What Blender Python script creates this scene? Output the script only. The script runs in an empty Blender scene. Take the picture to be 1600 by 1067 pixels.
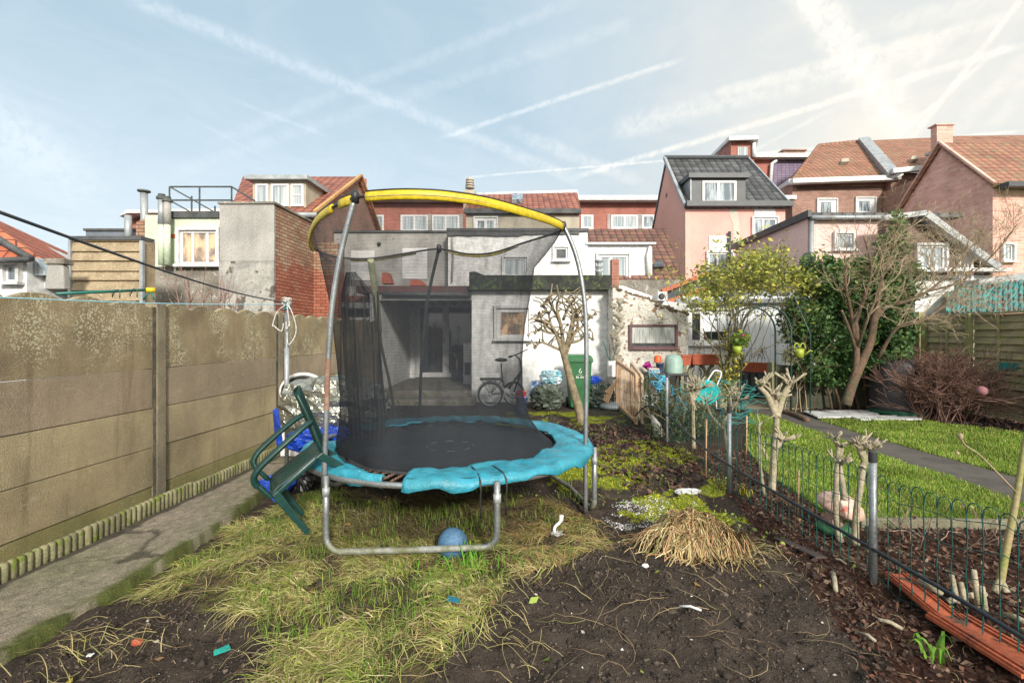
import bpy, math, random
import numpy as np
from mathutils import Vector, Matrix, Euler
random.seed(7); RNG = np.random.default_rng(7)
sc = bpy.context.scene; C = sc.collection
F = 770.0; H = 1.5; TW = 0.0545          # focal length in photo pixels, eye height, heading of the plots
# ---------------------------------------------------------------- camera, sky, sun
cam_d = bpy.data.cameras.new('camera'); cam = bpy.data.objects.new('camera', cam_d); C.objects.link(cam)
cam.location = (0, 0, H); cam.rotation_euler = (math.radians(90), 0, 0)
cam_d.sensor_width = 36; cam_d.lens = F / 1600 * 36; cam_d.shift_y = -10.5 / 1600
cam_d.clip_start = 0.05; cam_d.clip_end = 2000
sc.camera = cam
sc.view_settings.view_transform = 'Standard'; sc.view_settings.look = 'None'
sc.view_settings.exposure = 0.52; sc.view_settings.gamma = 1
SUN_AZ, SUN_EL = 163.0, 25.0             # clockwise from the view direction, degrees
sun_d = bpy.data.lights.new('sun', 'SUN'); sun = bpy.data.objects.new('sun', sun_d); C.objects.link(sun)
sun_d.energy = 3.6; sun_d.angle = math.radians(7); sun_d.color = (1, .93, .82)
_a, _e = math.radians(SUN_AZ), math.radians(SUN_EL)
sun.rotation_euler = Vector((math.sin(_a)*math.cos(_e), math.cos(_a)*math.cos(_e), math.sin(_e))).to_track_quat('Z', 'Y').to_euler()

class NT:
    def __init__(s, tree): s.t = tree; s.n = tree.nodes; s.l = tree.links
    def node(s, typ, **kw):
        n = s.n.new(typ)
        for k, v in kw.items(): setattr(n, k, v)
        return n
    def put(s, sock, v):
        if v is None: return
        if isinstance(v, bpy.types.NodeSocket): s.l.new(v, sock)
        else:
            if sock.type == 'RGBA' and len(v) == 3: v = (*v, 1)
            sock.default_value = v
    def math(s, op, a, b=None, c=None, clamp=False):
        n = s.node('ShaderNodeMath', operation=op, use_clamp=clamp)
        for i, v in enumerate((a, b, c)): s.put(n.inputs[i], v)
        return n.outputs[0]
    def vmath(s, op, a, b=None, scale=None):
        n = s.node('ShaderNodeVectorMath', operation=op)
        s.put(n.inputs[0], a); s.put(n.inputs[1], b)
        if scale is not None: s.put(n.inputs['Scale'], scale)
        return n.outputs['Value'] if op in ('DOT_PRODUCT', 'LENGTH') else n.outputs[0]
    def mix(s, f, a, b, blend='MIX'):
        n = s.node('ShaderNodeMix', data_type='RGBA', blend_type=blend)
        s.put(n.inputs[0], f); s.put(n.inputs[6], a); s.put(n.inputs[7], b)
        return n.outputs[2]
    def noise(s, vec, scale, detail=4, rough=.55, dist=0):
        n = s.node('ShaderNodeTexNoise'); s.put(n.inputs['Vector'], vec)
        s.put(n.inputs['Scale'], scale); s.put(n.inputs['Detail'], detail); s.put(n.inputs['Roughness'], rough); s.put(n.inputs['Distortion'], dist)
        return n.outputs[0]
    def vor(s, vec, scale, feat='F1', out=0):
        n = s.node('ShaderNodeTexVoronoi', feature=feat); s.put(n.inputs['Vector'], vec); s.put(n.inputs['Scale'], scale)
        return n.outputs[out]
    def step(s, v, a, b, lo=0., hi=1.):
        n = s.node('ShaderNodeMapRange', interpolation_type='SMOOTHSTEP')
        s.put(n.inputs[0], v); s.put(n.inputs[1], a); s.put(n.inputs[2], b); s.put(n.inputs[3], lo); s.put(n.inputs[4], hi)
        return n.outputs[0]
    def sep(s, v):
        n = s.node('ShaderNodeSeparateXYZ'); s.put(n.inputs[0], v); return n.outputs
    def comb(s, x, y, z=0.):
        n = s.node('ShaderNodeCombineXYZ')
        for i, v in enumerate((x, y, z)): s.put(n.inputs[i], v)
        return n.outputs[0]
    def bump(s, h, strength, dist=.02, nrm=None):
        n = s.node('ShaderNodeBump'); s.put(n.inputs['Height'], h); s.put(n.inputs['Strength'], strength); s.put(n.inputs['Distance'], dist)
        if nrm is not None: s.put(n.inputs['Normal'], nrm)
        return n.outputs[0]

def pdir(px, py):
    return Vector(((px-800)/F, 1, (523-py)/F)).normalized()

def make_world():
    w = bpy.data.worlds.new('World'); sc.world = w; w.use_nodes = True
    T = NT(w.node_tree); T.n.clear()
    out = T.node('ShaderNodeOutputWorld'); bg = T.node('ShaderNodeBackground')
    T.l.new(bg.outputs[0], out.inputs[0])
    sky = T.node('ShaderNodeTexSky', sky_type='NISHITA'); sky.sun_disc = False
    sky.sun_elevation = math.radians(SUN_EL); sky.sun_rotation = math.radians(SUN_AZ)
    sky.air_density = 1.0; sky.dust_density = 1.6; sky.ozone_density = 1.2
    d = T.vmath('NORMALIZE', T.node('ShaderNodeTexCoord').outputs['Generated'])
    x, y, z = T.sep(d)
    zc = T.math('MAXIMUM', z, .03)
    # clouds live on a flat layer overhead: coordinates in that layer
    lay = T.comb(T.math('DIVIDE', x, T.math('ADD', zc, .12)), T.math('DIVIDE', y, T.math('ADD', zc, .12)), 0.)
    st = T.vmath('MULTIPLY', lay, (1.0, .45, 1.0))
    n1 = T.noise(st, .9, 7, .6, .6); n2 = T.noise(lay, 3.0, 6, .65, 1.2)
    right = T.step(x, -.22, .62)                      # the veil of cirrus thickens to the right
    veil = T.math('MULTIPLY', right, T.math('ADD', .52, T.math('MULTIPLY', T.step(n1, .3, .75), .46)))
    low = T.step(z, .55, .0)
    veil = T.math('MAXIMUM', veil, T.math('MULTIPLY', low, .8))
    wisps = T.math('MULTIPLY', T.step(n1, .55, .85), .35)
    veil = T.math('MAXIMUM', veil, wisps)
    f = T.math('ADD', veil, T.math('MULTIPLY', T.math('SUBTRACT', n2, .5), .42), clamp=True)
    trails = [  # from, to (photo pixels), half width, strength, soft
        ((200, -5), (905, 282), .017, .30), ((905, 0), (350, 215), .014, .15), ((990, 35), (270, 270), .016, .14), ((1000, 330), (1300, 170), .006, .25),
        ((730, 277), (1600, 205), .0035, .6), ((690, 215), (1060, 95), .007, .45), ((905, 275), (1600, 70), .008, .6),
        ((1225, -60), (1420, 212), .036, .72), ((1385, 160), (1460, 80), .016, .5), ((1330, 60), (1600, -20), .02, .3), ((1100, 150), (1600, 20), .012, .3), ((1400, 215), (1545, 90), .005, .7),
        ((1425, 215), (1620, -30), .006, .75), ((1490, 205), (1600, 100), .014, .5), ((1550, 195), (1605, 130), .016, .4),
        ((385, 165), (490, 205), .006, .4), ((335, 205), (385, 232), .005, .35), ((800, 205), (1000, 285), .018, .3),
        ((960, 205), (1480, 65), .03, .35), ((-60, 160), (130, 290), .075, .62)]
    wob = T.math('MULTIPLY', T.math('SUBTRACT', T.noise(d, 22, 6, .7), .5), .03)
    edge = T.noise(d, 60, 5, .7); ft = None
    for (a, b, hw, s_) in trails:
        da, db = pdir(*a), pdir(*b); n = da.cross(db).normalized(); m = (da+db).normalized(); cosl = m.dot(da)
        dist = T.math('ABSOLUTE', T.math('ADD', T.vmath('DOT_PRODUCT', d, tuple(n)), T.math('MULTIPLY', wob, min(1, hw*40))))
        across = T.step(dist, hw, hw*.1)
        along = T.step(T.vmath('DOT_PRODUCT', d, tuple(m)), cosl-.004, cosl+.006+.02*(1-cosl))
        k = T.math('MULTIPLY', across, along)
        k = T.math('MULTIPLY', k, T.math('MULTIPLY', T.step(edge, .3, .62, .25, 1.), s_))
        ft = k if ft is None else T.math('SUBTRACT', 1., T.math('MULTIPLY', T.math('SUBTRACT', 1., ft), T.math('SUBTRACT', 1., k)))
    warm = T.step(x, -.25, .45)
    ccol = T.mix(warm, (.64, .71, .755), (.67, .635, .575))
    tcol = T.mix(warm, (.70, .76, .80), (.86, .81, .72))
    sunny = T.math('MULTIPLY', T.step(T.vmath('DOT_PRODUCT', d, tuple(pdir(1400, 230))), .86, 1.), .3)
    ccol = T.mix(sunny, ccol, (.86, .79, .67))
    base = T.vmath('SCALE', sky.outputs[0], scale=.14)
    base = T.mix(.88, base, (.36, .475, .55))
    glow = T.step(T.vmath('DOT_PRODUCT', d, (math.sin(_a)*math.cos(_e), math.cos(_a)*math.cos(_e), math.sin(_e))), -.15, 1.)
    col = T.mix(ft, T.mix(f, base, ccol), tcol)
    col = T.mix(T.math('MULTIPLY', glow, .5), col, (1.9, 1.75, 1.5))      # haze added round the sun, behind the camera, to brighten the facades
    up = T.step(z, -.05, .02)
    col = T.mix(up, (.2, .19, .17), col)
    T.l.new(col, bg.inputs[0]); bg.inputs[1].default_value = 1.0
    w.cycles.sampling_method = 'MANUAL'; w.cycles.sample_map_resolution = 512
make_world()
sc.cycles.max_bounces = 6; sc.cycles.diffuse_bounces = 3; sc.cycles.transparent_max_bounces = 12
sc.cycles.glossy_bounces = 3; sc.cycles.transmission_bounces = 4
sc.cycles.use_adaptive_sampling = True; sc.cycles.caustics_reflective = False; sc.cycles.caustics_refractive = False

# ---------------------------------------------------------------- pixels to places
def P(px, py, d): return ((px-800)/F*d, d, H+(523-py)/F*d)
def X(px, d): return (px-800)/F*d
def Z(py, d): return H+(523-py)/F*d
def G(px, py, z=0.0):
    d = (H-z)*F/(py-523); return ((px-800)/F*d, d, z)
def hash2(ix, iy, seed):
    n = (ix.astype(np.int64)*374761393 + iy.astype(np.int64)*668265263 + seed*974634777) & 0xffffffff
    n = ((n ^ (n >> 13))*1274126177) & 0xffffffff
    return ((n ^ (n >> 16)) & 0xffff)/65535.0
def vnoise(x, y, s, seed=0):
    x = np.asarray(x, float)*s; y = np.asarray(y, float)*s
    ix, iy = np.floor(x), np.floor(y); fx, fy = x-ix, y-iy
    fx = fx*fx*(3-2*fx); fy = fy*fy*(3-2*fy)
    a = hash2(ix, iy, seed); b = hash2(ix+1, iy, seed); c = hash2(ix, iy+1, seed); d = hash2(ix+1, iy+1, seed)
    return (a*(1-fx)+b*fx)*(1-fy)+(c*(1-fx)+d*fx)*fy
def fbm(x, y, s, seed=0, o=3):
    r = 0; a = .5
    for i in range(o): r = r+a*vnoise(x, y, s*2**i, seed+i); a *= .5
    return r/(1-.5**o)
def inpoly(px, py, poly):
    px = np.asarray(px, float); py = np.asarray(py, float); r = np.zeros(px.shape, bool); n = len(poly)
    for i in range(n):
        x0, y0 = poly[i]; x1, y1 = poly[(i+1) % n]
        if y0 == y1: continue
        c = ((y0 > py) != (y1 > py)) & (px < (x1-x0)*(py-y0)/(y1-y0)+x0); r ^= c
    return r
def gpoly(pp): return [G(a, b)[:2] for a, b in pp]
STRAW = gpoly([(205, 915), (330, 850), (350, 815), (430, 790), (520, 770), (790, 775), (880, 785), (965, 830), (960, 880), (885, 905), (805, 925), (790, 960), (760, 990), (720, 1015), (680, 1100), (390, 1100), (420, 1020), (400, 985), (330, 935), (240, 930)])
MOSS = gpoly([(860, 745), (935, 700), (990, 690), (1060, 700), (1140, 745), (1130, 790), (1180, 830), (1100, 850), (960, 800), (900, 785)])
LITTER = gpoly([(850, 660), (990, 670), (1040, 690), (1060, 705), (930, 705), (900, 690)])
LAWN_L = gpoly([(1172, 648), (1215, 655), (1287, 681), (1412, 726), (1460, 742), (1605, 794), (1800, 850), (1800, 836), (1600, 826), (1345, 822), (1290, 800), (1200, 745), (1165, 700)])
LAWN_R = gpoly([(1277, 657), (1444, 660), (1600, 680), (1900, 720), (2000, 860), (1800, 806), (1600, 751), (1550, 737), (1444, 708), (1350, 681)])
PATH_R = gpoly([(1150, 636), (1219, 636), (1277, 657), (1350, 681), (1444, 708), (1550, 737), (1600, 751), (1800, 806), (1800, 850), (1605, 794), (1460, 742), (1412, 726), (1287, 681), (1215, 655), (1172, 648)])
MULCH = gpoly([(1170, 705), (1290, 805), (1345, 824), (1600, 830), (2200, 840), (2600, 1500), (1500, 1400), (1330, 1000), (1250, 900), (1190, 850), (1150, 790), (1040, 690), (1090, 690)])
BED_R = gpoly([(1260, 640), (1440, 635), (1600, 660), (1900, 700), (1900, 720), (1600, 682), (1444, 662), (1277, 657)])
GRASSY = gpoly([(600, 790), (770, 760), (900, 770), (800, 900), (700, 990), (620, 980), (450, 870), (560, 820)])
def gz(x, y):
    x = np.asarray(x, float); y = np.asarray(y, float)
    flat = np.clip((y-9.2)/1.2, 0, 1)
    h = (fbm(x, y, 2.2, 3)-.5)*.11 + (fbm(x, y, 9, 11)-.5)*.06 + (fbm(x, y, 30, 21, 2)-.5)*.022
    h = h + .10*np.exp(-((x-.95)**2/.9+(y-2.9)**2/.5)) + .05*np.exp(-((x+.3)**2/.8+(y-2.6)**2/.3))
    lawn = np.clip((x-2.5)/.5, 0, 1)
    h = h*(1-lawn*.9)*(1-flat*.9)
    near = np.clip((-1.75-x)/.5, 0, 1)*np.clip((7-y), 0, 1)
    return h-.055*near
def gz1(x, y): return float(gz(np.array([x]), np.array([y]))[0])

# ---------------------------------------------------------------- mesh builder
OFF = {}
class MB:
    def __init__(s): s.v = []; s.f = []; s.m = []
    def add(s, vs, fs, m=0):
        k = len(s.v); s.v += [tuple(v) for v in vs]; s.f += [tuple(i+k for i in f) for f in fs]; s.m += [m]*len(fs); return s
    def box(s, x0, x1, y0, y1, z0, z1, m=0, tw=0.0):
        a = tw*(y1-y0)
        return s.add([(x0, y0, z0), (x1, y0, z0), (x1+a, y1, z0), (x0+a, y1, z0), (x0, y0, z1), (x1, y0, z1), (x1+a, y1, z1), (x0+a, y1, z1)],
                     [(0, 3, 2, 1), (4, 5, 6, 7), (0, 1, 5, 4), (1, 2, 6, 5), (2, 3, 7, 6), (3, 0, 4, 7)], m)
    def obox(s, c, ax, ay, az, m=0):          # half-axes as vectors
        c, ax, ay, az = map(Vector, (c, ax, ay, az))
        vs = [c+sx*ax+sy*ay+sz*az for sz in (-1, 1) for sx, sy in ((-1, -1), (1, -1), (1, 1), (-1, 1))]
        return s.add(vs, [(0, 3, 2, 1), (4, 5, 6, 7), (0, 1, 5, 4), (1, 2, 6, 5), (2, 3, 7, 6), (3, 0, 4, 7)], m)
    def bar(s, a, b, w, h, m=0, up=(0, 0, 1)):
        a, b = Vector(a), Vector(b); d = (b-a); L = d.length; d.normalize()
        sd = d.cross(Vector(up)); sd = sd.normalized() if sd.length > 1e-4 else Vector((1, 0, 0)); u = sd.cross(d)
        return s.obox((a+b)/2, d*L/2, sd*w/2, u*h/2, m)
    def tube(s, pts, r, n=8, m=0, cap=True, closed=False, sq=None):
        pts = [Vector(p) for p in pts]; N = len(pts)
        if not hasattr(r, '__len__'): r = [r]*N
        vs = []; fs = []; ref = None
        for i, p in enumerate(pts):
            if closed: t = pts[(i+1) % N]-pts[i-1]
            else: t = pts[min(i+1, N-1)]-pts[max(i-1, 0)]
            t = t.normalized() if t.length > 1e-9 else Vector((0, 0, 1))
            if ref is None:
                ref = Vector((0, 0, 1)) if abs(t.z) < .9 else Vector((1, 0, 0))
            u = (ref-t*ref.dot(t)); u = u.normalized() if u.length > 1e-6 else t.orthogonal().normalized()
            w = t.cross(u); ref = u
            for k in range(n):
                a = 2*math.pi*k/n; cu, cw = math.cos(a), math.sin(a)
                if sq: cu *= sq[0]; cw *= sq[1]
                vs.append(p+(u*cu+w*cw)*r[i])
        M_ = N if closed else N-1
        for i in range(M_):
            j = (i+1) % N
            for k in range(n): fs.append((i*n+k, i*n+(k+1) % n, j*n+(k+1) % n, j*n+k))
        if cap and not closed:
            fs.append(tuple(range(n-1, -1, -1))); fs.append(tuple((N-1)*n+k for k in range(n)))
        return s.add(vs, fs, m)
    def prism(s, pts, ext, m=0):
        pts = [Vector(p) for p in pts]; e = Vector(ext); n = len(pts)
        nrm = Vector((0, 0, 0))
        for i in range(n): nrm += pts[i].cross(pts[(i+1) % n])
        if nrm.dot(e) < 0: pts.reverse()
        vs = pts+[p+e for p in pts]
        fs = [tuple(range(n-1, -1, -1)), tuple(range(n, 2*n))]+[(i, (i+1) % n, n+(i+1) % n, n+i) for i in range(n)]
        return s.add(vs, fs, m)
    def lathe(s, c, prof, n=24, m=0, ax=None, cap=True):
        c = Vector(c); vs = []; fs = []
        R = Matrix.Identity(3) if ax is None else Vector(ax).to_track_quat('Z', 'Y').to_matrix()
        for (r, z) in prof:
            for k in range(n):
                a = 2*math.pi*k/n; vs.append(c+R @ Vector((r*math.cos(a), r*math.sin(a), z)))
        for i in range(len(prof)-1):
            for k in range(n): fs.append((i*n+k, i*n+(k+1) % n, (i+1)*n+(k+1) % n, (i+1)*n+k))
        if cap:
            fs.append(tuple(range(n-1, -1, -1))); fs.append(tuple((len(prof)-1)*n+k for k in range(n)))
        return s.add(vs, fs, m)
    def ball(s, c, r, nu=16, nv=10, amp=0.0, seed=0, m=0, fq=3.0):
        vs = []; fs = []; from_ = np.random.default_rng(seed); o = from_.uniform(0, 99, 3)
        if not hasattr(r, '__len__'): r = (r, r, r)
        from mathutils import noise as mn
        for i in range(nv+1):
            th = math.pi*i/nv
            for k in range(nu):
                a = 2*math.pi*k/nu; d = Vector((math.sin(th)*math.cos(a), math.sin(th)*math.sin(a), math.cos(th)))
                q = 1+amp*mn.fractal(Vector((d.x*fq+o[0], d.y*fq+o[1], d.z*fq+o[2])), 1, 2, 3) if amp else 1
                vs.append((c[0]+d.x*r[0]*q, c[1]+d.y*r[1]*q, c[2]+d.z*r[2]*q))
        for i in range(nv):
            for k in range(nu): fs.append((i*nu+k, (i+1)*nu+k, (i+1)*nu+(k+1) % nu, i*nu+(k+1) % nu))
        return s.add(vs, fs, m)
    def build(s, name, mats, parent=None, smooth=False, bevel=0, local=False):
        if not isinstance(mats, (list, tuple)): mats = [mats]
        off = Vector((0, 0, 0)) if (parent is None or local) else OFF[parent.name]
        me = bpy.data.meshes.new(name)
        me.from_pydata([tuple(Vector(v)-off) for v in s.v], [], s.f)
        for m in mats: me.materials.append(m)
        if len(mats) > 1: me.polygons.foreach_set('material_index', s.m)
        if smooth: me.polygons.foreach_set('use_smooth', [True]*len(me.polygons))
        me.update()
        o = bpy.data.objects.new(name, me); C.objects.link(o)
        if parent is not None: o.parent = parent
        OFF[o.name] = off.copy()
        if bevel:
            b = o.modifiers.new('bevel', 'BEVEL'); b.width = bevel; b.segments = 2; b.limit_method = 'ANGLE'
        return o
def np_mesh(name, V, Fq, mat, parent=None, cols=None, smooth=False, nv=4):
    off = np.zeros(3) if parent is None else np.array(OFF[parent.name])
    V = (np.asarray(V, float)-off).astype(np.float32); Fq = np.asarray(Fq, np.int32)
    me = bpy.data.meshes.new(name); me.vertices.add(len(V)); me.vertices.foreach_set('co', V.ravel())
    me.loops.add(Fq.size); me.loops.foreach_set('vertex_index', Fq.ravel())
    me.polygons.add(len(Fq)); me.polygons.foreach_set('loop_start', np.arange(len(Fq), dtype=np.int32)*Fq.shape[1])
    if smooth: me.polygons.foreach_set('use_smooth', np.ones(len(Fq), bool))
    me.update(calc_edges=True); me.materials.append(mat)
    if cols is not None:
        at = me.color_attributes.new('tint', 'FLOAT_COLOR', 'POINT')
        c4 = np.ones((len(V), 4), np.float32); c4[:, :3] = cols; at.data.foreach_set('color', c4.ravel())
    o = bpy.data.objects.new(name, me); C.objects.link(o)
    if parent is not None: o.parent = parent
    OFF[o.name] = Vector(off)
    return o
def tag(o, label=None, cat=None, group=None, kind=None):
    if label: o['label'] = label
    if cat: o['category'] = cat
    if group: o['group'] = group
    if kind: o['kind'] = kind
    return o
def thing(name, loc, label, cat, group=None, rot=(0, 0, 0)):
    o = bpy.data.objects.new(name, None); C.objects.link(o); o.location = loc; o.rotation_euler = rot
    o.empty_display_size = .1; OFF[o.name] = Vector(loc); return tag(o, label, cat, group)
def dup(root, loc, rz=None, label=None, group=None):
    r = root.copy(); C.objects.link(r); r.location = loc
    if rz is not None: r.rotation_euler = (0, 0, rz)
    if label: r['label'] = label
    if group: r['group'] = group
    for ch in list(root.children):
        c = ch.copy(); C.objects.link(c); c.parent = r
        for g in list(ch.children):
            q = g.copy(); C.objects.link(q); q.parent = c
    return r

# ---------------------------------------------------------------- materials
MATS = {}
def newmat(name):
    m = bpy.data.materials.new(name); m.use_nodes = True; T = NT(m.node_tree)
    b = T.n['Principled BSDF']; b.inputs['Roughness'].default_value = .85; MATS[name] = m
    return m, T, b
def mat(name, c1, c2=None, scale=4., rough=.85, bump=.0, bscale=60., metal=0., lo=.35, hi=.65, spots=None, sscale=40., sthr=.6, sregion=None, spec=None, coat=0, bdist=.01, stretch=None, obj='Object', stain=0, dots=False, pits=0):
    if name in MATS: return MATS[name]
    m, T, b = newmat(name)
    v = T.node('ShaderNodeTexCoord').outputs[obj]
    if stretch: v = T.vmath('MULTIPLY', v, stretch)
    col = None
    if c2 is None: c2 = tuple(x*.8 for x in c1)
    n = T.noise(v, scale, 6, .6); col = T.mix(T.step(n, lo, hi), c1, c2)
    fine = T.noise(v, bscale, 4, .6)
    col = T.mix(T.math('MULTIPLY', T.step(fine, .36, .62), .6), col, T.mix(1., col, (.62, .61, .6), 'MULTIPLY'))
    if stain: col = T.mix(T.math('MULTIPLY', T.step(T.noise(T.vmath('MULTIPLY', v, (1.6, 1.6, .35)), 1.7, 6, .7), .45, .72), stain), col, T.mix(1., col, (.45, .43, .37), 'MULTIPLY'))
    if spots:
        n3 = T.noise(v, sscale, 3, .6)
        if dots: n3 = T.math('SUBTRACT', T.math('ADD', T.noise(v, 11, 4, .65), .42), T.vor(T.vmath('ADD', v, T.vmath('SCALE', T.node('ShaderNodeTexNoise').outputs[1], scale=.02)), sscale))
        msk = T.step(n3, sthr, sthr+.06)
        if sregion: msk = T.math('MULTIPLY', msk, T.step(T.noise(v, sregion, 3, .5), .42, .62))
        col = T.mix(msk, col, spots)
    if pits:
        ef = T.noise(T.vmath('MULTIPLY', v, (1., 1., 2.6)), 4.5, 9, .78, .8); col = T.mix(T.math('MULTIPLY', T.step(ef, .56, .70), .5), col, (.50, .46, .36))
        dk = T.noise(T.vmath('MULTIPLY', v, (2.2, 2.2, .22)), 2.6, 7, .7); col = T.mix(T.math('MULTIPLY', T.step(dk, .54, .72), .6), col, T.mix(1., col, (.42, .40, .34), 'MULTIPLY'))
        col = T.mix(T.math('MULTIPLY', T.step(T.vor(v, 150), .26, .12), pits), col, T.mix(1., col, (.3, .3, .3), 'MULTIPLY'))
    T.put(b.inputs['Base Color'], col); b.inputs['Roughness'].default_value = rough; b.inputs['Metallic'].default_value = metal
    if spec is not None: b.inputs['Specular IOR Level'].default_value = spec
    if coat: b.inputs['Coat Weight'].default_value = coat
    if bump: T.l.new(T.bump(T.math('ADD', T.math('MULTIPLY', n, .6), fine), bump, bdist), b.inputs['Normal'])
    return m
def uv_wall(T):
    x, y, z = T.sep(T.node('ShaderNodeTexCoord').outputs['Object'])
    return x, y, z, T.math('ADD', x, y)
def brick(name, c1, c2, mortar, dirt=None, bw=.21, bh=.068, ms=.009, patch=None, slope=0.0, blotch=1.2):
    if name in MATS: return MATS[name]
    m, T, b = newmat(name); x, y, z, u = uv_wall(T)
    n = T.node('ShaderNodeTexBrick'); T.put(n.inputs['Vector'], T.comb(u, T.math('ADD', z, T.math('MULTIPLY', u, slope)), 0.))
    for k, v in (('Color1', (*c1, 1)), ('Color2', (*c2, 1)), ('Mortar', (*mortar, 1)), ('Scale', 1.), ('Mortar Size', ms), ('Brick Width', bw), ('Row Height', bh), ('Bias', -.1), ('Mortar Smooth', .4)): n.inputs[k].default_value = v
    col = n.outputs[0]; pos = T.comb(x, y, z)
    g = T.noise(pos, blotch, 5, .6)
    col = T.mix(T.math('MULTIPLY', T.step(g, .38, .7), .55), col, T.mix(1., col, dirt or (.5, .47, .45), 'MULTIPLY'))
    if patch:
        low = T.math('ADD', T.noise(pos, 1.6, 6, .65), T.math('MULTIPLY', T.math('SUBTRACT', .75, z), .5))
        col = T.mix(T.math('MULTIPLY', T.step(low, .47, .6), .8), col, T.mix(1., col, patch, 'MULTIPLY'))
    T.put(b.inputs['Base Color'], col)
    T.l.new(T.bump(T.math('ADD', T.math('MULTIPLY', n.outputs[1], -1.), T.math('MULTIPLY', T.noise(pos, 50, 3), .3)), .6, .01), b.inputs['Normal'])
    return m
def tiles(name, c1, c2, gap, tw=.24, th=.2, moss=None, mossthr=.55, relief=.03):
    if name in MATS: return MATS[name]
    m, T, b = newmat(name); x, y, z, u = uv_wall(T)
    v = T.math('MULTIPLY', z, 1.35); pos = T.comb(x, y, z)
    n = T.node('ShaderNodeTexBrick', offset=0.0); T.put(n.inputs['Vector'], T.comb(x, v, 0.))
    for k, w in (('Color1', (*c1, 1)), ('Color2', (*c2, 1)), ('Mortar', (*gap, 1)), ('Scale', 1.), ('Mortar Size', .022), ('Brick Width', tw), ('Row Height', th), ('Bias', -.1), ('Mortar Smooth', .6)): n.inputs[k].default_value = w
    col = n.outputs[0]
    g = T.noise(pos, 1.5, 5, .65)
    col = T.mix(T.math('MULTIPLY', T.step(g, .4, .66), .5), col, T.mix(1., col, (.45, .4, .38), 'MULTIPLY'))
    if moss: col = T.mix(T.math('MULTIPLY', T.step(T.noise(pos, 5, 5, .7), mossthr, mossthr+.12), .75), col, moss)
    T.put(b.inputs['Base Color'], col); b.inputs['Roughness'].default_value = .7
    sx = T.math('ABSOLUTE', T.math('SINE', T.math('MULTIPLY', x, math.pi/tw)))
    sy = T.math('FRACT', T.math('DIVIDE', v, th))
    T.l.new(T.bump(T.math('SUBTRACT', sx, sy), 1., relief), b.inputs['Normal'])
    return m
def attrmat(name, rough=.8, bump=0, bscale=60, spec=.3, trans=0.0, vary=.3, vscale=30):
    m, T, b = newmat(name)
    a = T.node('ShaderNodeAttribute', attribute_name='tint').outputs[0]
    v = T.node('ShaderNodeTexCoord').outputs['Object']
    n = T.noise(v, vscale, 5, .65)
    col = T.mix(1., a, T.mix(n, (1-vary, 1-vary, 1-vary), (1+vary, 1+vary, 1+vary)), 'MULTIPLY')
    if bump: col = T.mix(T.step(T.noise(v, vscale*5, 4, .7), .38, .64), T.mix(1., col, (.6, .6, .6), 'MULTIPLY'), T.mix(1., col, (1.25, 1.25, 1.25), 'MULTIPLY'))
    T.put(b.inputs['Base Color'], col); b.inputs['Roughness'].default_value = rough; b.inputs['Specular IOR Level'].default_value = spec
    if bump: T.l.new(T.bump(T.noise(v, bscale, 6, .7), bump, .03), b.inputs['Normal'])
    if trans:
        tr = T.node('ShaderNodeBsdfTranslucent'); T.put(tr.inputs[0], col)
        mx = T.node('ShaderNodeMixShader'); mx.inputs[0].default_value = trans
        T.l.new(b.outputs[0], mx.inputs[1]); T.l.new(tr.outputs[0], mx.inputs[2]); T.l.new(mx.outputs[0], T.n['Material Output'].inputs[0])
    return m
def glassmat(name, dark, light, scale=(3, 3, .6), thr=.5, rough=.06, refl=.5):
    m, T, b = newmat(name)
    v = T.vmath('MULTIPLY', T.node('ShaderNodeTexCoord').outputs['Object'], scale)
    col = T.mix(T.step(T.noise(v, 2.2, 4, .6), thr-.08, thr+.1), dark, light)
    T.put(b.inputs['Base Color'], col); b.inputs['Roughness'].default_value = rough
    b.inputs['Coat Weight'].default_value = 1; b.inputs['Coat Roughness'].default_value = .03; b.inputs['Specular IOR Level'].default_value = refl
    return m
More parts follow.
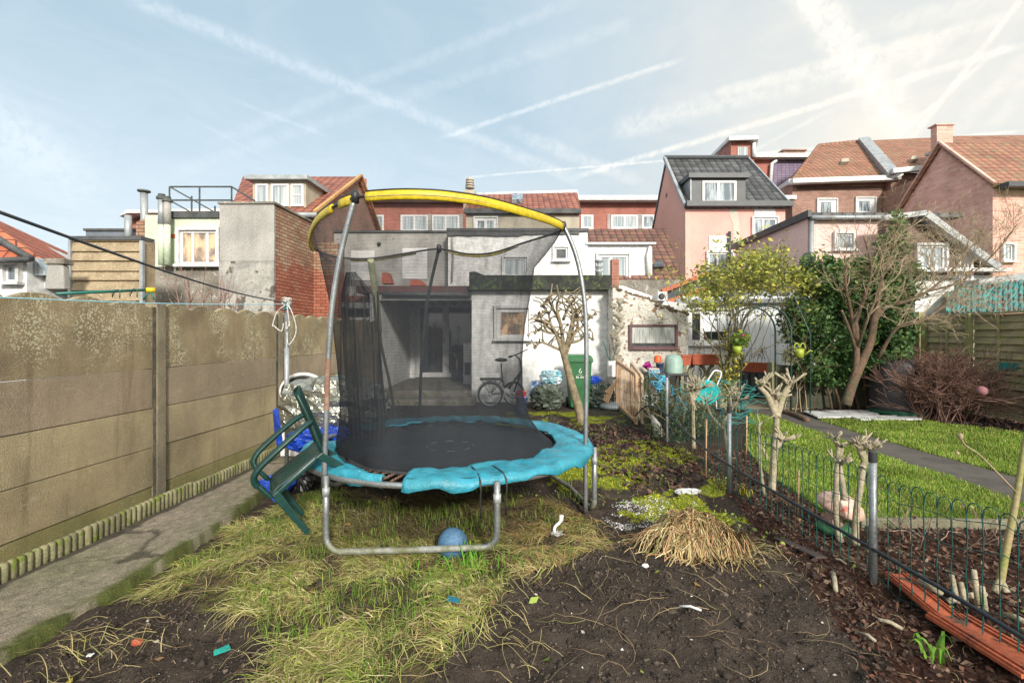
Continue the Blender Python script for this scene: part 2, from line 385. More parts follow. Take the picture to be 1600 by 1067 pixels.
M = dict(
    white=mat('white_paint', (.74, .76, .77), (.67, .69, .70), 1.3, .8, .25, 9, stain=.15), white2=mat('white_render', (.73, .74, .75), (.64, .655, .67), .8, .85, .35, 9, spots=(.4, .39, .35), sscale=7, sthr=.72, stain=.45),
    upvc=mat('white_frame', (.68, .69, .70), (.62, .63, .64), 3, .4), grey=mat('grey_render', (.30, .30, .29), (.42, .41, .39), 1.2, .9, .3, 40, spots=(.14, .13, .12), sscale=5, sthr=.66, stain=.5),
    greyd=mat('patched_render', (.25, .25, .24), (.42, .41, .38), 2.5, .9, .4, 30, spots=(.09, .08, .07), sscale=3, sthr=.56),
    stained=mat('stained_render', (.30, .28, .24), (.13, .12, .10), 1.6, .92, .5, 25, spots=(.38, .36, .34), sscale=9, sthr=.6),
    green_r=mat('pale_green_render', (.50, .60, .44), (.60, .68, .54), 2, .85, .2, 30, spots=(.32, .32, .27), sscale=5, sthr=.68),
    beige=mat('beige_render', (.46, .42, .34), (.36, .33, .27), 2, .9, .2),
    ochre=mat('ochre_corrugated', (.40, .32, .21), (.28, .22, .14), 3, .9, .6, 35, spots=(.5, .44, .33), sscale=30, sthr=.62, stretch=(1, 1, 1)),
    bitumen=mat('bitumen', (.045, .05, .055), (.09, .095, .1), 3, .7, .3, 30), zinc=mat('zinc', (.30, .33, .36), (.42, .45, .47), 4, .5, .1, metal=.3),
    slate=mat('dark_cladding', (.045, .052, .06), (.06, .07, .08), 4, .5), pink=mat('salmon_render', (.80, .46, .39), (.74, .40, .34), .7, .9, .2, 30),
    pink2=mat('pale_pink_render', (.80, .57, .54), (.72, .49, .46), .8, .9, .2, 30, spots=(.5, .36, .33), sscale=4, sthr=.68),
    steel=mat('galvanised_steel', (.33, .36, .38), (.24, .26, .27), 6, .42, .1, 60, metal=.65), rust=mat('rusty_steel', (.20, .10, .07), (.30, .20, .16), 12, .7, .2),
    mosst=mat('mossy_steel', (.18, .19, .12), (.32, .34, .33), 9, .6, .2, metal=.2), iron=mat('dark_iron', (.05, .06, .06), (.09, .1, .1), 9, .6),
    wood=mat('raw_wood', (.55, .36, .22), (.45, .28, .17), 6, .6, .1, stretch=(8, 8, 1)), black=mat('black_plastic', (.02, .021, .023), (.035, .036, .04), 6, .5),
    rubber=mat('black_rubber', (.012, .012, .014), (.02, .02, .02), 5, .6), cwhite=mat('white_plastic', (.75, .76, .78), (.66, .67, .69), 6, .4),
    moss=mat('moss', (.10, .13, .02), (.2, .22, .03), 12, .95, .9, 70), terracotta=mat('terracotta', (.42, .10, .05), (.34, .08, .04), 6, .75, .1),
)
M['brick_red'] = brick('red_brick', (.28, .10, .07), (.38, .16, .11), (.30, .22, .18))
M['brick_far'] = brick('distant_red_brick', (.32, .105, .08), (.38, .14, .11), (.34, .2, .16), bw=.24, bh=.08)
M['brick_brown'] = brick('brown_brick', (.26, .14, .11), (.36, .20, .15), (.35, .28, .24), bw=.22, bh=.08)
M['brick_pink'] = brick('pink_brick', (.62, .32, .26), (.74, .46, .38), (.66, .52, .46), slope=0, bw=.24, bh=.085)
M['brick_old'] = brick('weathered_brick', (.30, .15, .09), (.40, .30, .20), (.09, .07, .06), patch=(.95, .42, .36))
M['tile_orange'] = tiles('orange_tiles', (.52, .16, .08), (.37, .095, .045), (.11, .035, .02))
M['tile_red'] = tiles('red_tiles', (.36, .13, .08), (.21, .07, .05), (.08, .035, .03))
M['tile_old'] = tiles('old_orange_tiles', (.36, .16, .10), (.26, .115, .075), (.11, .055, .04), moss=(.17, .15, .08), mossthr=.5)
M['tile_brown'] = tiles('mossy_brown_tiles', (.22, .10, .075), (.11, .055, .045), (.04, .025, .02), moss=(.16, .16, .04), mossthr=.56)
M['tile_black'] = tiles('black_tiles', (.05, .055, .06), (.13, .135, .14), (.015, .016, .018), tw=.28, th=.24, relief=.05)
M['tile_purple'] = tiles('purple_slates', (.16, .12, .19), (.2, .15, .24), (.09, .07, .1), relief=.01)
M['glass'] = glassmat('window_glass', (.10, .13, .16), (.34, .40, .44))
M['glass_warm'] = glassmat('warm_glass', (.18, .14, .11), (.62, .42, .26), (2, 2, 1.2), .5)
M['glass_dark'] = glassmat('dark_glass', (.018, .022, .026), (.06, .065, .07), (1, 1, 1), .55)
M['curtain'] = glassmat('curtained_glass', (.20, .25, .28), (.42, .46, .48), (9, 9, .2), .5)
# ---------------------------------------------------------------- the ground and what is laid on it
def ground():
    def axis(parts):
        r = []
        for a, b, st in parts: r += list(np.arange(a, b-1e-6, st))
        return np.array(r)
    xs = axis([(-90, -12, 13), (-12, -4, 1), (-4, -2.4, .1), (-2.4, 2.8, .022), (2.8, 9.5, .08), (9.5, 14, .5), (14, 90, 12)]); xs = np.append(xs, 90)
    ys = axis([(-30, 0, 5), (0, 1.8, .3), (1.8, 4.6, .022), (4.6, 10.6, .05), (10.6, 14, .4), (14, 140, 9)]); ys = np.append(ys, 140)
    GX, GY = np.meshgrid(xs, ys); Zg = gz(GX, GY)
    nx, ny = len(xs), len(ys)
    V = np.stack([GX.ravel(), GY.ravel(), Zg.ravel()], 1)
    i = np.arange(ny-1)[:, None]*nx+np.arange(nx-1)[None, :]
    Fq = np.stack([i, i+1, i+1+nx, i+nx], -1).reshape(-1, 4)
    x, y = V[:, 0], V[:, 1]
    jx = x+(fbm(x, y, 4, 51)-.5)*.35; jy = y+(fbm(x, y, 4, 61)-.5)*.35
    n1 = fbm(x, y, 5, 71, 4)[:, None]; n2 = fbm(x, y, 22, 81, 3)[:, None]
    soil = np.array([.060, .047, .038])*(.55+.9*n1)*(.7+.6*n2)
    col = soil.copy()
    def lay(mask, c): nonlocal col; w = mask.astype(float)[:, None]; col = col*(1-w)+c*w
    lay(inpoly(jx, jy, LITTER), np.array([.055, .038, .032])*(.6+.8*n2))
    mossc = np.array([.26, .29, .025])*(.45+1.0*n2)
    mm = inpoly(jx, jy, MOSS) & (fbm(x, y, 3.2, 91) > .42)
    lay(mm, mossc)
    m2 = (y > 6.2) & (y < 9.6) & (x > -.6) & (x < 2.2) & (fbm(x, y, 1.8, 95) > .56); lay(m2, mossc*.7)
    lay(inpoly(jx, jy, STRAW), np.array([.10, .085, .04])*(.5+.9*n2))
    lay(inpoly(jx, jy, MULCH), np.array([.055, .026, .018])*(.5+1.0*n2))
    lay(inpoly(jx, jy, BED_R), np.array([.05, .032, .026])*(.5+1.0*n2))
    ex = x+(fbm(x, y, 6, 101)-.5)*.08; ey = y+(fbm(x, y, 6, 111)-.5)*.08
    lawn = inpoly(ex, ey, LAWN_L) | inpoly(ex, ey, LAWN_R) | ((x > 9.3) & (y < 40))
    lay(lawn, np.array([.085, .17, .018])*(.6+.8*n2))
    g = attrmat('soil_and_turf', .95, .9, 45, .15, vary=.55, vscale=55)
    o = np_mesh('ground', V, Fq, g, None, col, True)
    tag(o, 'dark garden soil with mossy and mulched patches', 'ground', None, 'structure')
ground()
def sheet(name, poly, z, m, th=.01):
    b = MB(); b.prism([(x, y, z-th) for x, y in poly], (0, 0, th)); o = b.build(name, m); return tag(o, None, None, None, 'structure')
asph = mat('path_asphalt', (.062, .055, .05), (.10, .09, .078), 3, .95, .5, 60, spots=(.2, .18, .16), sscale=120, sthr=.66)
pr = sheet('garden_path', PATH_R, .018, asph, .03); tag(pr, 'dark narrow path curving through the lawn', 'path')
# left concrete path: grid with broken surface and mossy rim
def left_path():
    xs = np.linspace(0, 1, 40); ys = np.arange(1.2, 8.0, .03); V = []; col = []
    for y in ys:
        xl = -3.22+TW*y+.02; xr = -2.35+.035*math.sin(y*2.1)
        for t in xs: V.append((xl+(xr-xl)*t, y, 0))
        V.append((xr+.012, y, -.12))
    V = np.array(V); n = 41; x, y = V[:, 0], V[:, 1]
    crack = (np.abs(fbm(x, y, 1.1, 5, 3)-.5) < .012)
    z = .012+(fbm(x, y, 1.3, 7)-.5)*.03+(fbm(x, y, 25, 9)-.5)*.006-crack*.012
    top = V[:, 2] == 0; V[:, 2] = np.where(top, z, V[:, 2])
    n1 = fbm(x, y, 2.5, 15, 4)[:, None]; n2 = fbm(x, y, 30, 17, 3)[:, None]
    c = (np.array([.24, .20, .165])*n1*1.2+np.array([.20, .20, .12])*(1-n1)*.9)*(.55+.9*n2)
    c *= np.where(crack, .4, 1)[:, None]
    ty = (np.arange(len(V)) % n)/39.
    green = ((ty > .955+.16*(fbm(x, y, 7, 19)-.5)) & (fbm(x, y, 6, 23) > .42))[:, None]
    gm_ = (np.clip((ty-.88-.10*(fbm(x, y, 9, 19, 4)-.5)*2)/.10, 0, 1)*np.clip((fbm(x, y, 8, 23, 4)-.30)*5, 0, 1))[:, None]
    c = c*(1-gm_)+np.array([.085, .10, .025])*(.35+n2*1.1)*gm_
    edge = ((ty < .16*fbm(x, y, 3, 29)*1.5))[:, None]; c = np.where(edge, np.array([.07, .06, .045])*(.6+n2), c)
    m = len(ys); i = np.arange(m-1)[:, None]*n+np.arange(n-1)[None, :]
    Fq = np.stack([i, i+1, i+1+n, i+n], -1).reshape(-1, 4)
    o = np_mesh('concrete_path', V, Fq, attrmat('old_concrete', .9, .5, 90, .3, vary=.45, vscale=25), None, c, True)
    tag(o, 'cracked grey concrete path with a mossy rim beside the slab wall', 'path', None, 'structure')
left_path()

# ---------------------------------------------------------------- left slab wall
def wall_x(y): return -3.54+TW*y
def slab_mats():
    r = []
    for k, (c1, c2, sp, th) in enumerate([((.41, .335, .20), (.23, .185, .115), (.56, .54, .38), .50), ((.41, .33, .235), (.28, .23, .16), (.42, .38, .30), .72),
                                      ((.48, .405, .245), (.31, .26, .165), (.45, .42, .30), .74), ((.46, .38, .225), (.28, .235, .14), (.42, .40, .28), .70), ((.33, .29, .13), (.22, .21, .08), (.40, .40, .25), .70)]):
        r.append(mat('concrete_slab_%s' % 'abcde'[k], c1, c2, 1.6, .92, .9, 110, spots=sp, sscale=55 if k == 0 else 75, sthr=th, sregion=2.2, bdist=.02, lo=.3, hi=.7, stain=.5, dots=True, pits=.8))
    return r
SM = slab_mats()
postm = mat('concrete_post', (.33, .28, .19), (.19, .165, .12), 2.5, .92, .7, 60, spots=(.36, .34, .26), sscale=50, sthr=.64)
edges = [0.0, .115, .47, .83, 1.19, 1.515, 1.80]    # slab joints, metres above ground
w = thing('concrete_slab_wall', (wall_x(4), 4, 0), 'tall weathered concrete slab garden wall with scalloped lichen covered top', 'wall')
posts = [2.45-2.12, 2.45, 4.58, 6.70, 8.83, 10.9]
for bi in range(5):
    y0, y1 = posts[bi]+.07, posts[bi+1]-.07
    for si in range(1, 6):
        z0, z1 = edges[si-1]+.0, edges[si]-.006
        if si == 5: z1 = 1.70
        b = MB(); off = random.uniform(-.006, .006)
        a, c = wall_x(y0), wall_x(y1)
        if si < 5:
            if si == 1: z0 = -.2
            b.add([(a-.05+off, y0, z0), (a+off, y0, z0), (c+off, y1, z0), (c-.05+off, y1, z0), (a-.05+off, y0, z1), (a+off, y0, z1), (c+off, y1, z1), (c-.05+off, y1, z1)],
                  [(0, 1, 2, 3), (4, 7, 6, 5), (0, 4, 5, 1), (1, 5, 6, 2), (2, 6, 7, 3), (3, 7, 4, 0)])
        else:
            z0 = edges[4]; N = 64; pts = []
            for k in range(N+1):
                t = k/N; zz = 1.745+.055*abs(math.sin(math.pi*(t*5.0+.1)))+random.uniform(-.003, .003)
                pts.append((a+(c-a)*t+off, y0+(y1-y0)*t, zz))
            poly = [(a+off, y0, z0)]+pts+[(c+off, y1, z0)]
            b.prism(poly, (-.05, 0, 0))
        b.build('slab', SM[{5: 0, 4: 1, 3: 2, 2: 3, 1: 4}[si]], w, bevel=.004)
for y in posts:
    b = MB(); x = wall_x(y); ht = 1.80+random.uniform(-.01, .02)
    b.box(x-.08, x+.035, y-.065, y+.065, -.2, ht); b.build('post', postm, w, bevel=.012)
    MB().box(x+.001, x+.031, y-.068, y-.0645, -.1, ht-.04).build('shade_strip', mat('painted_shade', (.03, .032, .024), (.075, .07, .05), 14, .95, .6), w)  # dark strip paints the shaded, camera-facing side of the post
# scalloped edging along the wall
edgem = mat('edging_concrete', (.26, .25, .14), (.15, .14, .08), 5, .95, .8, 60, spots=(.12, .15, .03), sscale=14, sthr=.55)
def edging():
    y = 1.3; k = 0
    names = ['nearest the camera and cut by the left frame edge', 'lower left one fully in view', 'ending near the foot of the wall post', 'just past the wall post', 'beside the tipped green chair', 'farthest one behind the blue tarpaulin']
    L = 1.09
    while y < 7.6:
        x0 = -3.22+TW*y; root = thing('edging_strip', (x0, y, 0), 'scalloped mossy concrete edging strip, '+names[min(k, len(names)-1)], 'edging', 'scalloped edging strips along the foot of the wall')
        b = MB(); r = .0252; n = 22; tilt = random.uniform(-.012, .012); hh = .13+random.uniform(-.012, .012)
        for i in range(n):
            yy = y+r+i*2*r*.985; xx = x0+TW*(yy-y)+tilt*(i/n)+random.uniform(-.003, .003)
            pr = [(r*.98, -.1), (r, hh-.02), (r*.85, hh-.006), (r*.5, hh)]
            b.lathe((xx, yy, 0), pr, 10)
        b.box(x0-.028, x0+.002, y+.004, y+L-.01, -.1, hh-.012, tw=TW)
        b.build('palisade', edgem, root, True); y += L+.004; k += 1
edging()

# ---------------------------------------------------------------- buildings
def wbox(parent, name, px0, px1, ytop, d, depth, m, z0=-.1, ybot=None):
    b = MB(); z1 = Z(ytop, d); zz = z0 if ybot is None else Z(ybot, d)
    b.box(X(px0, d), X(px1, d), d, d+depth, zz, z1, tw=TW); return b.build(name, m, parent)
def slabpx(parent, name, px0, px1, y0, y1, d, th, m, ov=0.0):
    b = MB(); b.box(X(px0, d), X(px1, d), d-ov, d-ov+th, Z(y1, d), Z(y0, d)); return b.build(name, m, parent)
def window(parent, px0, px1, y0, y1, d, glass='glass', fm='upvc', mull=(.5,), bar=None, fw=.06, sill=True, name='window', trans=None):
    x0, x1, zt, zb = X(px0, d), X(px1, d), Z(y0, d), Z(y1, d); b = MB(); f = d-.045
    b.box(x0, x0+fw, f, d+.02, zb, zt); b.box(x1-fw, x1, f, d+.02, zb, zt)
    b.box(x0+fw, x1-fw, f, d+.02, zt-fw, zt); b.box(x0+fw, x1-fw, f, d+.02, zb, zb+fw)
    for t in mull or (): xm = x0+(x1-x0)*t; b.box(xm-fw*.5, xm+fw*.5, f+.004, d+.02, zb+fw, zt-fw)
    for t in bar or (): zm = zt+(zb-zt)*t; b.box(x0+fw, x1-fw, f+.008, d+.02, zm-fw*.35, zm+fw*.35)
    o = b.build(name, M[fm], parent, bevel=.004)
    MB().box(x0+fw, x1-fw, d-.018, d-.008, zb+fw, zt-fw).build('pane', M[glass], o)
    if sill and d < 26: surround(o, x0, x1, zb, zt, d)
    if sill: MB().box(x0-.08, x1+.08, d-.14, d, zb-.05, zb-.002).build('sill', M['white2'], o)
    return o
def surround(o, x0, x1, zb, zt, d):
    b = MB(); w_ = .055; y0 = d-.10
    b.box(x0-w_, x0-.001, y0, d+.01, zb, zt+w_); b.box(x1+.001, x1+w_, y0, d+.01, zb, zt+w_); b.box(x0, x1, y0+.002, d+.01, zt+.001, zt+w_)
    b.build('surround', M['white2'], o)
def shutter(parent, px0, px1, y0, y1, d):
    b = MB(); zt, zb = Z(y0, d), Z(y1, d); n = max(3, int((zt-zb)/.09)); h = (zt-zb)/n
    for i in range(n): b.box(X(px0, d), X(px1, d), d-.03, d+.01, zb+i*h, zb+(i+1)*h-.008)
    b.box(X(px0, d), X(px1, d), d-.02, d+.01, zb, zt); return b.build('roller_shutter', M['upvc'], parent)
def roof(parent, pts, th, m, name='roof'):
    b = MB(); p = [Vector(q) for q in pts]; n = (p[1]-p[0]).cross(p[2]-p[0]).normalized()
    if n.z < 0: n = -n
    b.prism([q-n*th for q in p], n*th); return b.build(name, m, parent)
def pipe(parent, pts, r, m, name='downpipe', n=8):
    return MB().tube(pts, r, n).build(name, m, parent, True)

# far left house with orange roof
h = thing('house', (-10, 11, 0), 'orange tiled house at the far left edge with small white gable', 'house')
roof(h, [(-10.6, 9.6, 4.0), (-13.3, 14.7, 3.98), (-10.9, 15.9, 1.7), (-8.3, 10.9, 1.7)], .1, M['tile_orange'])
MB().prism([(-10.5, 9.9, -.1), (-8.6, 10.95, -.1), (-8.6, 10.95, 1.75), (-10.5, 9.9, 3.75)], (-2.5, 4.9, 0)).build('wall', M['white'], h)
h = thing('annex', (-8.3, 8.6, 0), 'low white gabled annex with a small window under the orange roof', 'annex')
wbox(h, 'wall', -60, 42, 404, 8.6, 1.4, M['white']); window(h, 13, 32, 415, 441, 8.6, 'glass', mull=None, fw=.04)
roof(h, [P(-90, 330, 9.3), P(46, 406, 8.45), P(-90, 409, 8.45)], .05, M['tile_orange']); pipe(h, [P(-90, 322, 9.3), P(48, 404, 8.4)], .06, M['bitumen'], 'verge')
pipe(h, [P(-60, 410, 8.35), P(46, 405, 8.35)], .05, M['bitumen'], 'gutter')
slabpx(h, 'lean_to', 44, 112, 432, 450, 8.9, 1.0, M['upvc'])
MB().prism([P(40, 402, 8.7), P(52, 402, 8.7), P(74, 430, 8.7), P(40, 430, 8.7)], (0, .5, 0)).build('rooflight', M['curtain'], h)
c = thing('chimney_stack', P(86, 450, 7.4), 'short grey cement chimney stack behind the slab wall', 'chimney')
b = MB(); b.prism([P(69, 452, 7.4), P(100, 452, 7.4), P(98, 414, 7.4), P(73, 410, 7.4)], (0, .12, 0)); b.build('shaft', M['grey'], c, bevel=.02)
MB().box(X(71, 7.4), X(102, 7.4), 7.37, 7.55, Z(413, 7.4), Z(404, 7.4)).build('cap', M['stained'], c, bevel=.01)

# ochre corrugated gable
h = thing('shed_gable', P(170, 450, 8.0), 'ochre banded corrugated gable with black bitumen edge', 'building')
b = MB(); z0, z1 = Z(470, 8), Z(374, 8); n = 60; pts = []
for i in range(n+1):
    z = z0+(z1-z0)*i/n; t = (z-z0)/(.158); ph = t % 1
    pts.append((8.0-.045*(1-ph)**.6, z))
xl, xr = X(115, 8), X(224, 8)
for i in range(n): b.add([(xl, pts[i][0], pts[i][1]), (xr, pts[i][0], pts[i][1]), (xr, pts[i+1][0], pts[i+1][1]), (xl, pts[i+1][0], pts[i+1][1])], [(0, 1, 2, 3)])
b.box(xl, xr, 8.02, 8.25, -.1, z1, tw=TW); b.build('corrugated_wall', M['ochre'], h)
slabpx(h, 'roof_edge', 112, 225, 370, 376, 8.0, .3, M['bitumen'], .06)
for a, c_ in ((111, 115), (222, 227)): slabpx(h, 'corner_board', a, c_, 377, 475, 8, .05, M['zinc'], .06)
h = thing('parapet_block', P(174, 380, 11), 'blue grey flat roof parapet with a metal flue behind the ochre gable', 'building')
wbox(h, 'wall', 134, 218, 359, 11, 3, mat('blue_grey_cladding', (.13, .16, .20), (.17, .2, .24), 3, .6)); slabpx(h, 'coping', 132, 219, 357.5, 361, 11, 3.1, M['bitumen'], .04)
pipe(h, [P(201, 380, 10.7), P(200, 337, 10.7)], .07, M['zinc'], 'flue')
# pale green house
h = thing('house', P(285, 460, 9.6), 'pale green rendered house with rooftop railing and twin flue pipes', 'house')
wbox(h, 'wall', 227, 345, 336, 9.6, 3.5, M['green_r'], ybot=416); wbox(h, 'lower_wall', 227.5, 344.5, 416.3, 9.6, 3.5, M['stained'])
slabpx(h, 'parapet', 262, 344, 331, 341, 9.6, 3.4, M['bitumen'], .05)
MB().prism([P(212, 377, 9.65), P(227, 377, 9.65), P(227, 341, 9.65), P(213, 347, 9.65)], (0, 1.5, 0)).build('party_wall', M['brick_old'], h)
MB().box(X(228, 9.6), X(262, 9.6), 9.56, 9.9, Z(418, 9.6), Z(341, 9.6)).build('buttress', M['green_r'], h, bevel=.02)
MB().box(X(266, 9.6), X(283, 9.6), 9.585, 9.6, Z(372, 9.6), Z(366, 9.6)).build('vent', M['terracotta'], h)
for i, (a, top) in enumerate(((252.5, 318), (261.5, 322))):
    pipe(h, [P(a, 414, 9.4), P(a, 350, 9.4)], .055, M['green_r'], 'flue_pipe', 12)
    pipe(h, [P(a, 351, 9.4), P(a, top-10, 9.4)], .062, M['zinc'] if i == 0 else M['grey'], 'flue_liner', 12)
    MB().lathe(P(a, top-8, 9.4), [(.09, -.02), (.09, .02), (.06, .05), (.06, .08)], 12).build('cowl', M['iron'], h)
window(h, 284, 342, 361, 414, 9.6, 'glass_warm', mull=(.33, .72), fw=.05)
pipe(h, [P(226, 378, 10.4), P(225, 302, 10.4)], .07, M['zinc'], 'tall_flue'); MB().lathe(P(225, 300, 10.4), [(.12, 0), (.12, .03)], 12).build('flue_cap', M['iron'], h)
b = MB(); r = .018; d0, d1 = 10.2, 12.4
A = P(265, 292, d0); B = P(362, 292, d0)
for q in (A, B, P(312, 292, d0)): b.tube([q, (q[0], q[1], Z(338, d0))], r, 5)
for yy in (292, 313): b.tube([P(265, yy, d0), P(362, yy, d0)], r, 5); b.tube([P(362, yy, d0), P(398, yy+22, 9.7)], r, 5); b.tube([P(265, yy, d0), P(336, yy+40, 9.7)], r*.8, 5)
for t in (.5, 1.): q = (A[0]+(P(336, 332, 9.7)[0]-A[0])*t, A[1]-.5*t, A[2]); b.tube([(q[0], q[1], Z(292+40*t, d0)), (q[0], q[1], Z(335, d0)-.1)], r, 5)
b.build('railing', M['iron'], h)
# grey block
h = thing('house', P(385, 460, 9.3), 'tall grey cement rendered block with weathered red brick side wall', 'house')
bb = MB(); xf, xs_ = X(342.5, 9.3), X(428, 9.3); zt = Z(319, 9.3)
bb.box(xf, xs_, 9.3, 9.36, Z(408.5, 9.3), zt); bb.build('front_wall', M['grey'], h, bevel=.01)
MB().box(xf, xs_, 9.29, 9.36, -.1, Z(408.7, 9.3)).build('lower_wall', M['greyd'], h)
MB().box(xf, xs_, 9.362, 11.0, -.1, zt-.003, tw=TW).build('side_wall', M['brick_old'], h)
b = MB(); b.box(xf-.02, xs_+.03, 9.27, 11.05, zt, zt+.04, tw=TW); b.build('coping', M['stained'], h)
MB().box(xs_+.05, xs_+.62, 10.95, 11.4, -.1, Z(380, 11)).build('chimney_breast', M['brick_old'], h)

# dormer house
h = thing('house', P(470, 460, 14), 'brick gabled house with red tiled roof and wide flat dormer', 'house')
xg = -5.64; zr = 7.08; ze = 4.95; yr = 17.4; y2 = 20.4; xw = -9.6
b = MB(); b.prism([(xg, 14, -.1), (xg+.33, 20.3, -.1), (xg+.33, 20.3, 5.1), (xg+.19, yr, zr-.12), (xg, 14, ze-.12)], (-.25, 0, 0)); b.build('gable_wall', M['brick_brown'], h)
MB().box(-7.8, xg-.26, 14.0, 20.2, -.1, ze-.15, tw=-.1).build('wall', mat('grey_blue_render', (.33, .37, .42), (.4, .43, .46), 2, .8), h)
roof(h, [(-7.95, 13.8, ze-.1), (xg+.1, 13.8, ze-.1), (xg+.29, yr, zr), (xw+.1, yr, zr)], .12, M['tile_red'])
roof(h, [(xw+.3, 20.5, 5.0), (xg+.42, 20.5, 5.0), (xg+.29, yr+.002, zr), (xw+.1, yr+.002, zr)], .12, M['tile_red'], 'rear_roof')
pipe(h, [(-7.9, 13.7, ze-.12), (xg+.2, 13.7, ze-.12)], .07, M['zinc'], 'gutter')
b = MB(); b.bar((xg+.12, 13.8, ze+.0), (xg+.31, yr, zr+.05), .1, .07); b.bar((xg+.31, yr, zr+.05), (xg+.45, 20.4, 5.05), .1, .07); b.build('verge', mat('verge_tiles', (.55, .33, .12), (.42, .22, .1), 3, .8), h)
dz0, dz1 = Z(334, 14.4), Z(283, 14.4); dx0, dx1 = X(395, 14.4), X(478, 14.4)
dorm = MB().box(dx0, dx1, 14.4, 17.2, dz0, dz1, tw=TW).build('dormer', M['beige'], h)
MB().box(dx0-.15, dx1+.12, 14.2, 17.3, dz1, dz1+.12, tw=TW).build('dormer_roof', M['zinc'], dorm)
for a, c_ in ((400, 420), (424, 452), (455, 475)): window(h, a, c_, 288, 323, 14.4, 'curtain', mull=None, bar=None if a != 455 else (.5,), fw=.06, sill=False)
window(h, 487, 516, 386, 442, 13.98, 'glass_dark', mull=(.35,), fw=.08)
for dx in (0, .24): pipe(h, [(X(560, 19.8)+dx, 19.8, 5.6), (X(560, 19.8)+dx, 19.8, 7.75)], .09, M['terracotta'], 'chimney_pot')

# long school building
h = thing('school_building', P(700, 460, 32), 'long two tone red brick building with white cornice and strip windows', 'building')
wbox(h, 'wall', 520, 1060, 316, 32, 9, M['brick_far']); slabpx(h, 'cornice', 515, 1065, 310, 317, 32, 10, M['white'], .7)
for a, c_ in ((582, 600), (626, 669), (675, 718), (908, 927), (955, 997), (1003, 1040)):
    window(h, a, c_, 336, 362 if a < 700 else 358, 32, 'curtain' if a != 1003 else 'glass', mull=(.5,) if c_-a > 30 else None, fw=.12)
for a in (671.5, 721, 951, 1000): slabpx(h, 'pier', a-2.5, a+2.5, 335, 362, 32, .3, M['grey'], .06)
h = thing('building', P(270, 400, 19), 'red brick building with pale overhanging flat roof at the back left', 'building')
wbox(h, 'wall', 200, 350, 331, 19, 6, M['brick_far']); b = MB()
b.prism([P(186, 338, 18.4), P(197, 328, 18.4), P(360, 326, 18.4), P(360, 331, 18.4), P(198, 333, 18.4)], (0, 7, 0)); b.build('cornice', M['white'], h)
# chimney house
h = thing('house', P(815, 460, 20), 'beige house with red tiled roof, skylight and ringed chimney cowl', 'house')
wbox(h, 'wall', 728, 905, 330, 20, 6, M['beige'])
roof(h, [P(724, 329, 19.8), P(908, 330, 19.8), P(902, 300, 22.5), P(737, 304, 22.5)], .12, M['tile_red'])
b = MB(); b.prism([P(735, 306, 22.4), P(904, 305, 22.4), P(902, 296.5, 22.4), P(745, 301, 22.4)], (0, 3, 0)); b.build('ridge_parapet', M['zinc'], h)
slabpx(h, 'gutter', 726, 907, 328, 335, 20, .2, M['bitumen'], .22)
window(h, 742, 776, 341, 362, 20, 'glass', mull=(.5,), fw=.12)
b = MB(); b.prism([P(800, 318, 20.75), P(817, 318, 20.75), P(816, 308, 21.6), P(801, 308, 21.6)], (0, -.12, .14)); b.build('skylight', M['glass'], h)
ch = MB().box(X(724, 21), X(742, 21), 21, 21.5, Z(330, 21), Z(297, 21)).build('chimney', M['beige'], h)
b = MB(); cx, _, cz = P(734, 297, 21.2)
for i in range(4): b.lathe((cx, 21.25, cz+.08+i*.11), [(.2-.01*i, 0), (.2-.01*i, .06), (.13, .065), (.13, .11)], 14)
b.build('cowl', M['beige'], ch, True)

# grey two-storey extension and white one
h = thing('house', P(610, 460, 15.4), 'plain grey rendered rear wing with closed white roller shutters', 'house')
wbox(h, 'wall', 512, 699, 363, 15.4, 4, M['grey']); slabpx(h, 'coping', 511, 700, 360.5, 364, 15.4, 4.1, M['bitumen'], .05)
shutter(h, 549, 586, 392, 438, 15.4); shutter(h, 629, 668, 388, 436, 15.4)
MB().ball(P(592, 381, 15.35), .06, 8, 6).build('lamp', M['black'], h)
h = thing('house', P(810, 460, 14.8), 'white rendered two storey rear wing with black parapet band', 'house')
wbox(h, 'wall', 700, 918, 362, 14.8, 4.4, M['white2']); slabpx(h, 'parapet', 698, 919, 357.5, 361.9, 14.8, 4.6, M['bitumen'], .08)
b = MB(); n = 24; pts = [P(698, 361.9, 14.74), P(905, 361.9, 14.74)]+[P(905-207*i/n, 364.5+2.5*vnoise(np.array([i*.9]), np.array([0.]), 1, 4)[0]+(3.0 if i > 10 else 0), 14.74) for i in range(n+1)]
b.prism(pts, (0, .05, 0)); b.build('bitumen_band', M['bitumen'], h)
window(h, 866, 887, 387, 407, 14.8, 'glass_dark', mull=None, fw=.06)
shutter(h, 788, 822, 376, 402, 14.8); window(h, 787, 823, 403, 432, 14.8, 'curtain', mull=None, fw=.05)
pipe(h, [P(706, 372, 14.7), P(708, 400, 14.7), P(706, 440, 14.7)], .03, M['grey'], 'conduit')

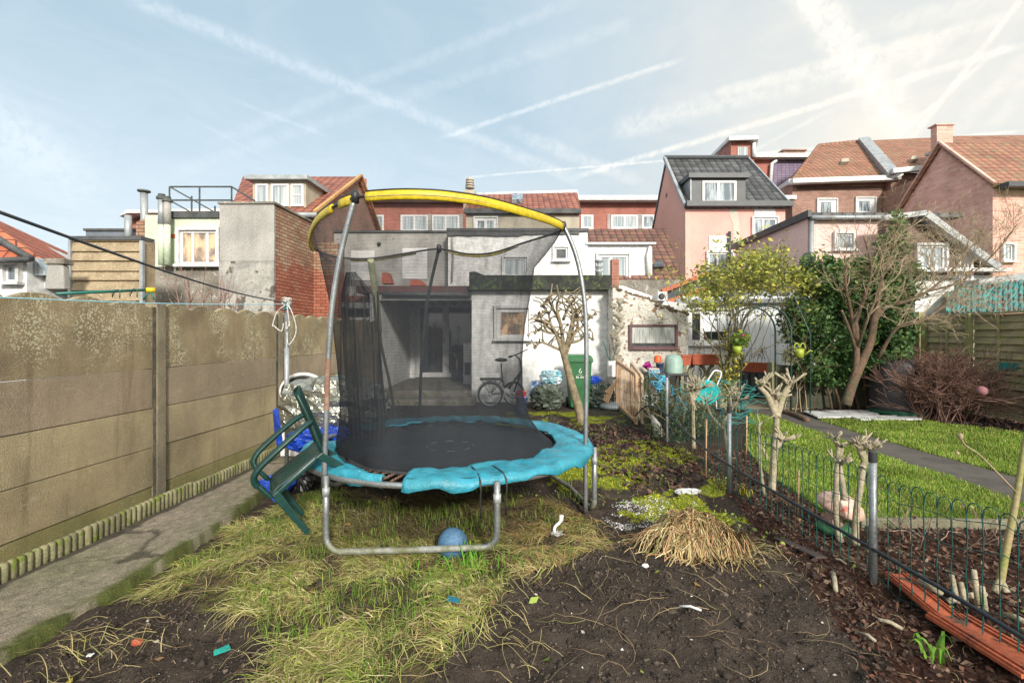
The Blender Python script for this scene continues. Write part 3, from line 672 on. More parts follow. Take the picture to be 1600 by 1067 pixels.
# white dormer and brown roof
h = thing('house', P(985, 460, 15), 'white boarded dormer house with steep mossy brown roof', 'house')
roof(h, [P(916, 437, 14.7), P(1066, 437, 14.7), P(1041, 357, 17.4), P(916, 358, 17.4)], .12, M['tile_brown'])
MB().box(X(918, 15), X(1062, 15), 15.0, 20, -.1, Z(439, 15), tw=TW).build('wall', M['white2'], h)
dm = MB().box(X(917, 14.9), X(1019, 14.9), 14.9, 16.6, Z(441, 14.9), Z(383, 14.9), tw=TW).build('dormer', M['white'], h)
MB().box(X(914, 14.9), X(1023, 14.9), 14.75, 17, Z(383, 14.9), Z(380, 14.9)).build('dormer_roof', M['upvc'], dm)
window(h, 934, 982, 398, 438, 14.9, 'curtain', mull=(.42,), fw=.09)
pipe(h, [P(1016, 385, 14.8), P(1012, 400, 14.8), P(1014, 440, 14.8)], .05, M['upvc'])
MB().prism([P(1020, 421, 15.2), P(1036, 420, 15.2), P(1033, 411, 15.5), P(1021, 412, 15.5)], (0, -.1, .06)).build('skylight', M['glass_dark'], h)
# roof line over the white house
h = thing('house', P(845, 600, 11), 'white rendered single storey house with patio doors and mossy black fascia', 'house')
wl = MB(); wl.box(X(737, 11), X(957, 11), 11, 14.7, -.1, Z(436, 11)); wl.build('wall', M['white'], h)
fas = mat('mossy_fascia', (.035, .038, .035), (.02, .022, .022), 5, .9, .8, 30, spots=(.07, .10, .03), sscale=16, sthr=.52, sregion=3)
b = MB(); b.box(X(733, 10.8), X(956, 10.8), 10.78, 11.02, Z(453, 10.8), Z(430, 10.8)); b.prism([P(733, 430, 10.8), P(757, 430, 10.8), P(742, 424, 10.8), P(733, 425, 10.8)], (0, .3, 0)); b.build('fascia', fas, h, bevel=.01)
MB().box(X(733, 10.8), X(956, 10.8), 11.02, 14.8, Z(436, 11)+.002, Z(431, 10.8), tw=TW).build('flat_roof', M['bitumen'], h)
win = window(h, 776, 826, 482, 529, 11, 'glass_warm', mull=None, fw=.09); 
b = MB(); b.box(X(771, 11), X(831, 11), 10.96, 10.999, Z(481.5, 11), Z(477, 11)); b.build('shutter_box', M['upvc'], h)
# recess: side wall, back wall, roof
xl = X(592, 11)
bw2 = mat('lightened_recess_white', (.82, .83, .84), (.76, .77, .78), 2, .8, .2, 12)  # recess walls coloured lighter than the front to offset the canopy's shade
MB().box(xl-.2, xl, 11, 14.6, -.1, Z(458, 11)).build('side_wall', bw2, h)
MB().box(xl-.195, X(737, 11), 14.35, 14.6, -.1, Z(458, 11)-.003).build('back_wall', bw2, h)
b = MB(); b.box(xl-.5, X(733, 11), 10.95, 14.7, Z(458, 11)+.002, Z(447, 11)); b.build('canopy_roof', mat('dark_red_edge', (.12, .045, .04), (.09, .06, .055), 4, .8), h)
b = MB()
for i in range(7): x_ = xl+.1+i*.3; b.box(x_-.03, x_+.03, 11.1, 14.34, Z(458, 11)-.09, Z(458, 11)-.002)
b.box(xl, X(737, 11), 11.02, 11.09, Z(458, 11)-.16, Z(458, 11)-.001); b.build('rafters', mat('painted_beam', (.35, .36, .36), (.28, .29, .29), 3, .8), h)
MB().prism([P(596, 443, 11), P(612, 443, 11), P(606, 426, 11), P(597, 426, 11)], (0, .3, 0)).build('parapet_stub', M['terracotta'], h)
MB().prism([P(640, 446, 12), P(665, 446, 12), P(656, 437, 12), P(642, 437, 12)], (0, .4, 0)).build('roof_upstand', M['terracotta'], h)
pipe(h, [(xl+.1, 10.9, Z(460, 11)), (X(737, 11), 10.9, Z(461, 11))], .05, M['iron'], 'gutter')
dd = 14.34; door = MB(); x0, x1, xm, zt, zb = X(650, dd), X(737, dd), X(697, dd), Z(474, dd), .27
for q in ((x0, x0+.14), (x1-.03, x1), (xm-.09, xm+.09)): door.box(q[0], q[1], dd-.08, dd, zb, zt)
door.box(x0+.14, xm-.09, dd-.078, dd, zt-.12, zt); door.box(xm+.09, x1-.03, dd-.078, dd, zt-.12, zt); door.box(x0+.14, xm-.09, dd-.078, dd, zb, zb+.14); door.box(xm+.09, x1-.03, dd-.078, dd, zb, zb+.14)
door = door.build('patio_door', M['upvc'], h, bevel=.005)
MB().box(x0+.14, xm-.09, dd-.04, dd-.02, zb+.14, zt-.12).build('pane', M['glass_dark'], door); MB().box(xm+.09, x1-.03, dd-.04, dd-.02, zb+.14, zt-.12).build('pane', M['glass_dark'], door)
MB().tube([(xm-.04, dd-.12, 1.25), (xm-.04, dd-.12, 1.45)], .015, 6).build('handle', M['zinc'], door)
stepm = mat('mossy_step', (.27, .25, .22), (.16, .145, .12), 3, .95, .8, 30, spots=(.09, .11, .03), sscale=9, sthr=.55)
pt = MB(); pt.box(xl+.0, X(737, 11), 11.0, 14.3, -.1, .25); pt = pt.build('patio', stepm, None, bevel=.02); tag(pt, 'raised mossy concrete patio in front of the glass doors', 'patio', None, 'structure')
pt = MB(); pt.box(xl-.3, X(742, 10.6), 10.45, 10.99, -.1, .12); pt = pt.build('patio_step', stepm, None, bevel=.03); tag(pt, 'low mossy step below the patio', 'step', None, 'structure')
# left annex behind the slab wall
h = thing('annex', P(500, 600, 11.6), 'low dark lean to with a strip of orange tiles behind the slab wall', 'annex')
wbox(h, 'wall', 440, 588, 482, 11.6, 2, mat('dark_wall', (.10, .10, .10), (.17, .17, .17), 2, .9))
roof(h, [P(424, 472, 11.2), P(592, 474, 11.2), P(592, 462, 11.9), P(424, 462, 11.9)], .05, M['tile_orange'])
slabpx(h, 'fascia', 420, 594, 448, 462, 11.9, .1, M['white']); slabpx(h, 'gutter', 424, 592, 473, 480, 11.2, .12, M['zinc'])
window(h, 545, 585, 500, 560, 11.6, 'glass_dark', fm='zinc', mull=(.5,), fw=.06)
slabpx(h, 'eaves_board', 225, 424, 452, 472, 11.9, .1, M['white']); slabpx(h, 'side_wall', 225, 440, 463, 620, 12.0, .2, M['white'])
# brick pier at canopy
h = thing('brick_pier', P(960, 600, 11.1), 'narrow red brick pier topping the corner of the white house', 'pier')
MB().box(X(956, 10.95), X(967, 10.95), 10.95, 11.15, -.1, Z(405, 10.95)).build('shaft', M['brick_red'], h); 
cw = thing('chimney_cowl', P(936, 430, 12), 'shiny ringed metal chimney cowl on the white house roof', 'cowl')
b = MB(); c0 = P(936, 431, 12)
b.lathe(c0, [(.07, 0), (.07, .08), (.1, .1), (.065, .13), (.055, .16), (.1, .21), (.1, .23), (.05, .26), (.05, .31), (.11, .34), (.11, .38)], 16); b.build('cowl', M['zinc'], cw, True)

# peeling outhouse
peel = mat('peeling_whitewash', (.68, .67, .62), (.52, .50, .45), 1.5, .9, .9, 20, spots=(.20, .12, .075), sscale=8, sthr=.555, stain=.4, bdist=.03)
h = thing('outhouse', P(1010, 600, 10.4), 'peeling whitewashed outhouse with sloping top and purple framed window', 'outhouse')
top = [(957, 447), (985, 461), (1012, 468), (1040, 480), (1073, 491)]
b = MB(); b.prism([P(957, 640, 10.4), P(1073, 640, 10.4)]+[P(a, c_, 10.4) for a, c_ in reversed(top)], (0, .9, 0)); b.build('wall', peel, h, bevel=.02)
b = MB()
for i in range(34):
    t = i/33; a = 957+116*t; yy = np.interp(a, [q[0] for q in top], [q[1] for q in top])
    b.ball(P(a, yy+random.uniform(-1, 3), 10.4+random.uniform(0, .2)), (random.uniform(.04, .09), .08, random.uniform(.03, .06)), 6, 5, .3, i)
b.build('rubble_coping', mat('mossy_rubble', (.20, .14, .10), (.12, .10, .06), 9, .95, .6, 40), h)
b = MB()
for i in range(30): b.ball(P(958+random.uniform(0, 12), 470+i*4, 10.38), (random.uniform(.03, .1), .04, .06), 6, 5, .4, 100+i)
b.build('crumbling_corner', mat('crumbled_render', (.38, .36, .30), (.2, .18, .14), 9, .95, .7, 40), h)
m, T, bs = newmat('lace_curtain'); v = T.node('ShaderNodeTexCoord').outputs['Object']; x_, y_, z_ = T.sep(v)
wv = T.math('MULTIPLY', T.noise(T.comb(T.math('MULTIPLY', x_, 30.), 0., T.math('MULTIPLY', z_, 3.)), 1, 3), 1)
hem = T.step(T.math('ADD', z_, T.math('MULTIPLY', T.math('ABSOLUTE', T.math('SINE', T.math('MULTIPLY', x_, 9.))), -.04)), -.42, -.40)
T.put(bs.inputs['Base Color'], T.mix(T.step(wv, .35, .65), (.22, .24, .23), (.46, .48, .46))); bs.inputs['Coat Weight'].default_value = .6
wf = MB(); x0, x1, zt, zb, d = X(982, 10.4), X(1058, 10.4), Z(507, 10.4), Z(547, 10.4), 10.4
for q in ((x0, x0+.06, zb, zt), (x1-.06, x1, zb, zt), (x0+.06, x1-.06, zt-.05, zt), (x0+.06, x1-.06, zb, zb+.08)): wf.box(q[0], q[1], d-.06, d, q[2], q[3])
wf = wf.build('window', mat('purple_frame', (.13, .06, .07), (.09, .04, .05), 6, .6), h, bevel=.006)
MB().box(x0+.06, x1-.06, d-.03, d-.015, zb+.15, zt-.05).build('lace_curtain', m, wf); MB().box(x0+.06, x1-.06, d-.025, d-.012, zb+.08, zb+.148).build('pane', M['glass_dark'], wf)
# low roofs behind outhouse
h = thing('lean_to', P(1040, 480, 11.8), 'low white lean to with orange edged sloping roof behind the outhouse', 'building')
b = MB(); b.prism([P(958, 600, 11.6), P(1075, 600, 11.6), P(1075, 475, 11.6), P(1040, 470, 11.6), P(975, 447, 11.6), P(958, 445, 11.6)], (0, .8, 0)); b.build('wall', M['white'], h)
b = MB(); b.prism([P(1030, 466, 12.6), P(1042, 474, 12.6), P(1128, 450, 12.6), P(1110, 424, 13.6)], (0, 0, -.08)); b.build('roof', M['bitumen'], h)
ov = mat('orange_verge', (.5, .15, .07), (.38, .1, .05), 5, .7); MB().bar(P(1034, 455, 13), P(1112, 425, 13), .12, .1).build('verge', ov, h); MB().bar(P(1042, 472, 12.5), P(1105, 450, 12.5), .1, .1).build('verge', ov, h)
MB().prism([P(915, 438, 13.2), P(1066, 437, 13.2), P(1075, 600, 13.2), P(915, 600, 13.2)], (0, .3, 0)).build('rear_wall', M['stained'], h)
b = MB(); b.box(X(1027, 11.4), X(1042, 11.4), 11.35, 11.59, Z(470, 11.4), Z(456, 11.4)); b = b.build('extractor_fan', M['upvc'], h, bevel=.01)
MB().lathe(P(1034, 463, 11.33), [(.07, 0), (.05, .03)], 16, ax=(0, -1, 0)).build('outlet', M['black'], b)

# pink house
h = thing('house', P(1148, 460, 18), 'salmon pink gabled house with black tiled roof and black clad dormer', 'house')
d = 18.; x0, x1 = X(1071, d), X(1227, d); zt = Z(323, d); yr = 20.6; zr = 8.85; y2 = 23.2
b = MB(); b.prism([(x0, d, -.1), (x0+.25, y2, -.1), (x0+.25, y2, zt), (x0+.12, yr, zr-.15), (x0, d, zt)], (.2, 0, 0)); b.build('gable_wall', M['pink'], h)
MB().box(x0+.202, x1, d, d+5, -.1, zt-.02, tw=TW).build('wall', mat('salmon_front', (.78, .43, .38), (.72, .37, .33), .8, .9, .2, 30), h)
roof(h, [(x0-.05, d-.15, zt), (x1+.1, d-.15, zt), (x1-.15, yr, zr), (x0+.08, yr, zr)], .14, M['tile_black'])
roof(h, [(x0+.2, y2+.1, zt), (x1+.2, y2+.1, zt), (x1-.15, yr+.002, zr), (x0+.08, yr+.002, zr)], .14, M['tile_black'], 'rear_roof')
b = MB(); b.tube([(x0+.05, yr, zr+.05), (x1-.12, yr, zr+.05)], .1, 8); b.build('ridge', M['slate'], h)
MB().bar((x0-.1, d-.17, zt+.02), (x0+.04, yr, zr+.04), .1, .14).build('verge', M['zinc'], h); MB().bar((x1+.13, d-.17, zt+.02), (x1-.12, yr, zr+.04), .06, .1).build('verge', M['zinc'], h)
b = MB(); b.box(x0-.05, x1+.15, d-.3, d-.01, Z(325, d), Z(317, d)); b.build('gutter', M['slate'], h)
dz0, dz1 = Z(322, d), Z(278, d); a0, a1 = X(1081, d), X(1167, d)
dm = MB().box(a0, a1, d+.1, d+2.4, dz0, dz1).build('dormer', M['slate'], h); MB().box(a0-.12, a1+.08, d-.05, d+2.7, dz1, dz1+.17).build('dormer_roof', M['slate'], dm)
MB().box(a0-.03, a0-.001, d+.05, d+1.8, dz0+.1, dz1).build('dormer_cheek', M['zinc'], dm)
window(h, 1097, 1150, 283, 317, d+.1, 'glass', mull=(.47,), fw=.08, sill=False)
pipe(h, [(X(1157, 19), 18.9, Z(285, 19)), (X(1157, 19), 18.9, Z(264, 19))], .07, M['iron'], 'roof_vent'); 
shutter(h, 1107, 1141, 369, 394, d); window(h, 1105, 1143, 395, 424, d, 'glass', mull=(.4,), fw=.07)
shutter(h, 1178, 1211, 327, 340, d); window(h, 1176, 1213, 341, 373, d, 'glass', mull=(.42,), fw=.07)
b = MB(); b.prism([P(1139, 326, d), P(1151, 326, d), P(1156, 355, d), P(1155, 386, d), P(1146, 386, d), P(1145, 350, d), P(1139, 335, d)], (0, -.012, 0)); b.build('render_patch', mat('bare_patch', (.45, .46, .40), (.55, .5, .44), 4, .9), h)
pipe(h, [P(1140, 415, d-.1), P(1140, 362, d-.1)], .06, M['slate'])

# pink extension
h = thing('annex', P(1262, 460, 13), 'pale pink extension with black tiled edge and white downpipe', 'annex')
d = 13.; x0 = X(1262, d); zt = Z(341, d)
b = MB(); b.prism([(x0, d, -.1), (x0-.05, 17.1, -.1), (x0-.05, 17.1, Z(389, 17)), (x0-.03, 16.9, Z(385, 16.9)), (x0, d, zt)], (.2, 0, 0)); b.build('side_wall', M['pink2'], h)
MB().box(x0+.203, X(1392, d), d, d+4, -.1, zt-.003).build('wall', M['pink2'], h)
b = MB(); b.box(x0-.02, X(1500, d), d-.12, d+.3, zt, zt+.12); b.build('tile_edge', M['tile_black'], h)
pipe(h, [(x0, d-.16, zt-.02), (X(1395, d), d-.16, zt-.02)], .06, M['zinc'], 'gutter')
b = MB(); b.bar((x0-.06, d-.2, zt+.08), (x0-.1, 17.2, Z(388, 17)+.08), .1, .18); b.build('verge', M['slate'], h)
pipe(h, [(x0+.06, d-.07, zt-.05), (x0+.06, d-.07, .2)], .06, M['zinc'])
window(h, 1304, 1330, 366, 390, d, 'curtain', mull=None, fw=.05)
b = MB(); b.obox((x0-.04, 15.8, 3.1), (0, .62, .02), (0, 0, .28), (.02, 0, 0)); wn = b.build('side_window', M['upvc'], h); MB().obox((x0-.075, 15.8, 3.1), (0, .54, .0), (0, 0, .2), (.01, 0, 0)).build('pane', M['glass'], wn)
slabpx(h, 'yellow_board', 1377, 1383, 342, 374, d, .03, mat('yellow_paint', (.7, .4, .03), (.6, .34, .03), 5, .6), .05)
sd = thing('satellite_dish', P(1262, 410, 12.3), 'dark satellite dish on a bracket in front of the pink extension', 'dish')
MB().lathe(P(1264, 406, 12.4), [(.0, 0), (.1, .01), (.19, .04), (.19, .05), (.1, .02), (0, .01)], 20, ax=(-.75, -.5, .25), cap=False).build('dish', M['iron'], sd, True)
MB().tube([P(1264, 406, 12.4), P(1270, 412, 12.8), P(1274, 412, 13)], .025, 6).build('bracket', M['iron'], sd)

# tower, brick house and the rest at the back right
h = thing('building', P(1190, 400, 30), 'brick building with small flat roofed tower and purple slate wall', 'building')
wbox(h, 'wall', 1170, 1230, 250, 30, 6, M['brick_far']); wbox(h, 'slate_wall', 1205, 1275, 251, 30-.02, .3, M['tile_purple']); slabpx(h, 'cornice', 1165, 1262, 244, 250, 30, 7, M['white'], .5)
tw_ = wbox(h, 'tower', 1142, 1178, 222, 29, 4, M['brick_far'])
MB().prism([P(1142, 222, 29), P(1142, 300, 29), P(1110, 300, 33), P(1115, 247, 33)], (.3, .2, 0)).build('tower_side', M['brick_far'], h)
b = MB(); b.prism([P(1110, 248, 34), P(1139, 219, 28.6), P(1185, 218, 28.6), P(1180, 238, 33)], (0, 0, .22)); b.build('tower_roof', M['white'], h)
slabpx(h, 'tower_panel', 1152, 1168, 230, 246, 29, .1, M['curtain'], .05); pipe(h, [P(1178, 224, 28.9), P(1178, 246, 28.9)], .12, M['white'])
pipe(h, [P(1213, 251, 29.8), P(1206, 256, 29.8), P(1203, 300, 29.8)], .1, M['white'])
b = MB(); b.box(X(1224, 33), X(1258, 33), 33, 34, Z(244, 33), Z(236, 33)); b.box(X(1222, 33), X(1260, 33), 32.9, 34.1, Z(236, 33), Z(234, 33)); b.build('chimney_row', M['brick_brown'], h)
h = thing('house', P(1330, 400, 24), 'brown brick house with weathered orange hipped roof and white cornice', 'house')
d = 24.; wbox(h, 'wall', 1238, 1416, 284, d, 8, M['brick_brown'])
MB().prism([P(1238, 284, d), P(1238, 460, d), P(1212, 460, 29), P(1212, 303, 29)], (.2, .1, 0)).build('side_wall', M['brick_brown'], h)
roof(h, [P(1240, 281, d-.3), P(1396, 277, d-.3), P(1352, 220, 27.5), P(1280, 228, 27.5)], .15, M['tile_old'])
roof(h, [P(1240, 281, d-.3), P(1280, 228, 27.5), P(1214, 300, 29.5)], .15, M['tile_old'], 'hip')
b = MB(); b.bar(P(1236, 284, d-.4), P(1404, 278.5, d-.4), .35, .22); b.bar(P(1238, 283, d-.4), P(1208, 303, 29), .3, .22); b.build('cornice', M['white'], h)
b = MB(); b.tube([P(1280, 228, 27.5), P(1350, 221, 27.5)], .12, 6); b.tube([P(1240, 281, d-.3), P(1280, 228, 27.5)], .12, 6); b.build('ridge', M['tile_old'], h)
slabpx(h, 'band', 1245, 1400, 292, 297, d, .1, mat('dark_brick_band', (.10, .06, .05), (.13, .08, .06), 6, .9), .03)
for a, c_, t in ((1277, 1306, 309), (1337, 1366, 307)): slabpx(h, 'lintel', a, c_, t, t+3, d, .1, M['beige'], .05); window(h, a, c_, t+3.2, t+28, d, 'glass', mull=(.8,), fw=.14)
for a, c_ in ((1311, 1323),): MB().prism([P(a, 260, 25), P(c_, 259, 25), P(c_-1, 254, 25.3), P(a, 255, 25.3)], (0, -.2, .15)).build('roof_vent', M['beige'], h)
slabpx(h, 'low_cornice', 1214, 1245, 305, 311, d-.6, 1, M['white'])
h = thing('house', P(1420, 400, 23), 'taller neighbour with orange roof and long white verge against the pink brick house', 'house')
d = 23.4; wbox(h, 'wall', 1392, 1475, 270, d+.2, 6, M['brick_brown'])
roof(h, [P(1395, 266, d), P(1480, 263, d), P(1480, 214, 27.3), P(1352, 220, 27.3)], .15, M['tile_old'])
b = MB(); b.bar(P(1349, 219, 27.3), P(1396, 274, d-.1), .5, .3); b.build('verge', M['zinc'], h)
b = MB(); b.bar(P(1393, 268, d-.15), P(1450, 262, d-.15), .25, .22); b.build('cornice', M['white'], h)
pipe(h, [P(1410, 267, d-.1), P(1409, 273, d-.1), P(1402, 278, d-.1)], .07, M['white'])
MB().prism([P(1418, 256, 24.2), P(1430, 255, 24.2), P(1429, 250, 24.5), P(1420, 251, 24.5)], (0, -.2, .15)).build('roof_vent', M['beige'], h)
h = thing('house', P(1552, 460, 14.3), 'pale pink brick house with steep side gable and brown tiled roof at the right edge', 'house')
xc = 13.95; d1, d2, d3 = 14.3, 16.05, 17.9; ze = Z(289, d1); za = Z(223, d2)
b = MB(); b.prism([(xc, d1, -.1), (xc+.1, d3, -.1), (xc+.1, d3, ze), (xc+.05, d2, za-.05), (xc, d1, ze)], (.25, 0, 0)); b.build('gable_wall', M['brick_pink'], h)
MB().box(xc+.252, xc+9, d1, d3, -.1, ze-.1, tw=.02).build('wall', M['brick_pink'], h)
roof(h, [(xc-.08, d1-.15, ze), (xc+9, d1-.15, ze), (xc+9, d2, za), (xc-.03, d2, za)], .12, M['tile_old'])
roof(h, [(xc+.0, d3+.15, ze), (xc+9, d3+.15, ze), (xc+9, d2+.002, za), (xc-.03, d2+.002, za)], .12, M['tile_old'], 'rear_roof')
b = MB(); b.box(xc+.05, xc+9, d1-.42, d1-.16, ze-.16, ze-.02); b.build('gutter', M['slate'], h)
b = MB(); b.bar((xc-.09, d1-.15, ze+.01), (xc-.04, d2, za+.03), .1, .06); b.bar((xc-.04, d2, za+.03), (xc, d3+.1, ze+.02), .08, .05); b.build('verge', M['brick_pink'], h)
window(h, 1566, 1580, 383, 408, d1, 'curtain', mull=None, fw=.05)
c = thing('chimney_stack', P(1475, 215, 19), 'square pale brick chimney stack on the ridge behind the pink house', 'chimney')
MB().box(X(1464, 19), X(1489, 19), 19, 19.3, Z(232, 19), Z(196, 19), tw=.05).build('shaft', M['brick_pink'], c); MB().box(X(1461, 19), X(1491, 19), 18.95, 19.35, Z(196, 19), Z(194, 19)).build('cap', M['brick_pink'], c); MB().box(X(1465, 19), X(1492, 19), 18.9, 19.6, Z(236, 19), Z(232, 19)).build('flashing', M['zinc'], c)
h = thing('house', P(1540, 400, 21), 'long orange tiled ridge rising behind the pale pink brick house', 'house')
roof(h, [P(1468, 262, 20), P(1700, 262, 20), P(1700, 210, 23.5), P(1468, 213, 23.5)], .12, M['tile_old']); wbox(h, 'wall', 1475, 1690, 262, 20.3, 5, M['brick_brown'])
# slate gable with white bargeboard
h = thing('house', P(1470, 460, 12.2), 'white house with brown slate gable and pale bargeboard behind the bare tree', 'house')
d = 12.2; b = MB(); b.prism([P(1385, 430, d), P(1548, 430, d), P(1548, 415, d), P(1448, 338, d), P(1385, 342, d)], (0, .3, 0)); b.build('gable', mat('brown_slates', (.17, .11, .09), (.11, .08, .07), 6, .85, .5, 25), h)
b = MB(); b.box(X(1385, d), X(1548, d), d+.02, d+2.5, -.1, Z(430, d)-.003); b.build('wall', M['white'], h)
roof(h, [P(1440, 329, d-.25), P(1562, 415, d-.25), (P(1562, 415, d)[0]+.6, 17, P(1562, 415, d)[2]), (P(1440, 329, d)[0]+.6, 17, P(1440, 329, d)[2])], .12, M['zinc'])
b = MB(); b.bar(P(1446, 334, d-.27), P(1560, 418, d-.27), .1, .16); b.bar(P(1380, 341, d-.27), P(1446, 333, d-.27), .1, .12); b.build('bargeboard', M['zinc'], h)
window(h, 1432, 1474, 384, 422, d, 'curtain', mull=(.4,), fw=.06); window(h, 1497, 1512, 400, 436, d, 'curtain', mull=None, fw=.05)
slabpx(h, 'ledge', 1460, 1562, 421, 426, d, .3, M['white'], .3)
b = MB(); b.box(X(1430, 11), X(1490, 11), 11, 11.5, Z(500, 11), Z(436, 11)); b.build('porch', M['white'], h)
b = MB(); b.box(X(1430, 11), X(1492, 11), 10.9, 11.6, Z(436, 11)+.002, Z(432, 11)); b.build('porch_roof', M['bitumen'], h)
# shed with teal roof beyond the fence
m, T, bs = newmat('teal_debris'); v = T.node('ShaderNodeTexCoord').outputs['Object']
n = T.vor(v, 12, out=1); T.put(bs.inputs['Base Color'], T.mix(T.step(T.sep(n)[0], .45, .55), T.mix(T.noise(v, 6, 4), (.02, .14, .14), (.06, .30, .28)), (.14, .125, .10)))
T.l.new(T.bump(T.vor(v, 12), 1., .06), bs.inputs['Normal']); bs.inputs['Roughness'].default_value = .5
h = thing('shed', (10.9, 9.5, 0), 'shed with turquoise corrugated sheet roof beyond the wooden fence', 'shed')
b = MB(); pts = []; n = 120; rows = 14
for j in range(rows+1):
    for i in range(n+1):
        px = 1478+330*i/n; top = 447-30*(i/n)*.9; yy = 488+(top-488)*j/rows; dd = 10.2+1.0*j/rows; q = P(px, yy, dd); pts.append((q[0], q[1], q[2]+.025*math.sin(i*2.1)+random.uniform(-.02, .02)))
b.add(pts, [(j*(n+1)+i, j*(n+1)+i+1, (j+1)*(n+1)+i+1, (j+1)*(n+1)+i) for j in range(rows) for i in range(n)]); b.build('roof', m, h)
MB().prism([P(1482, 500, 10.25), P(1800, 500, 10.25), P(1800, 640, 10.25), P(1482, 640, 10.25)], (0, .9, 0)).build('wall', M['stained'], h)
b = MB(); b.prism([P(1530, 437, 11.3), P(1800, 400, 11.3), P(1800, 410, 11.3), P(1530, 447, 11.3)], (0, .8, 0)); b.build('ridge_cap', M['zinc'], h)
# conservatory behind the arch
m, T, bs = newmat('white_ribbed_cladding'); x_, y_, z_ = T.sep(T.node('ShaderNodeTexCoord').outputs['Object'])
fr = T.math('FRACT', T.math('DIVIDE', x_, .19)); T.put(bs.inputs['Base Color'], T.mix(T.step(fr, .03, .08), (.5, .55, .6), (.72, .76, .80))); bs.inputs['Roughness'].default_value = .5
T.l.new(T.bump(T.step(fr, .0, .08), .5, .01), bs.inputs['Normal'])
h = thing('conservatory', P(1180, 600, 12.4), 'white panelled garden room with sliding window behind the rose arch', 'building')
d = 12.4; MB().box(X(1150, d), X(1440, d), d, d+.6, -.1, Z(463, d)).build('panelled_wall', m, h); MB().box(X(1062, d), X(1150, d)-.002, d+.02, d+.6, -.1, Z(463, d)).build('wall', M['white'], h)
window(h, 1075, 1140, 485, 537, d, 'glass_dark', mull=(.32,), fw=.09); slabpx(h, 'blind', 1095, 1136, 489, 518, d, .012, m, .03)
roof(h, [P(1056, 470, d-.2), P(1445, 465, d-.2), P(1445, 452, d+.9), P(1062, 456, d+.9)], .08, M['zinc'])
pv = MB(); pv.prism([(x, y, -.02) for x, y in gpoly([(1120, 640), (1265, 640), (1270, 575), (1130, 575)])], (0, 0, .05)); o = pv.build('garden_patio', mat('pale_pavers', (.26, .22, .15), (.18, .15, .10), 3, .9, .4)); tag(o, 'paved patio beyond the rose arch', 'patio', None, 'structure')
# ---------------------------------------------------------------- trampoline
TC = Vector((-.55, 4.38, 0)); TR = 1.22; TZ = .53
def tp(deg, r=TR, z=TZ): a = math.radians(deg); return Vector((TC.x+r*math.cos(a), TC.y+r*math.sin(a), z))
tr = thing('trampoline', (TC.x, TC.y, 0), 'old round trampoline with torn turquoise pad, sagging black net and yellow top tube', 'trampoline')
MB().tube([tp(a, TR) for a in range(0, 360, 5)], .021, 10, closed=True).build('frame_ring', M['steel'], tr, True)
for a, b_, mm in ((-124, -69, 'mosst'), (-10, 45, 'steel'), (110, 165, 'steel')):
    pa, pb = tp(a, TR+.045), tp(b_, TR+.045); zt = TZ+.02; pts = []; R = .1
    ga, gb = gz1(pa.x, pa.y)+.03, gz1(pb.x, pb.y)+.03
    u = (pb-pa); u.z = 0; u.normalize()
    pts.append((pa.x, pa.y, zt)); pts.append((pa.x, pa.y, ga+R+.15)); pts.append((pa.x, pa.y, ga+R))
    for k in range(1, 5): t = math.pi/2*k/4; pts.append((pa.x+u.x*R*(1-math.cos(t)), pa.y+u.y*R*(1-math.cos(t)), ga+R-R*math.sin(t)))
    mid = (pa+pb)/2; md = (mid-TC); md.z = 0; pts.append((mid.x+md.x*.03, mid.y+md.y*.03, (ga+gb)/2+.012))
    for k in range(4, 0, -1): t = math.pi/2*k/4; pts.append((pb.x-u.x*R*(1-math.cos(t)), pb.y-u.y*R*(1-math.cos(t)), gb+R-R*math.sin(t)))
    pts += [(pb.x, pb.y, gb+R), (pb.x, pb.y, gb+R+.15), (pb.x, pb.y, zt)]
    k = len(pts); vert = MB().tube(pts, .0215, 12)
    nf = len(vert.f); vert.m = [0 if (vert.v[f[0]][2] > .13) else 1 for f in vert.f]
    vert.build('leg', [M['steel'], M['mosst']], tr, True)
    for q in (pa, pb): MB().tube([(q.x, q.y, TZ-.06), (q.x, q.y, TZ-.12)], .026, 10).build('clamp', M['zinc'], tr, True)
pA = tp(-124, TR+.045)
def pole(pts, r, mats, cut=None, name='net_pole'):
    b = MB().tube(pts, r, 10)
    if cut: b.m = [1 if b.v[f[0]][2] < cut and b.v[f[0]][2] > cut-.35 else 0 for f in b.f]
    return b.build(name, mats, tr, True)
def smooth_path(pts, n=24):
    pts = [Vector(p) for p in pts]; out = []
    for i in range(len(pts)-1):
        p0 = pts[max(i-1, 0)]; p1 = pts[i]; p2 = pts[i+1]; p3 = pts[min(i+2, len(pts)-1)]; m = max(2, n//(len(pts)-1))
        for k in range(m):
            t = k/m; out.append(.5*((2*p1)+(p2-p0)*t+(2*p0-5*p1+4*p2-p3)*t*t+(3*p1-p0-3*p2+p3)*t**3))
    out.append(pts[-1]); return out
pole(smooth_path([P(506, 760, 3.36), P(510, 640, 3.36), P(513, 560, 3.35), P(520, 470, 3.34), P(535, 385, 3.33), P(555, 308, 3.31)]), .0195, [M['steel'], M['rust']], 1.3)
pole(smooth_path([P(915, 800, 4.15), P(915, 700, 4.15), P(916, 520, 4.15), P(909, 440, 4.17), P(897, 390, 4.18), P(880, 352, 4.19)]), .0195, [M['steel'], M['steel']])
pole(smooth_path([P(655, 668, 5.62), P(659, 560, 5.6), P(668, 470, 5.5), P(686, 388, 5.3)]), .0175, [M['iron'], M['steel']])
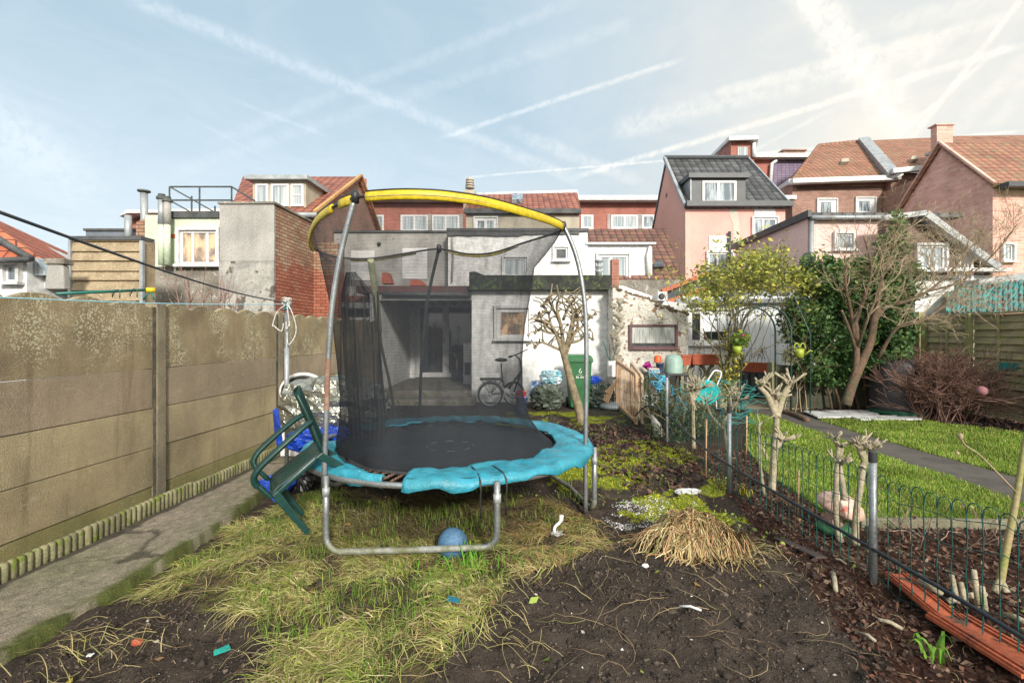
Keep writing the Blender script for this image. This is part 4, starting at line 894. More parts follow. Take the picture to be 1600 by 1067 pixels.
pole(smooth_path([P(619, 662, 5.45), P(609, 600, 5.45), P(596, 540, 5.4), P(592, 500, 5.35)]), .016, [mat('dirty_foam_core', (.16, .16, .11), (.1, .1, .08), 8, .8)]*2)
pole([P(592, 520, 5.35), P(587, 460, 5.33), P(579, 405, 5.3)], .036, [mat('olive_foam', (.42, .44, .26), (.32, .34, .2), 6, .9, .3)]*2, name='pole_foam')
for q in (P(555, 308, 3.31), P(880, 354, 4.19), P(686, 388, 5.3)): MB().lathe(q, [(.026, -.04), (.028, .02), (.02, .04)], 12).build('pole_cap', M['black'], tr, True)
ringpx = [(555, 309, 3.31), (600, 304, 3.24), (650, 303, 3.22), (700, 306, 3.27), (760, 315, 3.41), (820, 331, 3.68), (860, 344, 3.96), (880, 355, 4.2), (868, 364, 4.6), (820, 379, 4.95), (770, 395, 5.15), (730, 397, 5.25), (686, 389, 5.3), (640, 395, 5.35), (579, 404, 5.33), (530, 402, 5.2), (496, 392, 5.1), (484, 380, 4.8), (487, 358, 4.3), (500, 338, 3.87), (525, 321, 3.5)]
ring3 = [Vector(P(*q)) for q in ringpx]
def resample(pts, n, closed=True):
    q = pts+[pts[0]] if closed else pts; L = [0]
    for i in range(1, len(q)): L.append(L[-1]+(q[i]-q[i-1]).length)
    out = []
    for k in range(n):
        s_ = L[-1]*k/(n if closed else n-1); i = max(j for j in range(len(L)) if L[j] <= s_+1e-9); i = min(i, len(q)-2)
        t = (s_-L[i])/(L[i+1]-L[i]); out.append(q[i].lerp(q[i+1], t))
    return out
sm = []
for i in range(len(ring3)):
    p0, p1, p2, p3 = ring3[i-1], ring3[i], ring3[(i+1) % len(ring3)], ring3[(i+2) % len(ring3)]
    for k in range(5): t = k/5; sm.append(.5*((2*p1)+(p2-p0)*t+(2*p0-5*p1+4*p2-p3)*t*t+(3*p1-p0-3*p2+p3)*t**3))
MB().tube(sm, .010, 6, closed=True).build('top_ring', M['black'], tr, True)
ym = mat('yellow_vinyl', (.70, .54, .02), (.58, .43, .02), 5, .5, .3, 30, stain=.5, spots=(.35, .30, .1), sscale=25, sthr=.68)
def toppad(a, b_, name='top_pad', w=.034):
    seg = [q for i, q in enumerate(sm) if a <= i <= b_]
    bb = MB().tube([q+Vector((0, 0, -.006)) for q in seg], w, 10, sq=(1.0, .42)); o = bb.build(name, ym, tr, True)
    MB().tube([q+Vector((0, -.016, -.012)) for q in seg], .0022, 4).build('stitching', M['stained'], o, True)
    MB().tube([q+Vector((0, -.004, w-.004)) for q in seg], .006, 5).build('piping', M['black'], o, True)
    return o
toppad(2, 34); toppad(82, 99); toppad(101, 104)
MB().tube([q+Vector((0, 0, -.02)) for q in sm[46:60]], [.005, .008, .011, .013, .014, .013, .012, .014, .012, .011, .012, .010, .008, .005], 6, sq=(1, .5)).build('top_pad', mat('faded_vinyl', (.34, .27, .05), (.16, .14, .06), 18, .8), tr, True)
MB().tube([q+Vector((0, 0, -.02)) for q in sm[64:74]], .012, 6, sq=(1, .5)).build('top_pad', mat('grimy_vinyl', (.14, .13, .06), (.3, .26, .08), 18, .8), tr, True)
# the net: a slack tube of mesh
m, T, bs = newmat('net_mesh'); v = T.node('ShaderNodeTexCoord').outputs['Object']; x_, y_, z_ = T.sep(v)
bs.inputs['Base Color'].default_value = (.022, .026, .033, 1); bs.inputs['Roughness'].default_value = .8; bs.inputs['Specular IOR Level'].default_value = .15
wv = T.math('SINE', T.math('MULTIPLY', T.math('ADD', z_, T.math('MULTIPLY', T.noise(v, 6, 3), .05)), 2*math.pi/.022))
nn = T.noise(T.vmath('MULTIPLY', v, (5, 5, .9)), 1.5, 4, .6)
op = T.math('ADD', T.math('ADD', .37, T.math('MULTIPLY', wv, .03)), T.math('MULTIPLY', T.step(nn, .45, .7), .14))
op = T.math('ADD', op, T.step(z_, 1.5, .6, 0., .14))
lw = T.node('ShaderNodeLayerWeight'); lw.inputs[0].default_value = .35
op = T.math('ADD', op, T.math('MULTIPLY', T.math('POWER', lw.outputs[1], 2.5), .55), clamp=True)
tp_ = T.node('ShaderNodeBsdfTransparent'); mx = T.node('ShaderNodeMixShader'); T.put(mx.inputs[0], op)
T.l.new(tp_.outputs[0], mx.inputs[1]); T.l.new(bs.outputs[0], mx.inputs[2]); T.l.new(mx.outputs[0], T.n['Material Output'].inputs[0])
netm = m
netd, T, bs2 = newmat('net_mesh_gathered'); bs2.inputs['Base Color'].default_value = (.03, .032, .036, 1); v2 = T.node('ShaderNodeTexCoord').outputs['Object']
o2 = T.math('ADD', .62, T.math('MULTIPLY', T.step(T.noise(T.vmath('MULTIPLY', v2, (14, 3, .8)), 2, 4, .6), .4, .65), .33)); t2 = T.node('ShaderNodeBsdfTransparent'); x2 = T.node('ShaderNodeMixShader'); T.put(x2.inputs[0], o2)
T.l.new(t2.outputs[0], x2.inputs[1]); T.l.new(bs2.outputs[0], x2.inputs[2]); T.l.new(x2.outputs[0], T.n['Material Output'].inputs[0])
N = 96; top = resample(sm, N)
a0 = math.atan2(top[0].y-4.35, top[0].x+.72)
levels = []   # z, left x, right x, front y, back y
for (y, l, r, fy, by) in ((420, 512, 850, 3.45, 5.25), (465, 520, 843, 3.55, 5.2), (510, 527, 835, 3.6, 5.2), (560, 533, 830, 3.6, 5.2), (610, 537, 830, 3.58, 5.22), (650, 539, 836, 3.52, 5.25), (678, 542, 848, 3.48, 5.28), (692, 545, 862, 3.45, 5.3)):
    levels.append((Z(y, 4.4), X(l+(3 if y < 670 else -4), 4.4), X(r-(15 if y < 640 else 10 if y < 660 else 3 if y < 680 else 0), 4.4), fy, by))
levels[-1] = (TZ+.012,)+levels[-1][1:]
V = [tuple(p) for p in top]
zs = [2.42]+[l[0] for l in levels]; nl = len(levels)
rows = [(2.42, None)]
fine = []
for i in range(nl):
    for k in range(3):
        t = (k+1)/3
        if i == 0: fine.append((None, t, levels[0]))
        else: A, B = levels[i-1], levels[i]; fine.append((tuple(a+(b-a)*t for a, b in zip(A, B)), 1, None))
for L, t, L0 in fine:
    LL = L or L0; z, xl, xr, fy, by = LL; cx, cy, rx, ry = (xl+xr)/2, (fy+by)/2, (xr-xl)/2, (by-fy)/2
    for k in range(N):
        a = math.atan2(top[k].y-4.35, top[k].x+.72)
        amp = .022*math.sin(a*9+z*2)+.014*math.sin(a*17-z*5+1)
        amp *= min(1, (2.42-z)*1.3)
        px_, py_ = cx+(rx+amp*.3)*math.cos(a), cy+(ry+amp)*math.sin(a)
        if L is None:
            e = t**1.2; px_ = top[k].x+(px_-top[k].x)*e; py_ = top[k].y+(py_-top[k].y)*e; zz = top[k].z+(z-top[k].z)*t
        else: zz = z
        V.append((px_, py_, zz))
nr = len(fine)+1; Fn = [(j*N+k, j*N+(k+1) % N, (j+1)*N+(k+1) % N, (j+1)*N+k) for j in range(nr-1) for k in range(N)]
b = MB(); b.add(V, Fn); net = b.build('safety_net', netm, tr, True)
# bunched door flap of the net, gathered towards the left
b = MB(); n = 26; rr = 14; vs = []
for j in range(rr+1):
    t = j/rr; y = 425+265*t; wl = np.interp(y, [425, 470, 560, 650, 690], [540, 532, 537, 544, 548]); wr = np.interp(y, [425, 460, 520, 600, 650, 690], [556, 585, 592, 597, 603, 600])
    for i in range(n+1): s_ = i/n; vs.append(P(wl+(wr-wl)*s_, y, 3.95+.05*math.sin(s_*26+t*2)+.25*s_))
b.add(vs, [(j*(n+1)+i, j*(n+1)+i+1, (j+1)*(n+1)+i+1, (j+1)*(n+1)+i) for j in range(rr) for i in range(n)]); b.build('net_door', netd, tr, True)
MB().tube(smooth_path([P(590, 455, 4.2), P(592, 520, 4.2), P(598, 600, 4.2), P(604, 655, 4.2)]), .008, 6).build('door_hem', M['black'], tr, True)
# jumping mat
bedm = mat('black_mat', (.018, .019, .021), (.030, .031, .033), 2.5, .62, .5, 120, spots=(.05, .05, .05), sscale=8, sthr=.66)
rr, na = 40, 120; vs = [(TC.x, TC.y, TZ-.02)]
from mathutils import noise as mn
for j in range(1, rr+1):
    for k in range(na):
        a = 2*math.pi*k/na; r = .95*j/rr; x, y = TC.x+r*math.cos(a), TC.y+r*math.sin(a)
        fr = max(0, math.sin(-a-.15))*max(0, (j/rr-.45)/.55)
        wr = .055*fr*(abs(mn.fractal(Vector((x*5, y*9, 1.)), 1, 2, 4))-.1)+.018*fr*math.sin(x*16+y*30+3*math.sin(y*9))
        lf = max(0, -math.cos(a+.5))*max(0, (j/rr-.6)/.4)*.05
        vs.append((x, y, TZ-.02+wr+.012*(j/rr)+lf*abs(math.sin(a*14))))
fs = [(0, 1+k, 1+(k+1) % na) for k in range(na)]+[(1+(j-1)*na+k, 1+j*na+k, 1+j*na+(k+1) % na, 1+(j-1)*na+(k+1) % na) for j in range(1, rr) for k in range(na)]
b = MB(); b.add(vs, fs); bed = b.build('jumping_mat', bedm, tr, True)
b = MB()
for k in range(8): a = math.radians(k*45+10); c = Vector((TC.x+.0, TC.y-.02, TZ+.0)); p = c+Vector((.2*math.cos(a), .2*math.sin(a), -.012)); t = Vector((-math.sin(a), math.cos(a), 0)); b.obox(p, t*.035, Vector((math.cos(a), math.sin(a), 0))*.004, (0, 0, .003))
b.build('target_dashes', mat('faded_print', (.22, .22, .22), (.15, .15, .15), 20), bed)
b = MB(); b.tube([tp(a, .955, TZ) for a in range(0, 360, 5)], .016, 6, closed=True); b.build('mat_hem', M['black'], tr, True)
# pads
padm = mat('turquoise_vinyl', (.022, .25, .36), (.05, .34, .46), 3, .5, .7, 12, stain=.4, spots=(.22, .42, .48), sscale=34, sthr=.68, bdist=.02)
def pad(a0, a1, rin, rout, dz=0., sag=.0, seed=0):
    n = int(abs(a1-a0)); m_ = 16; vs = []
    for i in range(n+1):
        t = i/n; a = a0+(a1-a0)*t; ri, ro = rin(t), rout(t)
        for j in range(m_+1):
            s_ = j/m_; r = ri+(ro-ri)*s_; h = .010*math.sin(math.pi*min(1, s_*1.05))+.016*(vnoise(np.array([a*.22]), np.array([s_*3]), 1, seed)[0]-.5)*2+.006*(vnoise(np.array([a*.8]), np.array([s_*9]), 1, seed+4)[0]-.5)
            if s_ > .92: h -= .05*((s_-.92)/.08)*(1+.25*math.sin(a*.13)+.2*math.sin(a*.37))
            p = tp(a, r, TZ+.034+dz+h); vs.append(p)
    k = m_+1; fs = [(i*k+j, (i+1)*k+j, (i+1)*k+j+1, i*k+j+1) for i in range(n) for j in range(m_)]
    b = MB(); b.add(vs, fs); o = b.build('safety_pad', padm, tr, True); s = o.modifiers.new('solid', 'SOLIDIFY'); s.thickness = .014; s.offset = -1; return o
jag = lambda t: .02*math.sin(t*60)*(t < .1)
pB = pad(-97, 152, lambda t: .93+.01*math.sin(t*40), lambda t: 1.252+.004*math.sin(t*50))
pA_ = pad(186, 256, lambda t: .95+.24*t**2, lambda t: 1.235-.02*t, .0, 0, 5)
for a in (-74, -66): MB().tube([tp(a, .94, TZ+.045), tp(a, 1.08, TZ+.058), tp(a, 1.2, TZ+.056), tp(a, 1.262, TZ+.025), tp(a, 1.27, TZ-.03), tp(a, 1.25, TZ-.12), tp(a+.5, 1.23, TZ-.22)], .006, 5).build('strap', M['black'], tr, True)
b = MB(); b.tube([tp(a, 1.215, TZ+.044) for a in range(-96, 40, 4)], .0045, 5); b.build('seam', mat('dark_seam', (.02, .12, .17), (.02, .1, .14), 5), pB, True)
for a in range(-126, -96, 4):
    b = MB(); p, q = tp(a, .96, TZ), tp(a, 1.205, TZ+.01); n = 60; pts = []
    for i in range(n+1):
        t = i/n; c = p.lerp(q, t); w_ = 0 if t < .15 or t > .85 else .009
        rad = Vector((math.cos(math.radians(a)), math.sin(math.radians(a)), 0)); tt = Vector((-rad.y, rad.x, 0))
        pts.append(c+tt*w_*math.cos(i*1.9)+Vector((0, 0, w_*math.sin(i*1.9))))
    b.tube(pts, .0022, 4); b.build('spring', M['rust'], tr, True)
# rag hanging under the frame
b = MB(); b.ball(tp(-60, .8, TZ-.1), (.10, .1, .05), 12, 8, .4, 3); b.build('hanging_rag', M['stained'], tr, True)

# ball
bl = MB(); c = (P(706, 850, 3.33)[0], 3.36, .115)
bl.ball((c[0], c[1], gz1(c[0], c[1])+.098), (.102, .102, .106), 32, 24, .03, 4, fq=1.2)
tag(bl.build('ball', mat('faded_blue_rubber', (.055, .145, .27), (.085, .19, .33), 5, .65, .5, 60, spots=(.06, .10, .15), sscale=12, sthr=.58), None, True), 'scuffed faded blue ball under the trampoline frame', 'ball')

# ---------------------------------------------------------------- green garden chair hung on the frame
gp = mat('dark_green_plastic', (.006, .038, .034), (.009, .05, .045), 4, .35, .1, 40, spots=(.03, .11, .10), sscale=26, sthr=.7)
def garden_chair():
    pitch = math.radians(39); f = Vector((-math.cos(pitch), 0, -math.sin(pitch))); u = Vector((-math.sin(pitch), 0, math.cos(pitch))); l = Vector((0, -1, 0))
    Rz = Matrix.Rotation(math.radians(28), 3, 'Z'); f, u, l = Rz @ f, Rz @ u, Rz @ l
    R = Matrix((f, l, u)).transposed()
    S_ = .9; foot = Vector(P(480, 834, 3.3)); o = foot-R @ Vector((.25, .22, 0))*S_
    root = thing('garden_chair', o, 'dark green plastic garden chair tipped over the left rim of the trampoline', 'chair', None, R.to_euler())
    root.scale = (S_, S_, S_)
    def B(b, n, sm=True, bev=.004): return b.build(n, gp, root, sm, bev, local=True)
    # seat with slots
    b = MB(); nx, ny = 14, 14; top = []
    def sz(x, y): return .40+.03*(x/.23)*abs(x/.23)*.6-.015*(1-(y/.22)**2)-(.03*max(0, (x-.16)/.07)**2)
    slots = {3, 5, 7, 9, 11}; 
    xs = [-.22+.45*i/nx for i in range(nx+1)]; ysl = [-.22+.44*j/15 for j in range(16)]
    vs = [(x, y*(.86+.14*(x+.22)/.45), sz(x, y)) for x in xs for y in ysl]; fs = []
    k = 16
    for i in range(nx):
        for j in range(15):
            if j in (3, 5, 7, 9, 11) and 3 <= i <= 10: continue
            fs.append((i*k+j, i*k+j+1, (i+1)*k+j+1, (i+1)*k+j))
    vs2 = []
    for i in range(nx+1): pass
    b.add(vs, fs); s_ = B(b, 'seat', False, 0); m_ = s_.modifiers.new('solid', 'SOLIDIFY'); m_.thickness = .012; m_.offset = -1
    b = MB(); b.tube([(.23, -.22, .375), (.245, 0, .372), (.23, .22, .375)], .02, 8, sq=(1.1, .5)); b.tube([(-.2, .2, .385), (.22, .225, .385)], .02, 8, sq=(1, .4)); b.tube([(-.2, -.2, .385), (.22, -.225, .385)], .02, 8, sq=(1, .4)); B(b, 'seat_rim')
    # back
    b = MB(); nz, ny = 12, 12; vs = []; fs = []
    for i in range(nz+1):
        t = i/nz; z = .40+.45*t; w_ = .205*(1-.12*t)*(1 if t < .85 else math.sqrt(max(.25, 1-((t-.85)/.15)**2*.5)))
        for j in range(ny+1): s = -1+2*j/ny; vs.append((-.21-.14*t-.05*(1-s*s), s*w_, z+.02*(1-s*s)*t))
    k = ny+1
    for i in range(nz):
        for j in range(ny):
            if i in range(2, 9) and j in (3, 5, 6, 8): continue
            if i == 10 and 4 <= j <= 7: continue
            fs.append((i*k+j, i*k+j+1, (i+1)*k+j+1, (i+1)*k+j))
    b.add(vs, fs); s_ = B(b, 'backrest', False, 0); m_ = s_.modifiers.new('solid', 'SOLIDIFY'); m_.thickness = .012
    for sg in (-1, 1):
        b = MB(); b.tube([(-.21, sg*.2, .4), (-.26, sg*.198, .55), (-.31, sg*.19, .70), (-.35, sg*.175, .84)], [.024, .022, .02, .018], 8, sq=(.7, 1.1)); B(b, 'back_post')
        pts = smooth_path([(-.29, sg*.215, .63), (-.2, sg*.25, .64), (0, sg*.27, .635), (.16, sg*.27, .62), (.23, sg*.262, .585), (.245, sg*.25, .53)], 20)
        b = MB(); b.tube(pts, .034, 8, sq=(.68, 1.25)); b.tube([(.245, sg*.25, .56), (.24, sg*.24, .40)], .032, 8, sq=(.6, 1.)); B(b, 'armrest')
        for fx, tx, nme in ((.25, .22, 'f'), (-.30, -.19, 'b')):
            b = MB(); A = Vector((tx, sg*.22, .40)); Q = Vector((fx, sg*(.22 if nme == 'f' else .20), 0)); d_ = 1 if nme == 'f' else -1
            w0, w1 = .044, .026
            vs = []
            for p, w_ in ((Q, w1), (A, w0)):
                vs += [p+Vector((-w_*d_, -sg*w_, 0)), p+Vector((w_*d_*.4, -sg*w_, 0)), p+Vector((w_*d_*.4, sg*w_*.4, 0)), p+Vector((-w_*d_, sg*w_*.4, 0))]
            b.add(vs, [(0, 1, 2, 3), (4, 7, 6, 5), (0, 4, 5, 1), (1, 5, 6, 2), (2, 6, 7, 3), (3, 7, 4, 0)])
            B(b, 'leg', False, .006)
    return root
garden_chair()

# ---------------------------------------------------------------- foil, tarp and lounger behind the net
def crumple(name, c, r, m, amp, seed, label, cat, fq=3, parent=None, squash=None, nu=60, nv=36, tow=None):
    b = MB(); vs = []; fs = []; rs = np.random.default_rng(seed); o = rs.uniform(0, 50, 3)
    for i in range(nv+1):
        th = math.pi*i/nv
        for k in range(nu):
            a = 2*math.pi*k/nu; d = Vector((math.sin(th)*math.cos(a), math.sin(th)*math.sin(a), math.cos(th)))
            e = 2.6; q = (abs(d.x)**e+abs(d.y)**e+abs(d.z)**e)**(-1/e); p = d*q
            n_ = abs(mn.fractal(Vector((p.x*fq+o[0], p.y*fq+o[1], p.z*fq+o[2])), .9, 2.1, 4)); n2_ = 1-2*amp*n_
            z = c[2]+p.z*r[2]*n2_
            vs.append((c[0]+p.x*r[0]*n2_, c[1]+p.y*r[1]*n2_, max(z, -.01)))
    for i in range(nv):
        for k in range(nu): fs.append((i*nu+k, (i+1)*nu+k, (i+1)*nu+(k+1) % nu, i*nu+(k+1) % nu))
    b.add(vs, fs); o_ = b.build(name, m, parent, False)
    if label: tag(o_, label, cat)
    return o_
foilm, T, bs = newmat('foil'); v = T.node('ShaderNodeTexCoord').outputs['Object']
bs.inputs['Metallic'].default_value = .85; bs.inputs['Roughness'].default_value = .26
T.put(bs.inputs['Base Color'], T.mix(T.noise(v, 4, 4), (.28, .29, .24), (.50, .50, .44)))
h_ = T.math('ADD', T.vor(T.vmath('ADD', v, T.vmath('SCALE', T.comb(T.noise(v, 5, 3), T.noise(v, 4, 3), T.noise(v, 6, 3)), scale=.6)), 3.2, 'DISTANCE_TO_EDGE'), T.math('MULTIPLY', T.noise(v, 4, 3, .6, 2.5), .7)); T.l.new(T.bump(h_, 1., .035), bs.inputs['Normal'])
crumple('foil_sheet', P(523, 637, 5.35), (.62, .34, .36), foilm, .17, 3, 'crumpled silver foil sheet draped over a heap beside the slab wall', 'foil sheet', 1.6, nu=38, nv=20)
crumple('tarp', P(516, 686, 4.95), (.44, .28, .13), mat('blue_tarp', (.012, .07, .52), (.01, .045, .34), 4, .35, .7, 14, bdist=.04), .25, 8, 'bright blue tarpaulin bunched beneath the silver foil', 'tarpaulin', 2.6)
b = MB(); b.prism([P(426, 640, 4.6), P(432, 638, 4.6), P(436, 665, 4.55), P(441, 702, 4.6), P(434, 706, 4.6), P(428, 670, 4.62)], (.01, .012, 0)); b.prism([P(402, 752, 4.5), P(452, 728, 4.5), P(452, 760, 4.5), P(430, 785, 4.5), P(415, 770, 4.5)], (.02, .1, 0))
tag(b.build('tarp', MATS['blue_tarp']), 'strip of blue tarpaulin hanging down behind the green chair', 'tarpaulin')
crumple('black_bag', P(470, 742, 4.75), (.14, .12, .2), mat('bag_plastic_dark', (.012, .013, .015), (.02, .02, .022), 5, .35, .6, 20), .3, 12, 'black plastic bag on the ground behind the green chair', 'bag', 3, nu=30, nv=20)
lg = thing('sun_lounger', P(474, 600, 5.9), 'folded lounger with rounded white frame and black slats behind the foil', 'lounger')
c = P(474, 612, 5.9); arc = [Vector((c[0]+.27*math.cos(t), 5.9, c[2]+.21*math.sin(t))) for t in np.linspace(-.2, math.pi+.2, 24)]
MB().tube(arc, .022, 8).build('frame', M['cwhite'], lg, True); MB().tube([q+Vector((0, -.004, -.035)) for q in arc[2:-2]], .017, 6).build('trim', M['black'], lg, True)
b = MB()
for i in range(7): xx = c[0]-.17+.057*i; b.obox((xx, 5.9, c[2]+.0), (.013, 0, 0), (0, .01, 0), (0, 0, .13*math.sqrt(max(.1, 1-((i-3)/4.2)**2))+.02))
b.build('slats', M['black'], lg); MB().box(c[0]-.27, c[0]+.27, 5.88, 5.92, .05, c[2]-.02).build('seat_panel', M['cwhite'], lg, bevel=.01)

# washing line post, ropes
pp = thing('clothesline_post', P(448, 720, 5.5)[:2]+(0,), 'galvanised clothesline post with coils of white and teal rope', 'post')
x, y = P(448, 0, 5.5)[:2]; MB().tube([(x, y, -.1), (x, y, 1.86)], .022, 12).build('post', M['steel'], pp, True); MB().tube([(x, y, .6), (x, y, 1.35)], .0265, 12).build('sleeve', M['zinc'], pp, True)
rp = mat('white_rope', (.7, .7, .68), (.5, .5, .5), 30, .9); rt = mat('teal_rope', (.04, .25, .30), (.2, .4, .45), 20, .8)
b = MB()
for i in range(6): b.tube([(x+(.035+.008*(i % 3))*math.cos(t), y+(.035+.01*(i % 2))*math.sin(t), 1.82+.016*i+.012*math.sin(t*2+i)) for t in np.linspace(0, 6.28, 14)], .006, 5)
b.build('coil', rp, pp, True)
b = MB()
for i in range(5): b.tube([(x+.036*math.cos(t), y+.036*math.sin(t), 1.79+.014*i+.01*math.cos(t+i)) for t in np.linspace(0, 6.28, 14)], .007, 5)
b.build('coil', rt, pp, True)
for (a, q, wd) in ((-.14, .3, 1), (.12, .45, -1), (.05, .28, 1)):
    MB().tube(smooth_path([(x+.02, y-.03, 1.84), (x+a*.6, y-.04, 1.76), (x+a, y-.04, 1.6), (x+a*.9, y-.04, 1.84-q*.8), (x+a*.3, y-.04, 1.84-q), (x+a*.15, y-.03, 1.84-q*.7)], 25), .006, 5).build('loose_rope', rp, pp, True)
cl = MB(); A, B_ = Vector(P(-40, 463, 3.0)), Vector((x, y, 1.84)); cl.tube([A.lerp(B_, t)+Vector((0, 0, -.02*math.sin(math.pi*t))) for t in np.linspace(0, 1, 16)], .0045, 5)
tag(cl.build('clothesline', mat('light_blue_line', (.30, .58, .68), (.25, .5, .6), 8, .6), None, True), 'pale blue clothesline stretched along the top of the slab wall', 'clothesline')
cl = MB(); A = Vector(P(-60, 310, 1.35)); B_ = Vector((x, y, 1.86)); cl.tube([A.lerp(B_, t)+Vector((0, 0, -.05*math.sin(math.pi*t))) for t in np.linspace(0, 1, 20)], .006, 6)
tag(cl.build('cable', mat('dark_cable', (.05, .055, .075), (.07, .075, .09), 8, .5), None, True), 'thick dark cable sloping from upper left down to the clothesline post', 'cable')
gpst = thing('prop_pole', P(160, 455, 4.2), 'green metal clothes prop with yellow end cap lying on the slab wall', 'pole')
gm = mat('green_enamel', (.01, .13, .11), (.015, .16, .13), 5, .4)
q0, q1 = Vector(P(88, 459, 3.8)), Vector(P(229, 453, 4.5)); MB().tube([q0, q1], .012, 10).build('tube', gm, gpst, True)
MB().tube([q1-Vector((.005, 0, 0)), q1+Vector((.05, .04, .0))], .022, 12).build('end_cap', mat('yellow_cap', (.75, .55, .01), (.7, .5, .01), 5, .4), gpst, True)
for t in (.62, .83): q = q0.lerp(q1, t); MB().tube([q+Vector((-.03, 0, .01)), q+Vector((-.03, .0, -.05)), q+Vector((.0, 0, .015)), q+Vector((.035, 0, .01)), q+Vector((.035, 0, -.06))], .005, 5).build('hook', gm, gpst, True)
b = MB(); b.tube([q1+Vector((.02, .02, 0)), q1+Vector((-.03, 0, -.09))], .008, 6); b.tube([q1+Vector((.02, .02, 0)), q1+Vector((.07, 0, -.09))], .008, 6); b.build('clip', gm, gpst, True)

# ---------------------------------------------------------------- things along the white house
bn = thing('wheelie_bin', (P(902, 637, 10.1)[0], 10.1, 0), 'green wheelie bin with a grey lid rim beside the pollarded tree', 'bin')
gb = mat('bin_green', (.018, .115, .04), (.025, .14, .05), 3, .42, .1, 30)
bx = (X(888, 10.1)+X(920, 10.1))/2; hw = .24
b = MB(); z0, z1 = .03, .98
vs = [(bx-hw*.78, 9.9, z0), (bx+hw*.78, 9.9, z0), (bx+hw*.78, 10.35, z0), (bx-hw*.78, 10.35, z0), (bx-hw, 9.86, z1), (bx+hw, 9.86, z1), (bx+hw, 10.4, z1), (bx-hw, 10.4, z1)]
b.add(vs, [(0, 3, 2, 1), (4, 5, 6, 7), (0, 1, 5, 4), (1, 2, 6, 5), (2, 3, 7, 6), (3, 0, 4, 7)]); b.build('body', gb, bn, bevel=.03)
b = MB(); b.box(bx-hw-.02, bx+hw+.02, 9.83, 10.42, .95, 1.0); b.build('rim', gb, bn, bevel=.01)
b = MB(); b.add([(bx-hw-.03, 9.81, 1.003), (bx+hw+.03, 9.81, 1.003), (bx+hw+.03, 10.43, 1.003), (bx-hw-.03, 10.43, 1.003), (bx-hw+.03, 9.9, 1.09), (bx+hw-.03, 9.9, 1.09), (bx+hw-.03, 10.38, 1.1), (bx-hw+.03, 10.38, 1.1)], [(0, 3, 2, 1), (4, 5, 6, 7), (0, 1, 5, 4), (1, 2, 6, 5), (2, 3, 7, 6), (3, 0, 4, 7)]); b.build('lid', gb, bn, bevel=.02)
for sx in (-1, 1): MB().lathe((bx+sx*.2, 10.38, .1), [(.1, -.025), (.1, .025)], 18, ax=(1, 0, 0)).build('wheel', M['rubber'], bn)
wm = mat('white_print', (.75, .78, .75), None, 5); mk = MB(); cx = bx; s = 9.872; fy = lambda z: 9.9-.04*(z-.03)/.95-.006
def stroke(pts, r=.006): mk.tube([(cx+a, fy(z), z) for a, z in pts], r, 4, sq=(1, .5))
stroke([(-.01, .80), (-.02, .76), (0, .73), (.025, .745), (.02, .775)], .009); stroke([(0, .82), (.012, .80)], .008)
for i in range(5): stroke([(-.045+.02*i, .69), (-.04+.02*i, .705)], .004)
for i, hh in enumerate((.045, .03, .03, .0, .03, .04, .03, .03)):
    if hh: stroke([(-.075+.021*i, .635), (-.075+.021*i, .635+hh)], .006); stroke([(-.075+.021*i, .635+hh*.6), (-.063+.021*i, .635)], .005)
mk.build('printed_mark', wm, bn)
crumple('garbage_bag', (X(855, 9.9), 9.95, .24), (.36, .3, .28), mat('olive_tarp', (.05, .065, .05), (.08, .10, .08), 4, .4, .7, 12, bdist=.03), .3, 21, 'dark olive tarpaulin bundle between the net and the pollarded tree', 'bundle', 2.4, nu=40, nv=26)
crumple('garbage_bag', (X(862, 10.2), 10.3, .62), (.26, .2, .17), mat('clear_blue_bag', (.10, .42, .55), (.5, .65, .7), 5, .3, .6, 14, spots=(.8, .82, .85), sscale=7, sthr=.55), .3, 22, 'pale blue plastic bag resting on top of the olive bundle', 'bag', 3, nu=36, nv=24)
crumple('garbage_bag', (X(937, 10.2), 10.25, .26), (.33, .3, .30), mat('olive_tarp_b', (.04, .052, .045), (.07, .085, .07), 4, .4, .7, 12, bdist=.03), .3, 23, 'dark rubbish bag slumped to the right of the wheelie bin', 'bag', 2.4, nu=40, nv=26)
crumple('tarp', (X(925, 10.3), 10.3, .55), (.22, .2, .10), MATS['blue_tarp'], .3, 24, 'small blue sheet lying on the dark rubbish bag by the bin', 'sheet', 3, nu=30, nv=20)
crumple('garbage_bag', (X(838, 10.4), 10.4, .3), (.16, .2, .26), mat('blue_white_bag', (.05, .2, .5), (.7, .72, .75), 6, .4, .5, 14), .3, 25, 'blue and white bag half hidden by the right edge of the net', 'bag', 3, nu=30, nv=20)
b = MB(); b.lathe((X(958, 9.9), 9.9, .02), [(.24, 0), (.27, .03), (.26, .07), (.2, .1), (.0, .13)], 24); tag(b.build('basin', M['zinc'], None, True), 'upturned dark metal basin behind the wooden gate', 'basin')
jb = thing('junction_box', (X(954, 10.3), 10.3, .85), 'white electrical box with loose cables by the corner of the outhouse', 'box')
MB().box(X(950, 10.3), X(963, 10.3), 10.25, 10.38, .62, .95).build('case', M['cwhite'], jb, bevel=.01)
for a, c_ in ((-.14, .45), (-.05, .5), (.1, .4)): MB().tube(smooth_path([(X(955, 10.3)+a*.2, 10.3, .93), (X(955, 10.3)+a*.6, 10.3, 1.1), (X(955, 10.3)+a, 10.25, .93+c_*.7), (X(955, 10.3)+a*1.3, 10.25, .93+c_)], 12), .009, 5).build('cable', M['iron'] if a > -.1 else gm, jb, True)
b = MB()
for i in range(5): b.bar((X(948, 9.9)-.1*i*.3, 9.9+.04*i, .12+.03*i), (X(962, 9.9)+.03*i, 10.0, .5+.03*i), .05, .03)
